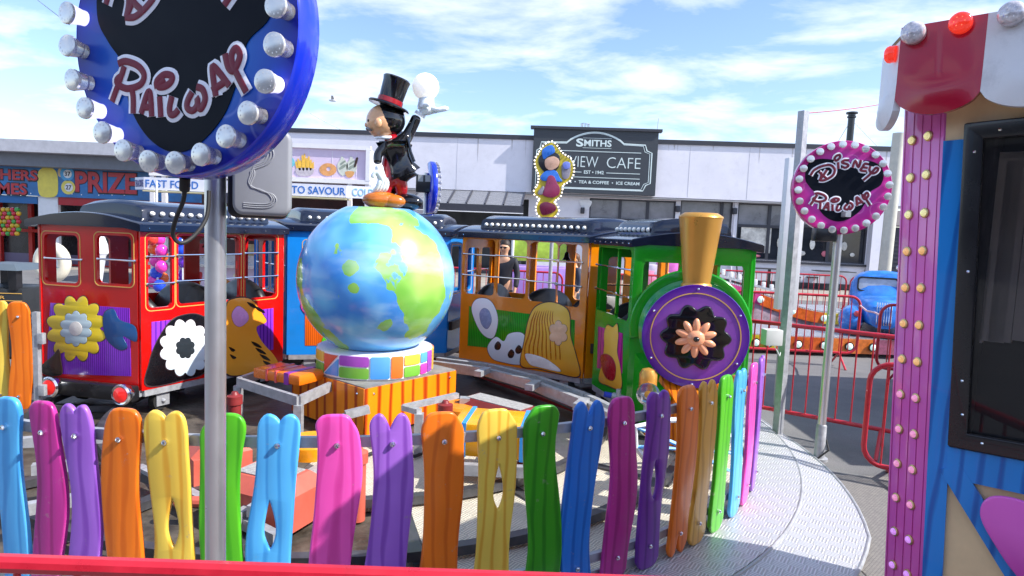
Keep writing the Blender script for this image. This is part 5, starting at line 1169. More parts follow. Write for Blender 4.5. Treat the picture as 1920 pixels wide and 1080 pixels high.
for u in (ca, cb_): 
    b = MB(); b.box((u, 1.2, 1.85), (.08, 2.4, .08), M=Mc); b.build('post', dk, cn, smooth=False)
# sign board
sgn = root('cafe_sign', 'large dark slate cafe sign board with pale lettering above the roof line', 'sign', Mc @ Vector((fz(1115, 300)[0], 3.2, .4)))
s0 = fz(1000, 300)[0]; s1 = fz(1228, 300)[0]; sb = fz(1115, 364)[1]-.02; stp = fz(1115, 249)[1]
slate = mat('slate', (.038, .045, .056), .5, var=.08)
b = MB(); b.box(((s0+s1)/2, (sb+stp)/2, .48), (s1-s0, stp-sb, .22), M=Mc); b.build('board', slate, sgn, smooth=False)
b = MB(); b.box(((s0+s1)/2, stp+.05, .50), (s1-s0+.25, .10, .34), M=Mc); b.box
b.build('cap', dk, sgn, smooth=False)
Ms = Mc @ Matrix.Translation((s0, sb, .591)); SW = s1-s0; SH = stp-sb
lt = mat('sign_letters', (.60, .70, .70), .5, var=0)
def sz(x, y): return ((x-217)/(1465-217)*SW, (770-y+ (x-217)*.034)/(770+0-150+0)*SH)   # zoomed picture coordinates to board coordinates
def outline(ins):
    i = ins
    L_ = [(.03+i, .07+i), (.03+i, .66-i), (.055+i, .69-i), (.065+i, .79-i), (.27, .80-i)]+[(.27+.46*k/14, .80-i+.17*math.sin(PI*k/14)**.75) for k in range(1, 14)]+[(.73, .80-i), (.90-i, .79-i), (.915-i, .70-i), (.955-i, .67-i), (.955-i, .19+i), (.92-i, .16+i), (.90-i, .07+i)]
    return [(x*SW, y*SH) for x, y in L_]
for ins, wd in ((0, .012), (.016, .006)):
    b = MB(); b.tube([Ms @ Vector((x, y, .004)) for x, y in outline(ins)], .022 if ins == 0 else .012, 6, closed=True, flat=Ms.col[2].to_3d()); b.build('border', lt, sgn, smooth=False)
text('writing', 'S', Ms, lt, sgn, .345*SW, .405*SW, .735*SH, .865*SH, off=.03)
text('writing', 'MITHS', Ms, lt, sgn, .41*SW, .63*SW, .745*SH, .85*SH, off=.025)
text('writing', 'VIEW', Ms, lt, sgn, .30*SW, .53*SW, .415*SH, .585*SH, off=-.012)
text('writing', 'CAFE', Ms, lt, sgn, .60*SW, .87*SW, .415*SH, .585*SH, off=-.012)
text('writing', 'EST \u2022 1942', Ms, lt, sgn, .42*SW, .58*SW, .31*SH, .365*SH, off=.02)
text('writing', 'PS  \u2022  TEA & COFFEE  \u2022  ICE CREAM', Ms, lt, sgn, .29*SW, .87*SW, .155*SH, .205*SH, off=.02)
for (x0, x1, y, h_) in ((.12, .87, .665, .010), (.24, .40, .335, .010), (.60, .87, .335, .010), (.12, .87, .255, .010), (.40, .63, .875, .006), (.40, .63, .72, .006)):
    b = MB(); b.box(((x0+x1)/2*SW, y*SH, .004), ((x1-x0)*SW, h_*SH, .008), M=Ms); b.build('rule', lt, sgn, smooth=False)
# roof clutter
def on_roof(px, py, back=2.0):
    u, z = fz(px, py); return Mc @ Vector((u, z, -back))
p = at(1592, 275, 26); b = MB(); b.cyl((p.x, p.y, 4.9), (p.x, p.y, 7.1), .13, n=16); b.lathe([(.13, 6.85), (.17, 6.87), (.17, 6.92), (.14, 6.94), (.14, 7.0), (.22, 7.02), (.22, 7.08), (.0001, 7.1)], Matrix.Translation((p.x, p.y, 0)), 20)
tag(b.build('flue_pipe', black()), 'black metal flue pipe standing on the cafe roof behind the pink sign', 'flue')
fp = (p.x, p.y)
def wire(name, a, c, sag, r=.012, lab='', m_=None):
    pts = [Vector(a).lerp(Vector(c), t/12)-Vector((0, 0, sag*4*(t/12)*(1-t/12))) for t in range(13)]
    b = MB(); b.tube(pts, r, 5); tag(b.build(name, m_ or black()), lab, 'wire')
wire('guy_wire', (fp[0], fp[1], 6.8), at(1668, 298, 26), 0, .012, 'thin guy wire sloping from the black flue pipe to the right', galv())
wire('guy_wire', (fp[0]-.1, fp[1], 6.6), at(1570, 268, 26), 0, .012, 'short guy wire on the left of the black flue pipe', galv())
p = at(1097, 240, 27); b = MB(); b.lathe([(.2, 4.9), (.2, 5.9), (.18, 5.95), (.0001, 5.95)], Matrix.Translation((p.x, p.y, 0)), 16); cp = tag(b.build('chimney_pot', mat('terracotta_pot', (.5, .2, .13), .7), origin=(p.x, p.y, 5)), 'terracotta chimney pot with a wire cowl above the cafe sign', 'chimney')
b = MB()
for k in range(8): a = k*PI/4; b.cyl((p.x+.17*math.cos(a), p.y+.17*math.sin(a), 5.95), (p.x+.17*math.cos(a), p.y+.17*math.sin(a), 6.35), .012, n=5)
b.tube([(p.x+.18*math.cos(a), p.y+.18*math.sin(a), 6.35) for a in [k*PI/6 for k in range(12)]], .012, 5, closed=True); b.tube([(p.x+.18*math.cos(a), p.y+.18*math.sin(a), 6.15) for a in [k*PI/6 for k in range(12)]], .012, 5, closed=True)
b.build('wire_cowl', galv(), cp)
wire('aerial', at(1231, 252, 25), at(1235, 222, 25), 0, .01, 'thin upright aerial at the right end of the cafe sign', galv())
p = at(884, 262, 26.5); b = MB(); b.sphere(p, .16, n=10, sc=(1, 1, .8)); b.cyl(p, p-Vector((0, 0, .5)), .05); tag(b.build('roof_vent', white()), 'small white vent on the cafe roof right of the statue', 'vent')
wire('overhead_wire', at(70, 0, 14), at(130, 46, 10), 0, .008, 'dark overhead wire at the top left behind the blue sign')
wire('overhead_wire', at(575, 208, 25), at(690, 262, 25.8), .1, .01, 'thin overhead wire right of the large blue sign', galv())
wire('overhead_wire', at(1500, 213, 5.6), at(1690, 188, 7.5), .02, .004, 'dark red cable running from the tall square post to the booth roof', redp())
# pillar, far shutter and pole on the right
b = MB(); q0 = fz(1622, 500)[0]; q1 = fz(1662, 500)[0]; b.box(((q0+q1)/2, z_f/2, .16), (q1-q0, z_f-.08, .34), M=Mc); b.build('pillar', cw, cafe, smooth=False)
bb = root('shuttered_unit', 'dark roller shuttered unit with a tiled roof beyond the right end of the cafe', 'building', at(1680, 500, 30))
p0 = at(1664, 500, 31); b = MB(); b.box((p0.x+3, 31, 1.35), (6, .5, 2.7)); b.build('shutter', mat('shutter', (.03, .03, .05), .5, var=.2), bb, smooth=False)
for k in range(12): 
    b = MB(); b.box((p0.x+3, 30.73, .2+.2*k), (6, .03, .03)); b.build('slat', dk, bb, smooth=False)
b = MB(); b.hexa([(p0.x-.2, 30.6, 2.72), (p0.x+6, 30.6, 2.72), (p0.x+6, 34, 3.6), (p0.x-.2, 34, 3.6)], [(p0.x-.2, 30.6, 2.8), (p0.x+6, 30.6, 2.8), (p0.x+6, 34, 3.7), (p0.x-.2, 34, 3.7)]); b.build('roof', mat('tiles', (.12, .10, .1), .8, var=.3, vscale=8), bb, smooth=False)
p = at(1663, 450, 16); b = MB(); b.cyl((p.x, p.y, 0), (p.x+.05, p.y, 4.55), .15, .14, n=20); tag(b.build('lamp_column', mat('pole_cream', (.55, .53, .45), .4, var=.1)), 'pale round lamp column standing left of the pink bulb column, in front of the cafe', 'column')
# tables and chairs outside the cafe
table_top = mat('table_top', (.05, .05, .055), .35)
def cafe_table(x, y, lab):
    o = root('cafe_table', lab, 'table', (x, y, 0), 'black cafe tables')
    b = MB(); b.box((x, y, .73), (1.35, .7, .035), bev=.008); b.build('table_top', table_top, o)
    b = MB(); b.box((x, y, .37), (.09, .09, .68)); b.build('column', black(), o, smooth=False)
    b = MB(); b.box((x, y, .02), (.55, .08, .03)); b.box((x, y, .025), (.08, .45, .03)); b.build('base', black(), o, smooth=False)
def cafe_chair(x, y, rz, lab):
    o = root('cafe_chair', lab, 'chair', (x, y, 0), 'black ladder back cafe chairs')
    R_ = Matrix.Translation((x, y, 0)) @ Matrix.Rotation(rz, 4, 'Z')
    b = MB(); b.box((0, 0, .45), (.40, .40, .045), M=R_, bev=.01); b.build('seat', black(), o)
    for sx in (-.18, .18):
        b = MB(); b.tube([R_ @ Vector((sx, .19, 0)), R_ @ Vector((sx, .17, .45)), R_ @ Vector((sx, .23, .88))], .017, 6); b.build('leg', black(), o)
        b = MB(); b.tube([R_ @ Vector((sx, -.19, 0)), R_ @ Vector((sx, -.17, .45))], .016, 6); b.build('leg', black(), o)
    for k in range(4):
        z = .56+.09*k; b = MB(); b.box((0, .17+.055*(z-.45)/.4+.01, z), (.36, .02, .045), M=R_); b.build('slat', black(), o, smooth=False)
def gp(px, py): v = hit(px, py, 0); return v.x, v.y
for px, py, lab in ((1440, 540, 'black cafe table left of the tall square post'), (1560, 545, 'black cafe table behind the pink sign pole')): x, y = gp(px, py); cafe_table(x, y, lab)
for px, py, rz, lab in ((1487, 541, 1.4, 'black ladder back chair just right of the tall square post'), (1518, 541, .1, 'black ladder back chair facing out beside the cafe table, second from the square post'), (1603, 545, -1.3, 'black ladder back chair nearest the white cafe pillar'), (1390, 538, 1.2, 'black ladder back chair behind the locomotive cab')): x, y = gp(px, py); cafe_chair(x, y, rz, lab)
rs_ = random.Random(21)
for k in range(26):
    u = rs_.uniform(7, u_r-.3)
    if s0-.2 < u < s1+.2: continue
    hh = rs_.uniform(.15, .9); ww_ = rs_.uniform(.01, .035)
    plate('rust_streak', [[(u-ww_, z_t-.02), (u+ww_, z_t-.02), (u+ww_*.6, z_t-hh*.6), (u+.004, z_t-hh), (u-ww_*.5, z_t-hh*.5)]], .002, Mc, mat('streak', (.50, .48, .50), .7, var=.2), cafe, lift=.362, smooth=False)
# ================================================================= ARCADE (left)
AY = 20.0
Ma = frame((at(-60, 400, AY).x, AY, 0), Vector((1, 0, 0)))
AX0 = at(-60, 400, AY).x
def az_(px, py): v = at(px, py, AY); return v.x-AX0, v.z
arc = root('arcade_building', 'low arcade building with grey roof and a blue and red prize mural at the left', 'building', (AX0+4, AY, 0))
aw = az_(430, 380)[0]; zt_ = az_(150, 273)[1]
b = MB(); b.box((aw/2, zt_-.18, -1.0), (aw, .36, 4.2), M=Ma); b.build('roof_edge', mat('roof_edge', (.42, .42, .46), .6, var=.12), arc, smooth=False)
b = MB(); b.box((aw/2, zt_-.55, .35), (aw, .40, .7), M=Ma); b.build('gutter_band', mat('gutter_band', (.17, .18, .21), .6, var=.15), arc, smooth=False)
b = MB(); b.box((aw/2, .18, -.55), (aw, .34, .1), M=Ma); b.build('plinth', mat('plinth_purple', (.16, .13, .2), .6), arc, smooth=False)
u0, zb_ = az_(-50, 371); u1, ztt = az_(430, 330); zb_ = az_(150, 371)[1]; ztt = az_(150, 314)[1]
b = MB(); b.box((aw/2, (zb_+ztt)/2, .10), (aw, ztt-zb_, .12), M=Ma); 
mur = mat('mural_blue', '#1a6aa8', .4, coat=.3, var=.35, vscale=2.2); b.build('mural', mur, arc, smooth=False)
Mm = Ma @ Matrix.Translation((0, 0, .162))
mr_ = mat('mural_red', '#b81c30', .4, coat=.3, var=.08); mk = mat('mural_black', (.02, .012, .015), .4)
def mural_text(s_, x0, x1, y0, y1, xr):
    a, z1_ = az_(x0, y0); c_, _ = az_(x1, y0); z0_ = az_(x0, y1)[1]
    t1 = text('writing', s_, Mm, mk, arc, a-.03, c_+.03, z0_-.04, z1_+.03, off=.045, thick=.01); text('writing', s_, Mm, mr_, arc, a, c_, z0_, z1_, off=.03, thick=.018)
mural_text('CHERS', -14, 78, 317, 336, 0); mural_text('AMES', -20, 58, 342, 363, 0); mural_text('PRIZE', 148, 262, 322, 360, 0)
def mural_shape(col, pts, k): 
    L_ = [az_(*p) for p in pts]; plate('mural_shape', [smooth_loop(L_, 5)], .004, Mm, mat('mural_'+col.strip('#'), col, .4, coat=.3, var=.1), arc, lift=.003*k)
mural_shape('#e3cf52', [(80, 322), (96, 314), (112, 322), (116, 345), (112, 368), (84, 368), (78, 345)], 1)
mural_shape('#c8a878', [(118, 317), (140, 317), (140, 330), (118, 332)], 1)
for x, y, cc, s_ in ((133, 327, '#3f9bd0', '37'), (135, 352, '#e0cf60', '27')):
    a, z_ = az_(x, y); plate('mural_ball', [ell(a, z_, .22, .22)], .006, Mm, mat('mural_'+cc.strip('#'), cc, .4, coat=.3), arc, lift=.004)
    plate('mural_ball', [ell(a+.02, z_, .13, .13)], .006, Mm, white(), arc, lift=.011); text('writing', s_, Mm, mk, arc, a-.07, a+.11, z_-.07, z_+.07, off=.02, lift=.017)
rg = random.Random(4)
for k in range(14):
    x = rg.uniform(5, 260); y = 364+rg.uniform(-1, 3); a, z_ = az_(x, y); plate('mural_ball', [ell(a, z_, .02, .02, 8)], .003, Mm, white(), arc, lift=.002)
zs = az_(150, 384)[1]
for x0, x1, cc in ((-60, 74, '#1f64a0'), (113, 300, '#a8202a'), (300, 430, '#a8202a')):
    a = az_(x0, 380)[0]; c_ = az_(x1, 380)[0]
    b = MB(); b.box(((a+c_)/2, (zb_+zs)/2-.02, .04), (c_-a-.02, zb_-zs+.02, .10), M=Ma)
    b.build('shutter_box', mat('shut_'+cc[1:], cc, .5), arc, smooth=False)
a = az_(74, 380)[0]; c_ = az_(111, 380)[0]; b = MB(); b.box(((a+c_)/2, zb_/2, .0), (c_-a, zb_, .12), M=Ma); b.build('white_pier', white(), arc, smooth=False)
dkin = mat('arcade_dark', (.025, .022, .024), .25, coat=.6, var=.7, vscale=1.3)
b = MB(); b.box((aw/2, zs/2+.17, -.55), (aw, zs-.34, .06), M=Ma); b.build('glazing', dkin, arc, smooth=False)
rf = mat('arcade_red_frame', '#b02018', .45)
for x in (-20, 40, 160, 215, 262, 320): 
    a = az_(x, 400)[0]; b = MB(); b.box((a, zs/2, -.40), (.12, zs, .12), M=Ma); b.build('mullion', rf, arc, smooth=False)
b = MB(); b.box((aw/2, az_(150, 437)[1], -.38), (aw, .10, .12), M=Ma); b.build('transom', rf, arc, smooth=False)
b = MB(); b.box((aw/2, az_(150, 500)[1], -.45), (aw, .06, .08), M=Ma); b.build('transom', rf, arc, smooth=False)
b = MB(); b.box((aw/2, 1.6, -3.5), (aw, 3.2, .1), M=Ma); b.build('back_wall', mat('arcade_back', (.2, .18, .2), .7), arc, smooth=False)
# prize balls behind the arcade glass
bcol = ['#c01830', '#d8a810', '#b89a10', '#c82840', '#3a9a3a']
for i in range(5):
    for j in range(7):
        p = at(-2+8.5*i+3*(j % 2), 393+7.5*j, AY-.25); b = MB(); b.sphere(p, .075, n=10)
        o = b.build('prize_ball', mat('ball_'+str((i+j*2) % 5), bcol[(i+j*2) % 5], .12, coat=1, var=.05), origin=p); tag(o, 'shiny red, gold or green prize ball stacked in the arcade window at the left edge', 'ball', 'prize balls in the arcade window')
# ================================================================= KIOSK
KY = 15.0
def kz(px, py, Y=KY): v = at(px, py, Y); return v.x, v.z
kio = root('fast_food_kiosk', 'white and lilac fast food kiosk with picture panel and blue lettering', 'kiosk', (kz(480, 400)[0], KY, 0))
lil = mat('kiosk_lilac', (.66, .54, .70), .5, var=.05); kw = mat('kiosk_white', (.74, .73, .76), .5, var=.04, dirt=.1)
kx0 = kz(286, 350)[0]; kx1 = kz(690, 350)[0]; kzt = kz(600, 277)[1]; kzb = kz(600, 336)[1]
M_k = frame((0, KY, 0), Vector((1, 0, 0)))
b = MB(); b.box(((kx0+kx1)/2, (kzt+kzb)/2, -1.3), (kx1-kx0, kzt-kzb, 2.6), M=M_k); b.build('upper_box', lil, kio, smooth=False)
b = MB()
for z in (kzt+.03, kzb-.03): b.box(((kx0+kx1)/2, z, -.02), (kx1-kx0+.1, .10, .16), M=M_k)
b.build('frame_rail', kw, kio, smooth=False)
for x in (kx0, kx1): 
    b = MB(); b.box((x, (kzt+kzb)/2, -.02), (.10, kzt-kzb, .17), M=M_k); b.build('frame_post', kw, kio, smooth=False)
for k in range(9):
    x = kx0+(kx1-kx0)*(k+.5)/9; b = MB(); b.box((x, (kzt+kzb)/2, .003), (.008, kzt-kzb-.12, .006), M=M_k); b.build('panel_joint', kw, kio, smooth=False)
b = MB(); b.box((kx1+.03, (kzt+kzb)/2, -1.3), (.05, kzt-kzb, 2.5), M=M_k); b.build('end_panel', kw, kio, smooth=False)
# sign strip
z0_, z1_ = kz(560, 366)[1], kz(560, 345)[1]; xs0 = kz(272, 350, KY-.6)[0]; xs1 = kz(651, 350, KY-.6)[0]
def sk_(px, py): v = at(px, py, KY-.65); return v.x, v.z
z0_, z1_ = sk_(560, 367)[1], sk_(560, 344)[1]
M_s = frame((0, KY-.65, 0), Vector((1, 0, 0)))
b = MB(); b.box(((xs0+xs1)/2, (z0_+z1_)/2, -.04), (xs1-xs0, z1_-z0_, .08), M=M_s); b.build('sign_strip', mat('strip_white', (.72, .72, .82), .5), kio, smooth=False)
bl_ = mat('kiosk_blue', '#2a6ab8', .4, var=0); lb_ = mat('kiosk_paleblue', '#8cc4e0', .4, var=0)
zc = (z0_+z1_)/2; th_ = .085
text('writing', 'FAST FOOD', M_s, bl_, kio, sk_(273, 350)[0], sk_(372, 350)[0], zc-th_, zc+th_, off=.01)
text('writing', 'TO SAVOUR', M_s, bl_, kio, sk_(547, 350)[0], sk_(648, 350)[0], zc-th_, zc+th_, off=.01)
# short return strips at each end
A_ = Vector((xs1, KY-.65, 0)); B2_ = Vector((kz(735, 350)[0]+.1, KY-.45, 0)); M2 = frame(A_, B2_-A_); b = MB(); b.box(((B2_-A_).length/2, zc, -.04), ((B2_-A_).length, z1_-z0_, .07), M=M2); b.build('sign_strip', mat('strip_white', (.72, .72, .82), .5), kio, smooth=False)
text('writing', 'COLD', M2, lb_, kio, .13, .60, zc-th_, zc+th_, off=.0)
A_ = Vector((sk_(238, 350)[0], KY-.35, 0)); B2_ = Vector((xs0, KY-.65, 0)); M3 = frame(A_, B2_-A_); b = MB(); b.box(((B2_-A_).length/2, zc, -.04), ((B2_-A_).length, z1_-z0_, .07), M=M3); b.build('sign_strip', mat('strip_white', (.72, .72, .82), .5), kio, smooth=False)
text('writing', 'TEA & COFFEE', M3, mat('kiosk_navy', (.05, .06, .25), .4, var=0), kio, .03, (B2_-A_).length-.03, zc-.08, zc+.08, off=.0)
b = MB(); b.box(((xs0+xs1)/2, z0_-.03, -.2), (xs1-xs0, .03, .5), M=M_s); b.build('canopy_soffit', mat('soffit_cream', (.55, .50, .30), .5), kio, smooth=False)
# lower body: counter, posts, dark interior, painted front
cz_ = kz(400, 497)[1]
b = MB(); b.box(((kx0+kx1)/2, cz_, .10), (kx1-kx0, .06, .5), M=M_k); b.build('counter', mat('stainless', (.5, .5, .52), .3, metal=.8, var=.1), kio, smooth=False)
b = MB(); b.box(((kx0+kx1)/2, cz_+.14, -.16), (kx1-kx0, .22, .02), M=M_k); b.build('counter_back', mat('stainless', (.5, .5, .52), .3), kio, smooth=False)
b = MB(); b.box(((kx0+kx1)/2, (cz_+.1)/2, -.05), (kx1-kx0, cz_-.1, .12), M=M_k); b.build('front_panel', lil, kio, smooth=False)
b = MB(); b.box(((kx0+kx1)/2, 1.3, -2.4), (kx1-kx0, 2.6, .1), M=M_k); b.build('back_wall', mat('kiosk_in', (.09, .035, .035), .6, var=.6, vscale=1.7), kio, smooth=False)
for x in (286, 308, 655, 690):
    a = kz(x, 400)[0]; b = MB(); b.box((a, kzb/2, -.03), (.10 if x != 690 else .16, kzb, .10), M=M_k); b.build('post', kw, kio, smooth=False)
b = MB(); b.box((kx1+.02, kzb/2, -1.3), (.06, kzb, 2.5), M=M_k); b.build('end_panel', kw, kio, smooth=False)
rk = random.Random(9)
for k in range(16):
    x = kz(320+22*k, 400)[0]; c_ = rk.choice(['#d8d2c8', '#a02028', '#2a2a30', '#c8b080', '#e8e4e0', '#503020'])
    b = MB(); hh = rk.uniform(.15, .45); b.box((x, cz_+.05+hh/2+ (0 if k % 2 else .55), -.6-.8*(k % 3)/2), (rk.uniform(.2, .4), hh, .15), M=M_k, bev=.02); b.build('stock', mat('stock_'+c_[1:], c_, .5, var=.3), kio)
# food pictures
def pic(pts, col, k, px=True, n=5, z=0): 
    L_ = [kz(*p) for p in pts]; plate('food_picture', [smooth_loop(L_, n)], .004, M_k, mat('food_'+col[1:], col, .5, var=.15, vscale=14), kio, lift=.002+.004*k, ang=60)
pic([(556, 316), (587, 316), (583, 329), (560, 329)], '#b8b0b8', 2)
for i in range(9):
    x = 557+3.4*i; h = [303, 298, 301, 292, 290, 297, 294, 300, 304][i]; pic([(x, 318), (x-1+(i-4)*.6, h+2), (x+2+(i-4)*.6, h), (x+4, 318)], '#e8b848', 1+(i % 2), n=2)
L1 = [kz(615+16*math.cos(a), 318+12*math.sin(a)) for a in [k*PI/14 for k in range(28)]]; L2 = [kz(616+4*math.cos(a), 317+4*math.sin(a)) for a in [k*PI/8 for k in range(16)]]
plate('food_picture', [L1, L2], .006, M_k, mat('food_donut', '#d89a60', .5, var=.2, vscale=9), kio, lift=.003)
for cx_ in (643, 660):
    pic([(cx_-9, 320), (cx_-10, 308), (cx_-5, 300), (cx_-2, 293), (cx_+4, 300), (cx_+9, 308), (cx_+8, 320), (cx_, 330)], '#c8ccc0', 1)
    pic([(cx_-6, 314), (cx_+4, 308), (cx_+6, 311), (cx_-4, 318)], '#8a9488', 2); pic([(cx_-4, 306), (cx_+4, 301), (cx_+5, 303), (cx_-3, 309)], '#8a9488', 2)
pic([(648, 322), (664, 322), (660, 332), (651, 332)], '#d09a60', 2); pic([(664, 312), (668, 296), (672, 297), (667, 313)], '#38221c', 3, n=2)
pic([(540, 300), (548, 296), (553, 304), (550, 312), (541, 311)], '#6cc0d0', 1)
def picl(pts, col, k, n=5):
    L_ = [kz(*p) for p in pts]; plate('food_picture', [smooth_loop(L_, n)], .004, M_k, mat('food_'+col[1:], col, .5, var=.2, vscale=10), kio, lift=.016+.004*k)
picl([(361, 512), (374, 509), (380, 513), (376, 530), (362, 528)], '#b01828', 1, 3); picl([(355, 534), (364, 524), (376, 528), (372, 538)], '#e8b848', 2)
picl([(424, 524), (450, 534), (446, 540), (420, 530)], '#b07030', 1); picl([(438, 515), (452, 512), (458, 524), (444, 528)], '#e8e0cc', 1)
# balloon column
bc_ = ['#e04828', '#e838a8', '#f05a20', '#e838a8', '#1c48c8', '#e05828', '#e838a8', '#3040c0', '#7030b8', '#1c48c8', '#7030b8', '#1c48c8']
bp = [(285, 448), (298, 449), (289, 466), (303, 470), (292, 489), (304, 480), (303, 500), (293, 512), (305, 522), (342, 470), (345, 492), (346, 514), (338, 455), (287, 528), (340, 532), (299, 536)]
bt = [0, 1, 2, 3, 1, 2, 3, 4, 5, 7, 8, 8, 9, 1, 8, 4]
bn = {0: 'red', 1: 'pink', 2: 'orange', 3: 'pink', 4: 'blue', 5: 'orange', 7: 'blue', 8: 'purple', 9: 'blue'}
for i, (x, y) in enumerate(bp):
    p = at(x, y, 12.2+.15*(i % 3)); c_ = bn[bt[i]]
    b = MB(); b.sphere(p, .115, n=16, sc=(1, 1, 1.08)); b.lathe([(.0001, -.135), (.014, -.137), (.006, -.120), (.012, -.115)], Matrix.Translation(p), 8)
    tag(b.build('balloon', mat('balloon_'+c_, {'red': '#e04030', 'pink': '#e838a8', 'orange': '#f06a20', 'blue': '#1c48d0', 'purple': '#6a30b8'}[c_], .15, coat=1, var=0), origin=p), c_+' balloon in the balloon column '+('seen through the first side window of the red carriage' if x < 320 else 'seen left of the steel pole through the red carriage'), 'balloon', c_+(' balloons' if x < 320 else ' balloons by the pole'))
b = MB(); 
for x in (295, 343): p = at(x, 490, 12.3); b.cyl((p.x, p.y, 0), (p.x, p.y, 2.4), .02, n=8); tag(b.build('balloon_stand', white()), 'thin white stand holding balloons, '+('left' if x < 320 else 'right')+' one of two', 'stand'); b = MB()
# giant doughnut display and cone
dn = root('doughnut_display', 'giant pale ring doughnut display seen through the rear window of the red carriage', 'display', at(98, 560, 11))
p = at(98, 492, 11); b = MB(); b.tube([p+Vector((.22*math.cos(a), 0, .26*math.sin(a))) for a in [k*PI/16 for k in range(32)]], .10, 14, closed=True); b.build('ring', mat('icing', (.72, .66, .52), .35, coat=.5, var=.1), dn)
b = MB(); b.cyl((p.x, p.y, 0), (p.x, p.y, p.z-.3), .06, n=14); b.build('stand', white(), dn)
p = at(184, 500, 11.5); b = MB(); b.lathe([(.02, .2), (.13, .95), (.17, 1.0), (.16, 1.15), (.11, 1.3), (.06, 1.42), (.0001, 1.48)], Matrix.Translation((p.x, p.y, 0)), 18); b.cyl((p.x, p.y, 0), (p.x, p.y, .25), .12); tag(b.build('cone_display', white()), 'white ice cream cone display behind the second rear window of the red carriage', 'display')
# litter bin
lb2 = root('litter_bin', 'black and gold litter bin with flat dark lid at the left edge', 'litter bin', at(22, 560, 7.4))
p = at(20, 500, 7.4); x, y = p.x, p.y; zt2 = at(20, 497, 7.4).z
b = MB(); b.box((x, y, .42), (.62, .62, .80), rz=.12, bev=.03); b.build('body', mat('bin_black', (.02, .022, .024), .45, var=.2), lb2)
for dx_, dy_ in ((-.25, -.25), (.25, -.25), (-.25, .25), (.25, .25)): 
    b = MB(); b.box((x+dx_, y+dy_, .92), (.09, .09, .24)); b.build('corner_post', black(), lb2, smooth=False)
b = MB(); b.hexa([Vector((x+a*.34, y+c_*.34, 1.03)) for a, c_ in ((-1, -1), (1, -1), (1, 1), (-1, 1))], [Vector((x+a*.20, y+c_*.20, 1.09)) for a, c_ in ((-1, -1), (1, -1), (1, 1), (-1, 1))]); b.build('lid', mat('bin_lid', (.08, .10, .11), .35, coat=.3), lb2, smooth=False)
Mb_ = frame(Vector((x, y, 0)), Vector((math.cos(.12), math.sin(.12), 0)))
text('writing', 'LITTER', Mb_, gold(), lb2, -.12, .12, .70, .735, thick=.004, lift=.312); b = MB(); b.box((0, .765, .312), (.6, .008, .006), M=Mb_); b.box((0, .68, .312), (.6, .008, .006), M=Mb_); b.build('gold_band', gold(), lb2, smooth=False)
# bulb edged plaque on a pole (plain generic painted shape)
pq = root('bulb_plaque', 'bulb edged plaque painted blue, plum and grey in front of the cafe sign', 'sign', at(1040, 400, 9.2))
PY = 9.2
Mp = frame((0, PY, 0), Vector((1, 0, 0)))
def pz(x, y): v = at(960+x/5.4, 220+y/5.4, PY); return v.x, v.z
ol = [(400, 255), (445, 290), (480, 340), (515, 380), (560, 405), (600, 440), (618, 500), (610, 580), (575, 640), (510, 680), (498, 740), (480, 800), (440, 830), (420, 860), (450, 900), (465, 950), (430, 1000), (370, 1010), (310, 1012), (265, 980), (250, 920), (265, 870), (285, 820), (240, 785), (232, 740), (265, 690), (280, 620), (270, 560), (245, 500), (240, 430), (275, 370), (310, 310), (350, 275)]
L_ = smooth_loop([pz(*p) for p in ol], 4); plate('board', [L_], .05, Mp, mat('plaque_yellow', '#c8b42c', .4, coat=.4, var=.15), pq, lift=-.05)
def pshape(col, pts, k): plate('painted_shape', [smooth_loop([pz(*p) for p in pts], 5)], .012, Mp, mat('plaque_'+col[1:], col, .3, coat=.6, var=.2, vscale=12), pq, bevel=.004, lift=.006*k)
pshape('#1c1a20', [(300, 380), (380, 350), (470, 380), (480, 470), (440, 540), (350, 560), (285, 500), (270, 430)], 0)
pshape('#2a6cc8', [(310, 330), (400, 285), (430, 350), (360, 395), (320, 420)], 1)
pshape('#c8a088', [(340, 430), (420, 400), (475, 440), (460, 500), (390, 535), (340, 500)], 2)
pshape('#2a6cc8', [(290, 600), (350, 545), (440, 545), (480, 610), (500, 650), (380, 640), (310, 640)], 1)
pshape('#8a2a50', [(370, 600), (420, 600), (450, 660), (480, 720), (470, 780), (410, 810), (340, 800), (310, 770), (340, 690)], 2)
pshape('#8c8894', [(510, 480), (570, 455), (590, 520), (570, 610), (520, 620), (505, 560)], 1)
pshape('#7888d8', [(515, 470), (550, 452), (585, 470), (575, 515), (530, 520)], 3)
pshape('#8c8894', [(275, 740), (315, 700), (325, 740), (300, 780), (265, 775)], 2)
pshape('#6a1638', [(290, 880), (350, 860), (430, 890), (440, 940), (380, 975), (310, 985), (285, 930)], 1)
acc = 0; pl = MB(); last = None; pts_all = L_+[L_[0]]; need = 0.0; cxm = sum(p[0] for p in L_)/len(L_); czm = sum(p[1] for p in L_)/len(L_); nb = 0
for i in range(len(pts_all)-1):
    a = Vector(pts_all[i]+(0,)); c_ = Vector(pts_all[i+1]+(0,)); seg = (c_-a).length; t = need
    while t < seg:
        q = a.lerp(c_, t/seg); nv = Vector(((c_-a).y, -(c_-a).x, 0)).normalized()
        q = q-nv*.016*(1 if True else -1)
        b = MB(); b.sphere(Vector((q.x, PY-.012, q.y)), .0135, n=8); b.build('bulb', mat('warm_bulb', (.95, .88, .75), .2, var=0, emit=(1, .88, .7), es=.8), pq); nb += 1; t += .046
    need = t-seg
p = at(1037, 405, PY+.04); b = MB(); b.cyl((p.x, p.y, 0), (p.x, p.y, p.z+.15), .028, n=14); b.build('pole', galv(), pq)
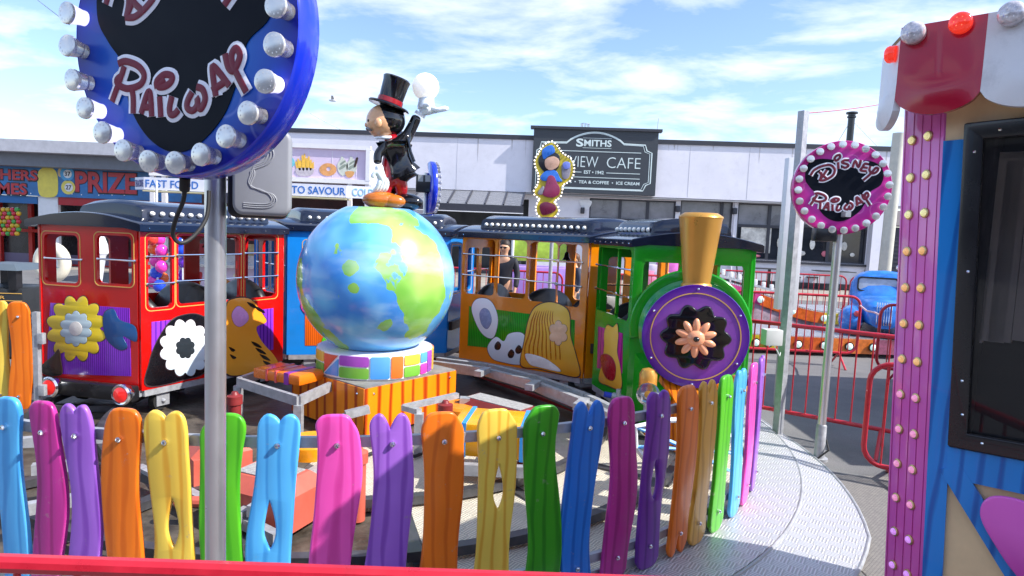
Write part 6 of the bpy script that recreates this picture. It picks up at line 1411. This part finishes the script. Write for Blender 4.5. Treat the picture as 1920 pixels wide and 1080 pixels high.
# ================================================================= TALL POSTS on the right
o = root('square_post', 'tall galvanised square post with white junction box right of the picket fence', 'post', hit(1457, 822, 0))
p = hit(1457, 822, 0); zt_p = at(1496, 208, p.y).z
b = MB(); b.box((p.x, p.y, zt_p/2), (.062, .062, zt_p), rz=.5); b.build('post', galv(), o, smooth=False)
q = at(1447, 632, p.y-.10); b = MB(); b.box(q, (.15, .10, .135), rz=.1, bev=.01); b.build('junction_box', mat('box_grey', (.60, .60, .58), .45, var=.06), o)
b = MB(); b.tube([q+Vector((.02, -.02, -.07)), q+Vector((.08, -.0, -.16)), q+Vector((.11, .06, -.14))], .004, 6); b.build('cable', white(), o)
b = MB(); b.box((p.x, p.y, .006), (.14, .14, .012)); b.build('foot', galv(), o, smooth=False)
o = root('white_tube_post', 'wide white hanging post box behind the tall square post', 'post', at(1480, 580, 6.4))
t0, t1 = at(1472, 580, 6.4), at(1494, 297, 6.4)
b = MB(); b.box(((t0.x+t1.x)/2, 6.4, (t0.z+t1.z)/2), (.20, .10, t1.z-t0.z), bev=.004); b.build('tube', white(), o)
b = MB(); b.box(((t0.x+t1.x)/2+.02, 6.47, t1.z/2), (.05, .04, t1.z-.01)); b.build('stay', galv(), o, smooth=False)
# ================================================================= CHILDREN'S CAR RIDE (right)
rd = root('undulating_ride', 'low car ride platform with orange lamp lit side panels beyond the red barriers', 'ride', (5, 11, 0))
dplate = diamond('ride_tread', (.62, .62, .64), scale=16, dirt=.3)
def strip(path, w0, w1, zt, zb, nm, mt_, par, y_dir=Vector((0, 1, 0))):
    n = len(path); b = MB(); rings = []
    for i, (x, y) in enumerate(path):
        rings.append([Vector((x, y, zb[i])), Vector((x, y, zt[i])), Vector((x, y+w1, zt[i])), Vector((x, y+w1, zb[i]))])
    b.ring(rings); return b.build(nm, mt_, par, smooth=False)
near = [(2.6+.25*i, 9.55+.10*((i-8)/8)**2) for i in range(22)]
strip(near, 0, 1.25, [.30]*22, [.26]*22, 'deck', dplate, rd)
cols_ = ['#c85a18', '#c8b020', '#c85a18', '#d0702a', '#d87890', '#c8b020', '#c85a18']
for k in range(7):
    seg = near[k*3:k*3+4]; 
    if len(seg) > 1: strip([(x, y-.01) for x, y in seg], 0, .05, [.285]*len(seg), [.06]*len(seg), 'side_panel', mat('ridepanel_'+cols_[k][1:], cols_[k], .35, coat=.4, var=.35, vscale=14), rd)
lampm = mat('ride_lamp', (.70, .85, .82), .15, coat=1, var=.2, vscale=40, emit=(.6, 1, .9), es=.25)
for px, py in ((1418, 648), (1441, 650), (1497, 650), (1545, 654), (1593, 655), (1637, 661), (1400, 648)):
    p = at(px, py, 9.52); b = MB(); MM = Vector((0, -1, 0)).to_track_quat('Z', 'Y').to_matrix().to_4x4(); MM.translation = (p.x, near[8][1]-.005, .17)
    b.lathe([(.068, 0), (.068, .02), (.05, .022)], MM, 16); lr_ = b.build('lamp_ring', black(), rd)
    b = MB(); bowl(b, MM, .055, .05); b.build('lamp', lampm, lr_)
# far wave track
xs_ = [3.4+.22*i for i in range(16)]
zt2_ = [1.02-.30*(1-math.cos(PI*min(1, i/13))) for i in range(16)]; zt2_ = [max(.42, z) for z in zt2_]
far_ = [(x, 11.9+.03*(i-6)**1) for i, x in enumerate(xs_)]
strip(far_, 0, 1.3, zt2_, [z-.05 for z in zt2_], 'wave_deck', diamond('wave_tread', (.75, .76, .78), scale=9, dirt=.15, rough=.3), rd)
cc_ = ['#b83a78', '#b83a78', '#c85a18', '#c85a18', '#c8b020']
for k in range(5):
    sl = slice(k*3, k*3+4); strip([(x, y-.01) for x, y in far_[sl]], 0, .05, [z-.03 for z in zt2_[sl]], [z-.24 for z in zt2_[sl]], 'side_panel', mat('ridepanel_'+cc_[k][1:], cc_[k], .35, coat=.4, var=.35, vscale=14), rd)
strip([(x, y+.02) for x, y in far_], 0, .03, [z-.24 for z in zt2_], [.1]*16, 'skirt', mat('ride_mural', (.30, .22, .26), .4, var=.9, vscale=4), rd)
for i in (0, 3, 6, 9, 12, 14):
    MM = Vector((0, -1, 0)).to_track_quat('Z', 'Y').to_matrix().to_4x4(); MM.translation = (far_[i][0], far_[i][1]-.012, zt2_[i]-.135); b = MB(); bowl(b, MM, .065, .05); b.build('lamp', lampm, rd)
for i in range(13):
    x = 3.5+.17*i; z = 1.28-.045*i; b = MB(); b.box((x, 13.0, z), (.07, .07, .12), bev=.015); b.build('drive_cog', mat('cog', (.66, .66, .66), .4), rd)
b = MB(); bar(b, (3.3, 13.0, 1.22), (5.9, 13.0, .60), .06, .05); b.build('drive_rail', galv(), rd, smooth=False)
# blue ride car
car = root('ride_car', 'blue vintage style ride car with chrome grille on the car ride', 'ride car', (6.0, 10.9, .32), None)
CX, CY, CZ = at(1652, 600, 10.3).x, 10.3, .30
cyaw = math.radians(28)
Mcar = Matrix.Translation((CX, CY, CZ)) @ Matrix.Rotation(-cyaw, 4, 'Z') @ Matrix.Scale(1.3, 4)
cb = mat('car_blue', '#2d78d0', .15, coat=1, var=.45, vscale=4); 
secs = [(-.62, .10, .20, .12), (-.58, .17, .34, .13), (-.45, .22, .42, .12), (-.2, .30, .47, .12), (.0, .36, .50, .12), (.12, .38, .70, .12), (.25, .38, .78, .12), (.6, .38, .76, .12), (.9, .36, .62, .12), (1.05, .28, .40, .14)]
b = MB(); rings = []
for y, hw, zt3, zb3 in secs: rings.append([Mcar @ Vector((hw*c_*(abs(c_)**-.35 if abs(c_) > 1e-3 else 1), y, zb3+(zt3-zb3)*(.5+.5*s_*(abs(s_)**-.35 if abs(s_) > 1e-3 else 1)))) for c_, s_ in [(math.cos(2*PI*k/20), math.sin(2*PI*k/20)) for k in range(20)]])
b.ring(rings); b.build('body', cb, car, ang=60)
for sx in (-1, 1):
    b = MB(); b.sphere(Mcar @ Vector((sx*.34, -.34, .17)), .2, M=Mcar, n=18, sc=(.72, 1.45, .9)); b.build('fender', cb, car)
    b = MB(); b.sphere(Mcar @ Vector((sx*.28, -.58, .27)), .05, n=10); b.build('headlight', mat('car_red', '#d84850', .15, coat=1), car)
    b = MB(); p = Mcar @ Vector((sx*.36, -.3, .06)); ax = (Mcar.to_3x3() @ Vector((1, 0, 0))); b.cyl(p-ax*.05, p+ax*.05, .10, n=16); b.build('wheel', rubber(), car)
for k in range(7):
    x = -.075+.025*k; b = MB(); b.tube([Mcar @ Vector((x, -.63, .16)), Mcar @ Vector((x, -.62, .28)), Mcar @ Vector((x, -.52, .42))], .008, 6); b.build('grille_bar', chrome(), car)
Mw = frame(Mcar @ Vector((-.30, .04, .50)), Mcar.to_3x3() @ Vector((1, 0, 0)), Mcar.to_3x3() @ Vector((0, .35, 1)))
plate('windscreen_frame', [rrect(0, 0, .60, .26, .06), rrect(.025, .025, .575, .235, .05)], .02, Mw, black(), car, lift=.01)
plate('windscreen', [rrect(.02, .02, .58, .24, .05)], .006, Mw, mat('screen_glass', (.45, .50, .58), .08, coat=1, var=.3), car, lift=.012)
b = MB(); b.box(Vector((0, .04, .03)), (.66, 1.3, .06), M=Mcar); b.build('chassis', black(), car, smooth=False)
# second car with chrome hoop behind
c2_ = root('ride_car', 'orange ride car with chrome hoops behind the blue car at the right', 'ride car', at(1665, 540, 12.2))
p = at(1668, 540, 12.2); b = MB(); b.lathe([(.34, p.z-.35), (.36, p.z-.05), (.33, p.z+.02), (.28, p.z), (.0001, p.z-.02)], Matrix.Translation((p.x, p.y, 0)), 20); b.build('tub', mat('car_orange', '#c8541c', .2, coat=1, var=.3), c2_)
b = MB(); b.tube([(p.x-.34, p.y-.3, p.z-.55), (p.x-.34, p.y-.3, p.z+.1), (p.x-.25, p.y-.3, p.z+.2), (p.x+.3, p.y-.3, p.z+.2)], .022, 8); b.build('hoop', chrome(), c2_)
b = MB(); b.tube([(p.x-.05, p.y-.35, p.z-.55), (p.x-.05, p.y-.35, p.z+.06), (p.x+.04, p.y-.35, p.z+.15), (p.x+.3, p.y-.35, p.z+.15)], .022, 8); b.build('hoop', chrome(), c2_)
b = MB(); b.sphere((p.x+.05, p.y, p.z+.25), .07, n=12); b.sphere((p.x+.14, p.y, p.z+.40), .05, n=12); b.build('finial', chrome(), c2_)
b = MB(); b.lathe([(.3, .3), (.36, p.z-.36)], Matrix.Translation((p.x, p.y, 0)), 20); b.build('base', cb, c2_)
# pastel fairground ride seen through the train windows
pr = root('pastel_ride', 'pastel pink and lilac children ride tub seen through the locomotive windows', 'ride', at(1240, 520, 11.5))
for px, py, rr_, cc in ((1236, 512, .42, '#e8d8e4'), (1262, 505, .38, '#e070c0'), (1284, 505, .34, '#e8d860'), (1218, 522, .3, '#e08aa8')):
    p = at(px, py, 12+rr_); b = MB(); b.lathe([(rr_*.7, .1), (rr_, p.z-.3), (rr_*1.02, p.z), (rr_*.8, p.z+.16), (.0001, p.z+.18)], Matrix.Translation((p.x, p.y, 0)), 24); b.build('tub', mat('pastel_'+cc[1:], cc, .25, coat=.6, var=.2), pr)
lp_ = root('lilac_stall', 'lilac and lime hoopla stall seen through the middle windows of the orange carriage', 'stall', at(1020, 500, 13))
p = at(1015, 470, 13.2)
b = MB(); b.box((p.x, 13.4, .5), (1.3, .8, 1.0), bev=.05); b.build('counter', mat('stall_lilac', '#a884d0', .4, var=.1), lp_)
b = MB(); b.box((p.x, 13.2, p.z+.02), (1.2, .1, .5), bev=.03); b.build('sign_panel', mat('stall_lime', '#a8c848', .4, var=.3), lp_)
for dx_ in (-.6, .6): b = MB(); b.cyl((p.x+dx_, 13.1, 0), (p.x+dx_, 13.1, p.z+.4), .03); b.build('post', white(), lp_)
# ================================================================= BOOTH (right foreground)
bt_ = root('ticket_booth', 'bright ticket booth with pink bulb column, blue frame and striped scalloped canopy', 'booth', (1.6, 2.2, 0))
A0 = Vector((1.335, 2.05, 0)); dcol = Vector((.12, -.99, 0)).normalized(); B0 = A0+dcol*.165; dw = Vector((.72, -.694, 0)).normalized()
lean = Matrix.Translation(A0) @ Matrix.Rotation(math.radians(-3.0), 4, Vector((0, 1, 0))) @ Matrix.Translation(-A0)
Mcol = lean @ frame(A0, dcol)
pinkw = wood('column_pink', '#c22488', '#8a1460', scale=22, axis='X', dist=.7, rough=.16, coat=1, vary=False)
b = MB(); b.box((.0825, 1.13, -.05), (.165, 2.26, .10), M=Mcol, bev=.006); b.build('pink_column', vgrad('col_pink', '#e02c96', '#e474c4', 0, 2.2, rough=.14, coat=1, noise=.6), bt_)  # paler lilac pink higher up paints in the sky's reflection
for k in range(0, 9, 2):
    b = MB(); b.box((.012+(.0176*k), 1.13, .0012), (.0014, 2.2, .0012), M=Mcol); b.build('groove', mat('groove_pink', '#b82080', .3, coat=.8), bt_, smooth=False)
zs_l = []
for (px0, py0), (px1, py1), wcol in (((1708, 244), (1676, 988), 0), ((1735, 238), (1703, 1000), 1)):
    pass
for k in range(16):
    for j in (0, 1):
        u = .045 if j == 0 else .110
        z = 2.155-.1155*k-(0.0 if j == 0 else -.004)
        p = Mcol @ Vector((u, z, .0)); MM = Mcol.copy(); MM.translation = p
        t_ = k/15; c_ = ('#e8e0a0', '#e8b070', '#e890b8', '#d890e8')[min(3, int(t_*4))]
        b = MB(); b.lathe([(.0155, 0), (.0155, .005), (.012, .007)], MM, 16); rg_ = b.build('lamp_ring', mat('ring_gold', (.6, .45, .2), .3, metal=.8), bt_)
        b = MB(); bowl(b, MM, .0125, .016); b.build('bulb', mat('colbulb_'+c_[1:], c_, .1, coat=1, var=.5, vscale=180, emit=srgb(c_)[:3], es=.35), rg_)
Mw = lean @ frame(B0, dw)
bluew = wood('booth_blue', '#2384d0', '#1560ac', scale=9, axis='X', dist=3, rough=.2, coat=.8, vary=False)
cream = mat('booth_cream', '#e8c898', .35, coat=.4, var=.16, vscale=3)
WL = .72; bwid = 2.4
wx0, wz0, wz1 = .055, 1.12, 2.06
plate('front_wall', [rect(0, 0, bwid, 2.25), rect(wx0+.02, wz0+.02, 1.32, wz1-.02)], .04, Mw, cream, bt_, lift=-.045, smooth=False)
b = MB(); b.box((wx0/2+.0, 1.02, .001), (wx0-.002, 2.0, .012), M=Mw); b.build('blue_post', bluew, bt_, smooth=False)
b = MB(); b.box((.75, wz0-.055, .004), (1.4, .095, .014), M=Mw); b.build('blue_rail', bluew, bt_, smooth=False)
Mdg = Mw @ Matrix.Translation((.085, wz0-.11, .006)) @ Matrix.Rotation(math.radians(-58), 4, 'Z')
b = MB(); b.box((.5, 0, 0), (1.1, .06, .012), M=Mdg); b.build('blue_brace', bluew, bt_, smooth=False)
fl_ = Mw @ Matrix.Translation((.235, wz0-.215, .016)) @ Matrix.Rotation(math.radians(-50), 4, 'Z')
plate('pink_petal', [smooth_loop([(-.11, .0), (-.07, .06), (0, .085), (.09, .07), (.16, .02), (.17, -.04), (.10, -.075), (0, -.07), (-.08, -.05)], 6)], .014, fl_, vgrad('petal', '#b0208c', '#e868c8', .70, .95), bt_, bevel=.006)
plate('pink_petal', [smooth_loop([(-.08, .0), (-.02, .05), (.06, .05), (.14, .02), (.10, -.05), (0, -.05)], 6)], .014, fl_ @ Matrix.Translation((.22, -.06, 0)), vgrad('petal', '#b0208c', '#e868c8', .70, .95), bt_, bevel=.006)
blk = mat('window_black_frame', (.010, .010, .012), .25, coat=.7, var=.1)
wf_ = plate('window', [rrect(wx0, wz0, 1.35, wz1, .004), rrect(wx0+.040, wz0+.042, 1.31, wz1-.042, .004)], .022, Mw, blk, bt_, bevel=.003, lift=.002)
b = MB(); b.quad(*[Mw @ Vector((x, y, -.004)) for x, y in rect(wx0+.03, wz0+.03, 1.32, wz1-.03)]); gl = b.build('pane', mat('booth_glass', (.02, .022, .025), .02, trans=.0, coat=1, var=0, alpha=.5), wf_, smooth=False)
for u, z in ((wx0+.025, wz1-.08), (wx0+.025, wz1-.42), (wx0+.025, wz1-.74), (wx0+.03, wz0+.10), (wx0+.08, wz1-.025), (wx0+.08, wz0+.025), (wx0+.4, wz1-.025)):
    b = MB(); b.sphere(Mw @ Vector((u, z, .024)), .005, n=8); b.build('screw', chrome(), wf_)
# booth inside: pale strips imitating reflections in the glass, and side walls
inw = mat('booth_inside', (.012, .013, .018), .6, var=.2)
back = Vector((.70, .714, 0)).normalized()
b = MB(); q_ = B0+back*.9; Mi_ = frame(q_, dw); b.box((1.1, 1.1, 0), (2.6, 2.2, .03), M=Mi_); b.build('inner_wall', inw, bt_, smooth=False)
for (xa, ya, xb, yb) in ((1876, 290, 1886, 640), (1893, 306, 1899, 640), (1940, 290, 1950, 640), (1876, 290, 1950, 299), (1802, 420, 1806, 640), (1835, 470, 1846, 640)):
    q0_ = wallhit(q_, q_+dw, xa, ya); q1_ = wallhit(q_, q_+dw, xb, yb)
    b = MB(); b.box(((q0_[0]+q1_[0])/2, (q0_[1]+q1_[1])/2, .05), (q1_[0]-q0_[0], abs(q0_[1]-q1_[1]), .05), M=Mi_); b.build('reflection_strip', mat('strip_pale', (.75, .75, .8), .5), bt_, smooth=False)
b = MB(); M_l = frame(A0+back*1.35, -back); b.box((.675, 1.12, -.03), (1.33, 2.24, .04), M=M_l); b.build('side_wall', cream, bt_, smooth=False)
b = MB(); b.box((.675, 1.12, -.062), (1.30, 2.20, .02), M=M_l); b.box((.70, 1.6, -.07), (2.5, 1.2, .02), M=Mw @ Matrix.Translation((1.9, 0, 0))); b.build('added_lining', inw, bt_, smooth=False)  # dark sheets added so that the booth looks dark through its window
b = MB(); b.hexa([V2(A0, 2.26), V2(B0+dw*bwid, 2.26), V2(B0+dw*bwid+back*1.4, 2.26), V2(A0+back*1.4, 2.26)], [V2(A0, 2.30), V2(B0+dw*bwid, 2.30), V2(B0+dw*bwid+back*1.4, 2.30), V2(A0+back*1.4, 2.30)]); b.build('roof', white(), bt_, smooth=False)
# scalloped canopy
nrm_ = Vector((dw.y, -dw.x, 0)); nrm_ = Vector((-.694, -.72, 0))
K0 = Vector((1.095, 1.885, 0)); cred = mat('canopy_red', '#b01030', .2, coat=.9, var=.06); cwh = mat('canopy_white', (.76, .75, .75), .35, coat=.3, var=.05, dirt=.4); brn = mat('canopy_under', '#8a6a38', .6)
def scallop(A_, d_, w_, zt, zb, mt_, dep=.11, dropf=.05):
    Mk = frame(A_, d_); n_ = Mk.col[2].to_3d(); rings = []
    n = 16
    prof = [(0, zt), (.004, zt-.03), (.006, zt-.12)]
    b = MB(); rows = []
    for i in range(n+1):
        t = i/n; x = w_*t; bulge = math.sin(PI*t); zl = zb-dropf*bulge**.6+.0
        zk = zl+.45*(zt-zl)
        rows.append([Mk @ Vector((x, zt, 0)), Mk @ Vector((x, zk, 0)), Mk @ Vector((x, zk-.02, .012*bulge)), Mk @ Vector((x, (zk+zl)/2, .018*bulge)), Mk @ Vector((x, zl, .004)), Mk @ Vector((x, zl, -.016)), Mk @ Vector((x, zt, -.016))])
    b.ring(rows); return b.build('canopy_scallop', mt_, bt_, ang=30)
ww = .203
for k in range(6): 
    scallop(K0+dw*(ww*k), dw, ww, 2.335, 2.13, cred if k % 2 == 0 else cwh)
sdir = Vector((.30, .954, 0)).normalized()
for k in range(1):
    A_ = K0+sdir*(.20*(k+1)); scallop(A_, -sdir, .20, 2.30, 2.10, cwh if k % 2 == 0 else cred, dropf=.04)
b = MB(); b.hexa([V2(K0+dw*.01+sdir*.02, 2.29), V2(K0+dw*1.2+sdir*.02, 2.29), V2(K0+dw*1.2+sdir*.5, 2.29), V2(K0+dw*.01+sdir*.19, 2.29)], [V2(K0+dw*.01+sdir*.02, 2.325), V2(K0+dw*1.2+sdir*.02, 2.325), V2(K0+dw*1.2+sdir*.5, 2.36), V2(K0+dw*.01+sdir*.19, 2.325)]); b.build('canopy_top', brn, bt_, smooth=False)
def cab(p, nd, r_, mt_, bez):
    MM = nd.to_track_quat('Z', 'Y').to_matrix().to_4x4(); MM.translation = p
    b = MB(); b.lathe([(r_, 0), (r_, r_*.5), (r_*1.05, r_*.6), (r_*.98, r_*.9), (r_*.7, r_*1.15), (.0001, r_*1.25)], MM, 24); o = b.build('canopy_lamp', mt_, bt_)
    b = MB()
    for ring_, cnt in ((.45, 6), (.78, 11)):
        for k in range(cnt):
            a = 2*PI*k/cnt; b.sphere(MM @ Vector((r_*ring_*math.cos(a), r_*ring_*math.sin(a), r_*(1.2-.45*ring_*ring_))), r_*.11, n=6)
    b.build('facet', bez, o)
clr = mat('lamp_clear', (.66, .62, .64), .1, metal=.2, coat=1, var=.4, vscale=80); rdl = mat('lamp_red', (.65, .02, .015), .1, coat=1, var=.3, vscale=60, emit=(1, .05, .02), es=.35)
wf2 = mat('facet_white', (.9, .88, .88), .1, coat=1, var=0); rf2 = mat('facet_red', (.95, .10, .04), .1, coat=1, var=0, emit=(1, .15, .05), es=.8)
cab(K0+dw*.035+nrm_*.002+Vector((0, 0, 2.31)), nrm_, .030, clr, wf2); cab(K0+dw*.145+nrm_*.002+Vector((0, 0, 2.317)), nrm_, .027, rdl, rf2); cab(K0+dw*.255+nrm_*.002+Vector((0, 0, 2.318)), nrm_, .030, clr, wf2)
cab(K0+sdir*.03+Vector((-.002, 0, 2.27)), Vector((-.714, .70, 0)), .024, rdl, rf2)
# unseen stall added beyond the booth to throw the shade on the tarmac
cs_ = root('shade_stall', 'unseen shade caster, a low stall with sloping red roof added behind the ticket booth', 'stall', (6.2, 5.8, 0))
b = MB(); b.box((6.3, 5.7, 1.2), (2.2, 3.1, 2.4)); b.build('body', white(), cs_, smooth=False)
b = MB(); b.hexa([(5.1, 4.05, 2.41), (7.5, 4.05, 2.41), (7.5, 7.35, 2.41), (5.1, 7.35, 2.41)], [(5.9, 5.0, 2.9), (6.7, 5.0, 2.9), (6.7, 6.4, 2.9), (5.9, 6.4, 2.9)]); b.build('roof', redp(), cs_, smooth=False)
# ================================================================= PEOPLE
def person(label, x, y, h, face_deg, jacket, hair_col, long_hair=False, glasses=False, arms='down', skin_c='#c89878', group=None):
    o = root('person', label, 'person', (x, y, 0), group); s = h/1.75; yaw = math.radians(face_deg)
    R_ = Matrix.Translation((x, y, 0)) @ Matrix.Rotation(yaw, 4, 'Z') @ Matrix.Scale(s, 4)
    T_ = lambda a, b_, c_: R_ @ Vector((a, b_, c_))       # local: faces -y
    sk_m = mat('skin_'+skin_c[1:], skin_c, .5, var=.06)
    V = [(T_(0, 0, .95), .15*s, .11*s), (T_(0, 0, 1.15), .14*s, .10*s), (T_(0, 0, 1.35), .17*s, .10*s), (T_(0, 0, 1.45), .08*s, .07*s), (T_(0, -.01, 1.53), .052*s, .055*s), (T_(0, -.015, 1.62), .105*s, .125*s), (T_(0, -.01, 1.70), .085*s, .10*s)]
    E = [(0, 1), (1, 2), (2, 3), (3, 4), (4, 5), (5, 6)]
    for sg in (-1, 1):
        i = len(V); V += [(T_(sg*.19, 0, 1.41), .055*s), (T_(sg*.24, .02, 1.15), .045*s), (T_(sg*.24, -.06, .92), .033*s), (T_(sg*.24, -.09, .83), .035*s, .02*s)]
        E += [(2, i), (i, i+1), (i+1, i+2), (i+2, i+3)]
        for k in range(4):
            j = len(V); V += [(T_(sg*.24, -.12+.025*k, .77), .010*s), (T_(sg*.235, -.115+.024*k, .735), .009*s)]; E += [(i+3, j), (j, j+1)]
        j = len(V); V += [(T_(sg*.215, -.13, .80), .011*s)]; E += [(i+3, j)]
        i = len(V); V += [(T_(sg*.10, 0, .85), .085*s), (T_(sg*.11, 0, .48), .06*s), (T_(sg*.11, .02, .10), .042*s), (T_(sg*.12, -.12, .035), .038*s, .03*s)]
        E += [(0, i), (i, i+1), (i+1, i+2), (i+2, i+3)]
    skin('body', V, E, sk_m, o)
    J = [(T_(0, 0, .86), .17*s, .13*s), (T_(0, 0, 1.15), .16*s, .12*s), (T_(0, 0, 1.36), .185*s, .12*s), (T_(0, .01, 1.46), .075*s, .075*s)]; EJ = [(0, 1), (1, 2), (2, 3)]
    for sg in (-1, 1):
        i = len(J); J += [(T_(sg*.20, 0, 1.405), .068*s), (T_(sg*.25, .02, 1.15), .058*s), (T_(sg*.25, -.06, .92), .046*s)]; EJ += [(2, i), (i, i+1), (i+1, i+2)]
    skin('jacket', J, EJ, jacket, o)
    Tm = mat('trousers', (.03, .035, .05), .8, var=.1); Vt = [(T_(0, 0, .93), .155*s, .12*s)]; Et = []
    for sg in (-1, 1): i = len(Vt); Vt += [(T_(sg*.10, 0, .83), .095*s), (T_(sg*.11, 0, .48), .072*s), (T_(sg*.11, .02, .10), .056*s)]; Et += [(0, i), (i, i+1), (i+1, i+2)]
    skin('trousers', Vt, Et, Tm, o)
    hm = mat('hair_'+hair_col[1:], hair_col, .6, var=.4, vscale=40)
    b = MB(); b.sphere(T_(0, .022, 1.675), .106*s, n=18, sc=(.86, 1.02, 1.0))
    if long_hair: b.sphere(T_(0, .06, 1.56), .09*s, n=14, sc=(.95, .7, 1.6))
    b.build('hair', hm, o)
    b = MB(); b.sphere(T_(0, -.115, 1.615), .016*s, n=8, sc=(.8, 1, 1.4)); b.build('nose', sk_m, o)
    for sg in (-1, 1): b = MB(); b.sphere(T_(sg*.084, .0, 1.62), .022*s, n=8, sc=(.4, .8, 1.3)); b.build('ear', sk_m, o)
    b = MB(); b.sphere(T_(0, -.103, 1.572), .022*s, n=8, sc=(1.2, .3, .3)); b.build('mouth', mat('lip', (.35, .12, .10), .5), o)
    if glasses:
        b = MB(); b.tube([T_(-.085, .0, 1.64), T_(-.07, -.09, 1.64), T_(-.035, -.112, 1.64), T_(0, -.116, 1.645), T_(.035, -.112, 1.64), T_(.07, -.09, 1.64), T_(.085, .0, 1.64)], .006*s, 6)
        for sg in (-1, 1): b.sphere(T_(sg*.038, -.106, 1.633), .027*s, M=Matrix.Rotation(yaw, 4, 'Z'), n=10, sc=(1, .3, .75))
        b.build('sunglasses', gb, o)
    else:
        for sg in (-1, 1): b = MB(); b.sphere(T_(sg*.035, -.099, 1.632), .011*s, n=8, sc=(1.2, .6, .7)); b.build('eye', gb, o)
    return o
jk = mat('jacket_black', (.015, .016, .022), .6, var=.15); jd = mat('jacket_navy', (.03, .035, .06), .7, var=.15); jw = mat('shirt_white', (.7, .7, .72), .7)
p = at(947, 452, 9.9); person('person in black jacket and sunglasses behind the second window of the orange carriage', p.x, p.y+.1, p.z, -18, jk, '#2c2018', glasses=True)
p = at(1079, 477, 11.0); person('person with tied brown hair and dark jacket behind the last window of the orange carriage', p.x, p.y, p.z, -70, jd, '#5a3c28', long_hair=True)
p = at(541, 432, 10.5); person('person in white shirt and dark bag between the red and blue carriages', p.x, p.y, p.z, 60, jw, '#241812', long_hair=True)
# seagull
gu = root('seagull', 'tiny white seagull flying in the sky right of the blue sign', 'bird', at(624, 188, 40))
p = at(624, 188, 40); b = MB(); b.sphere(p, .12, n=10, sc=(2.2, .8, .8)); b.build('body', white(), gu)
for sg in (-1, 1):
    b = MB(); b.hexa([p+Vector((-.1, 0, 0)), p+Vector((.12, 0, 0)), p+Vector((.1, sg*.3, .22)), p+Vector((-.02, sg*.32, .22))], [v+Vector((0, 0, .015)) for v in (p+Vector((-.1, 0, 0)), p+Vector((.12, 0, 0)), p+Vector((.1, sg*.3, .22)), p+Vector((-.02, sg*.32, .22)))]); b.build('wing', mat('wing_grey', (.5, .5, .52), .6), gu, smooth=False)

# row of fairground buildings behind the photographer (unseen, added to darken reflections)
br_ = root('unseen_dark_row', 'long dark fronted building row added unseen behind the viewpoint to darken reflections', 'building', (0, -9, 0))
b = MB(); b.box((0, -11, 2.1), (46, 4, 4.2)); b.build('body', mat('dark_row_front', (.07, .05, .09), .7, var=.5, vscale=.7), br_, smooth=False)
for k in range(9):
    b = MB(); b.box((-20+5*k, -8.9, 1.5), (3.6, .2, 2.6)); b.build('opening', mat('dark_row_opening', (.02, .02, .03), .6, var=.4), br_, smooth=False)
    b = MB(); b.box((-20+5*k, -8.8, 3.4), (4.4, .25, .8)); b.build('fascia_board', mat('fascia_%d' % (k % 3), ((.35, .05, .2), (.1, .2, .4), (.4, .35, .3))[k % 3], .6), br_, smooth=False)

# loose litter, leaves and hoses on the ride floor
rl = random.Random(33)
for k in range(22):
    a = rl.uniform(-150, -5); R_ = rl.choice((rl.uniform(1.1, 1.9), rl.uniform(2.2, 2.6), rl.uniform(2.85, 3.1))); p = P(a, R_, .062 if a > -95 else .012)
    L_ = [(p.x+rl.uniform(.012, .03)*math.cos(t), p.y+rl.uniform(.012, .03)*math.sin(t)) for t in [2*PI*i/6 for i in range(6)]]
    o = plate('fallen_leaf', [L_], .003, Matrix.Translation((0, 0, p.z)), mat('leaf_%d' % (k % 3), ((.16, .10, .04), (.25, .2, .12), (.5, .48, .44))[k % 3], .8), None, smooth=False); tag(o, 'small dry leaf or paper scrap lying on the ride floor', 'litter', 'leaves and scraps on the ride floor')
for k, (a0, a1, R0, w_) in enumerate(((-140, -95, 1.5, .10), (-100, -60, 1.25, -.08), (-60, -20, 1.6, .10))):
    pts = [P(a0+(a1-a0)*i/16, R0+w_*math.sin(i*.8), .075 if a0 > -101 else .03) for i in range(17)]
    b = MB(); b.tube(pts, .012, 6); tag(b.build('power_cable', rubber()), ('black cable snaking over the dark ground behind the left pickets', 'black cable curling on the floor in front of the orange box', 'black cable on the floor behind the blue and magenta pickets')[k], 'cable')
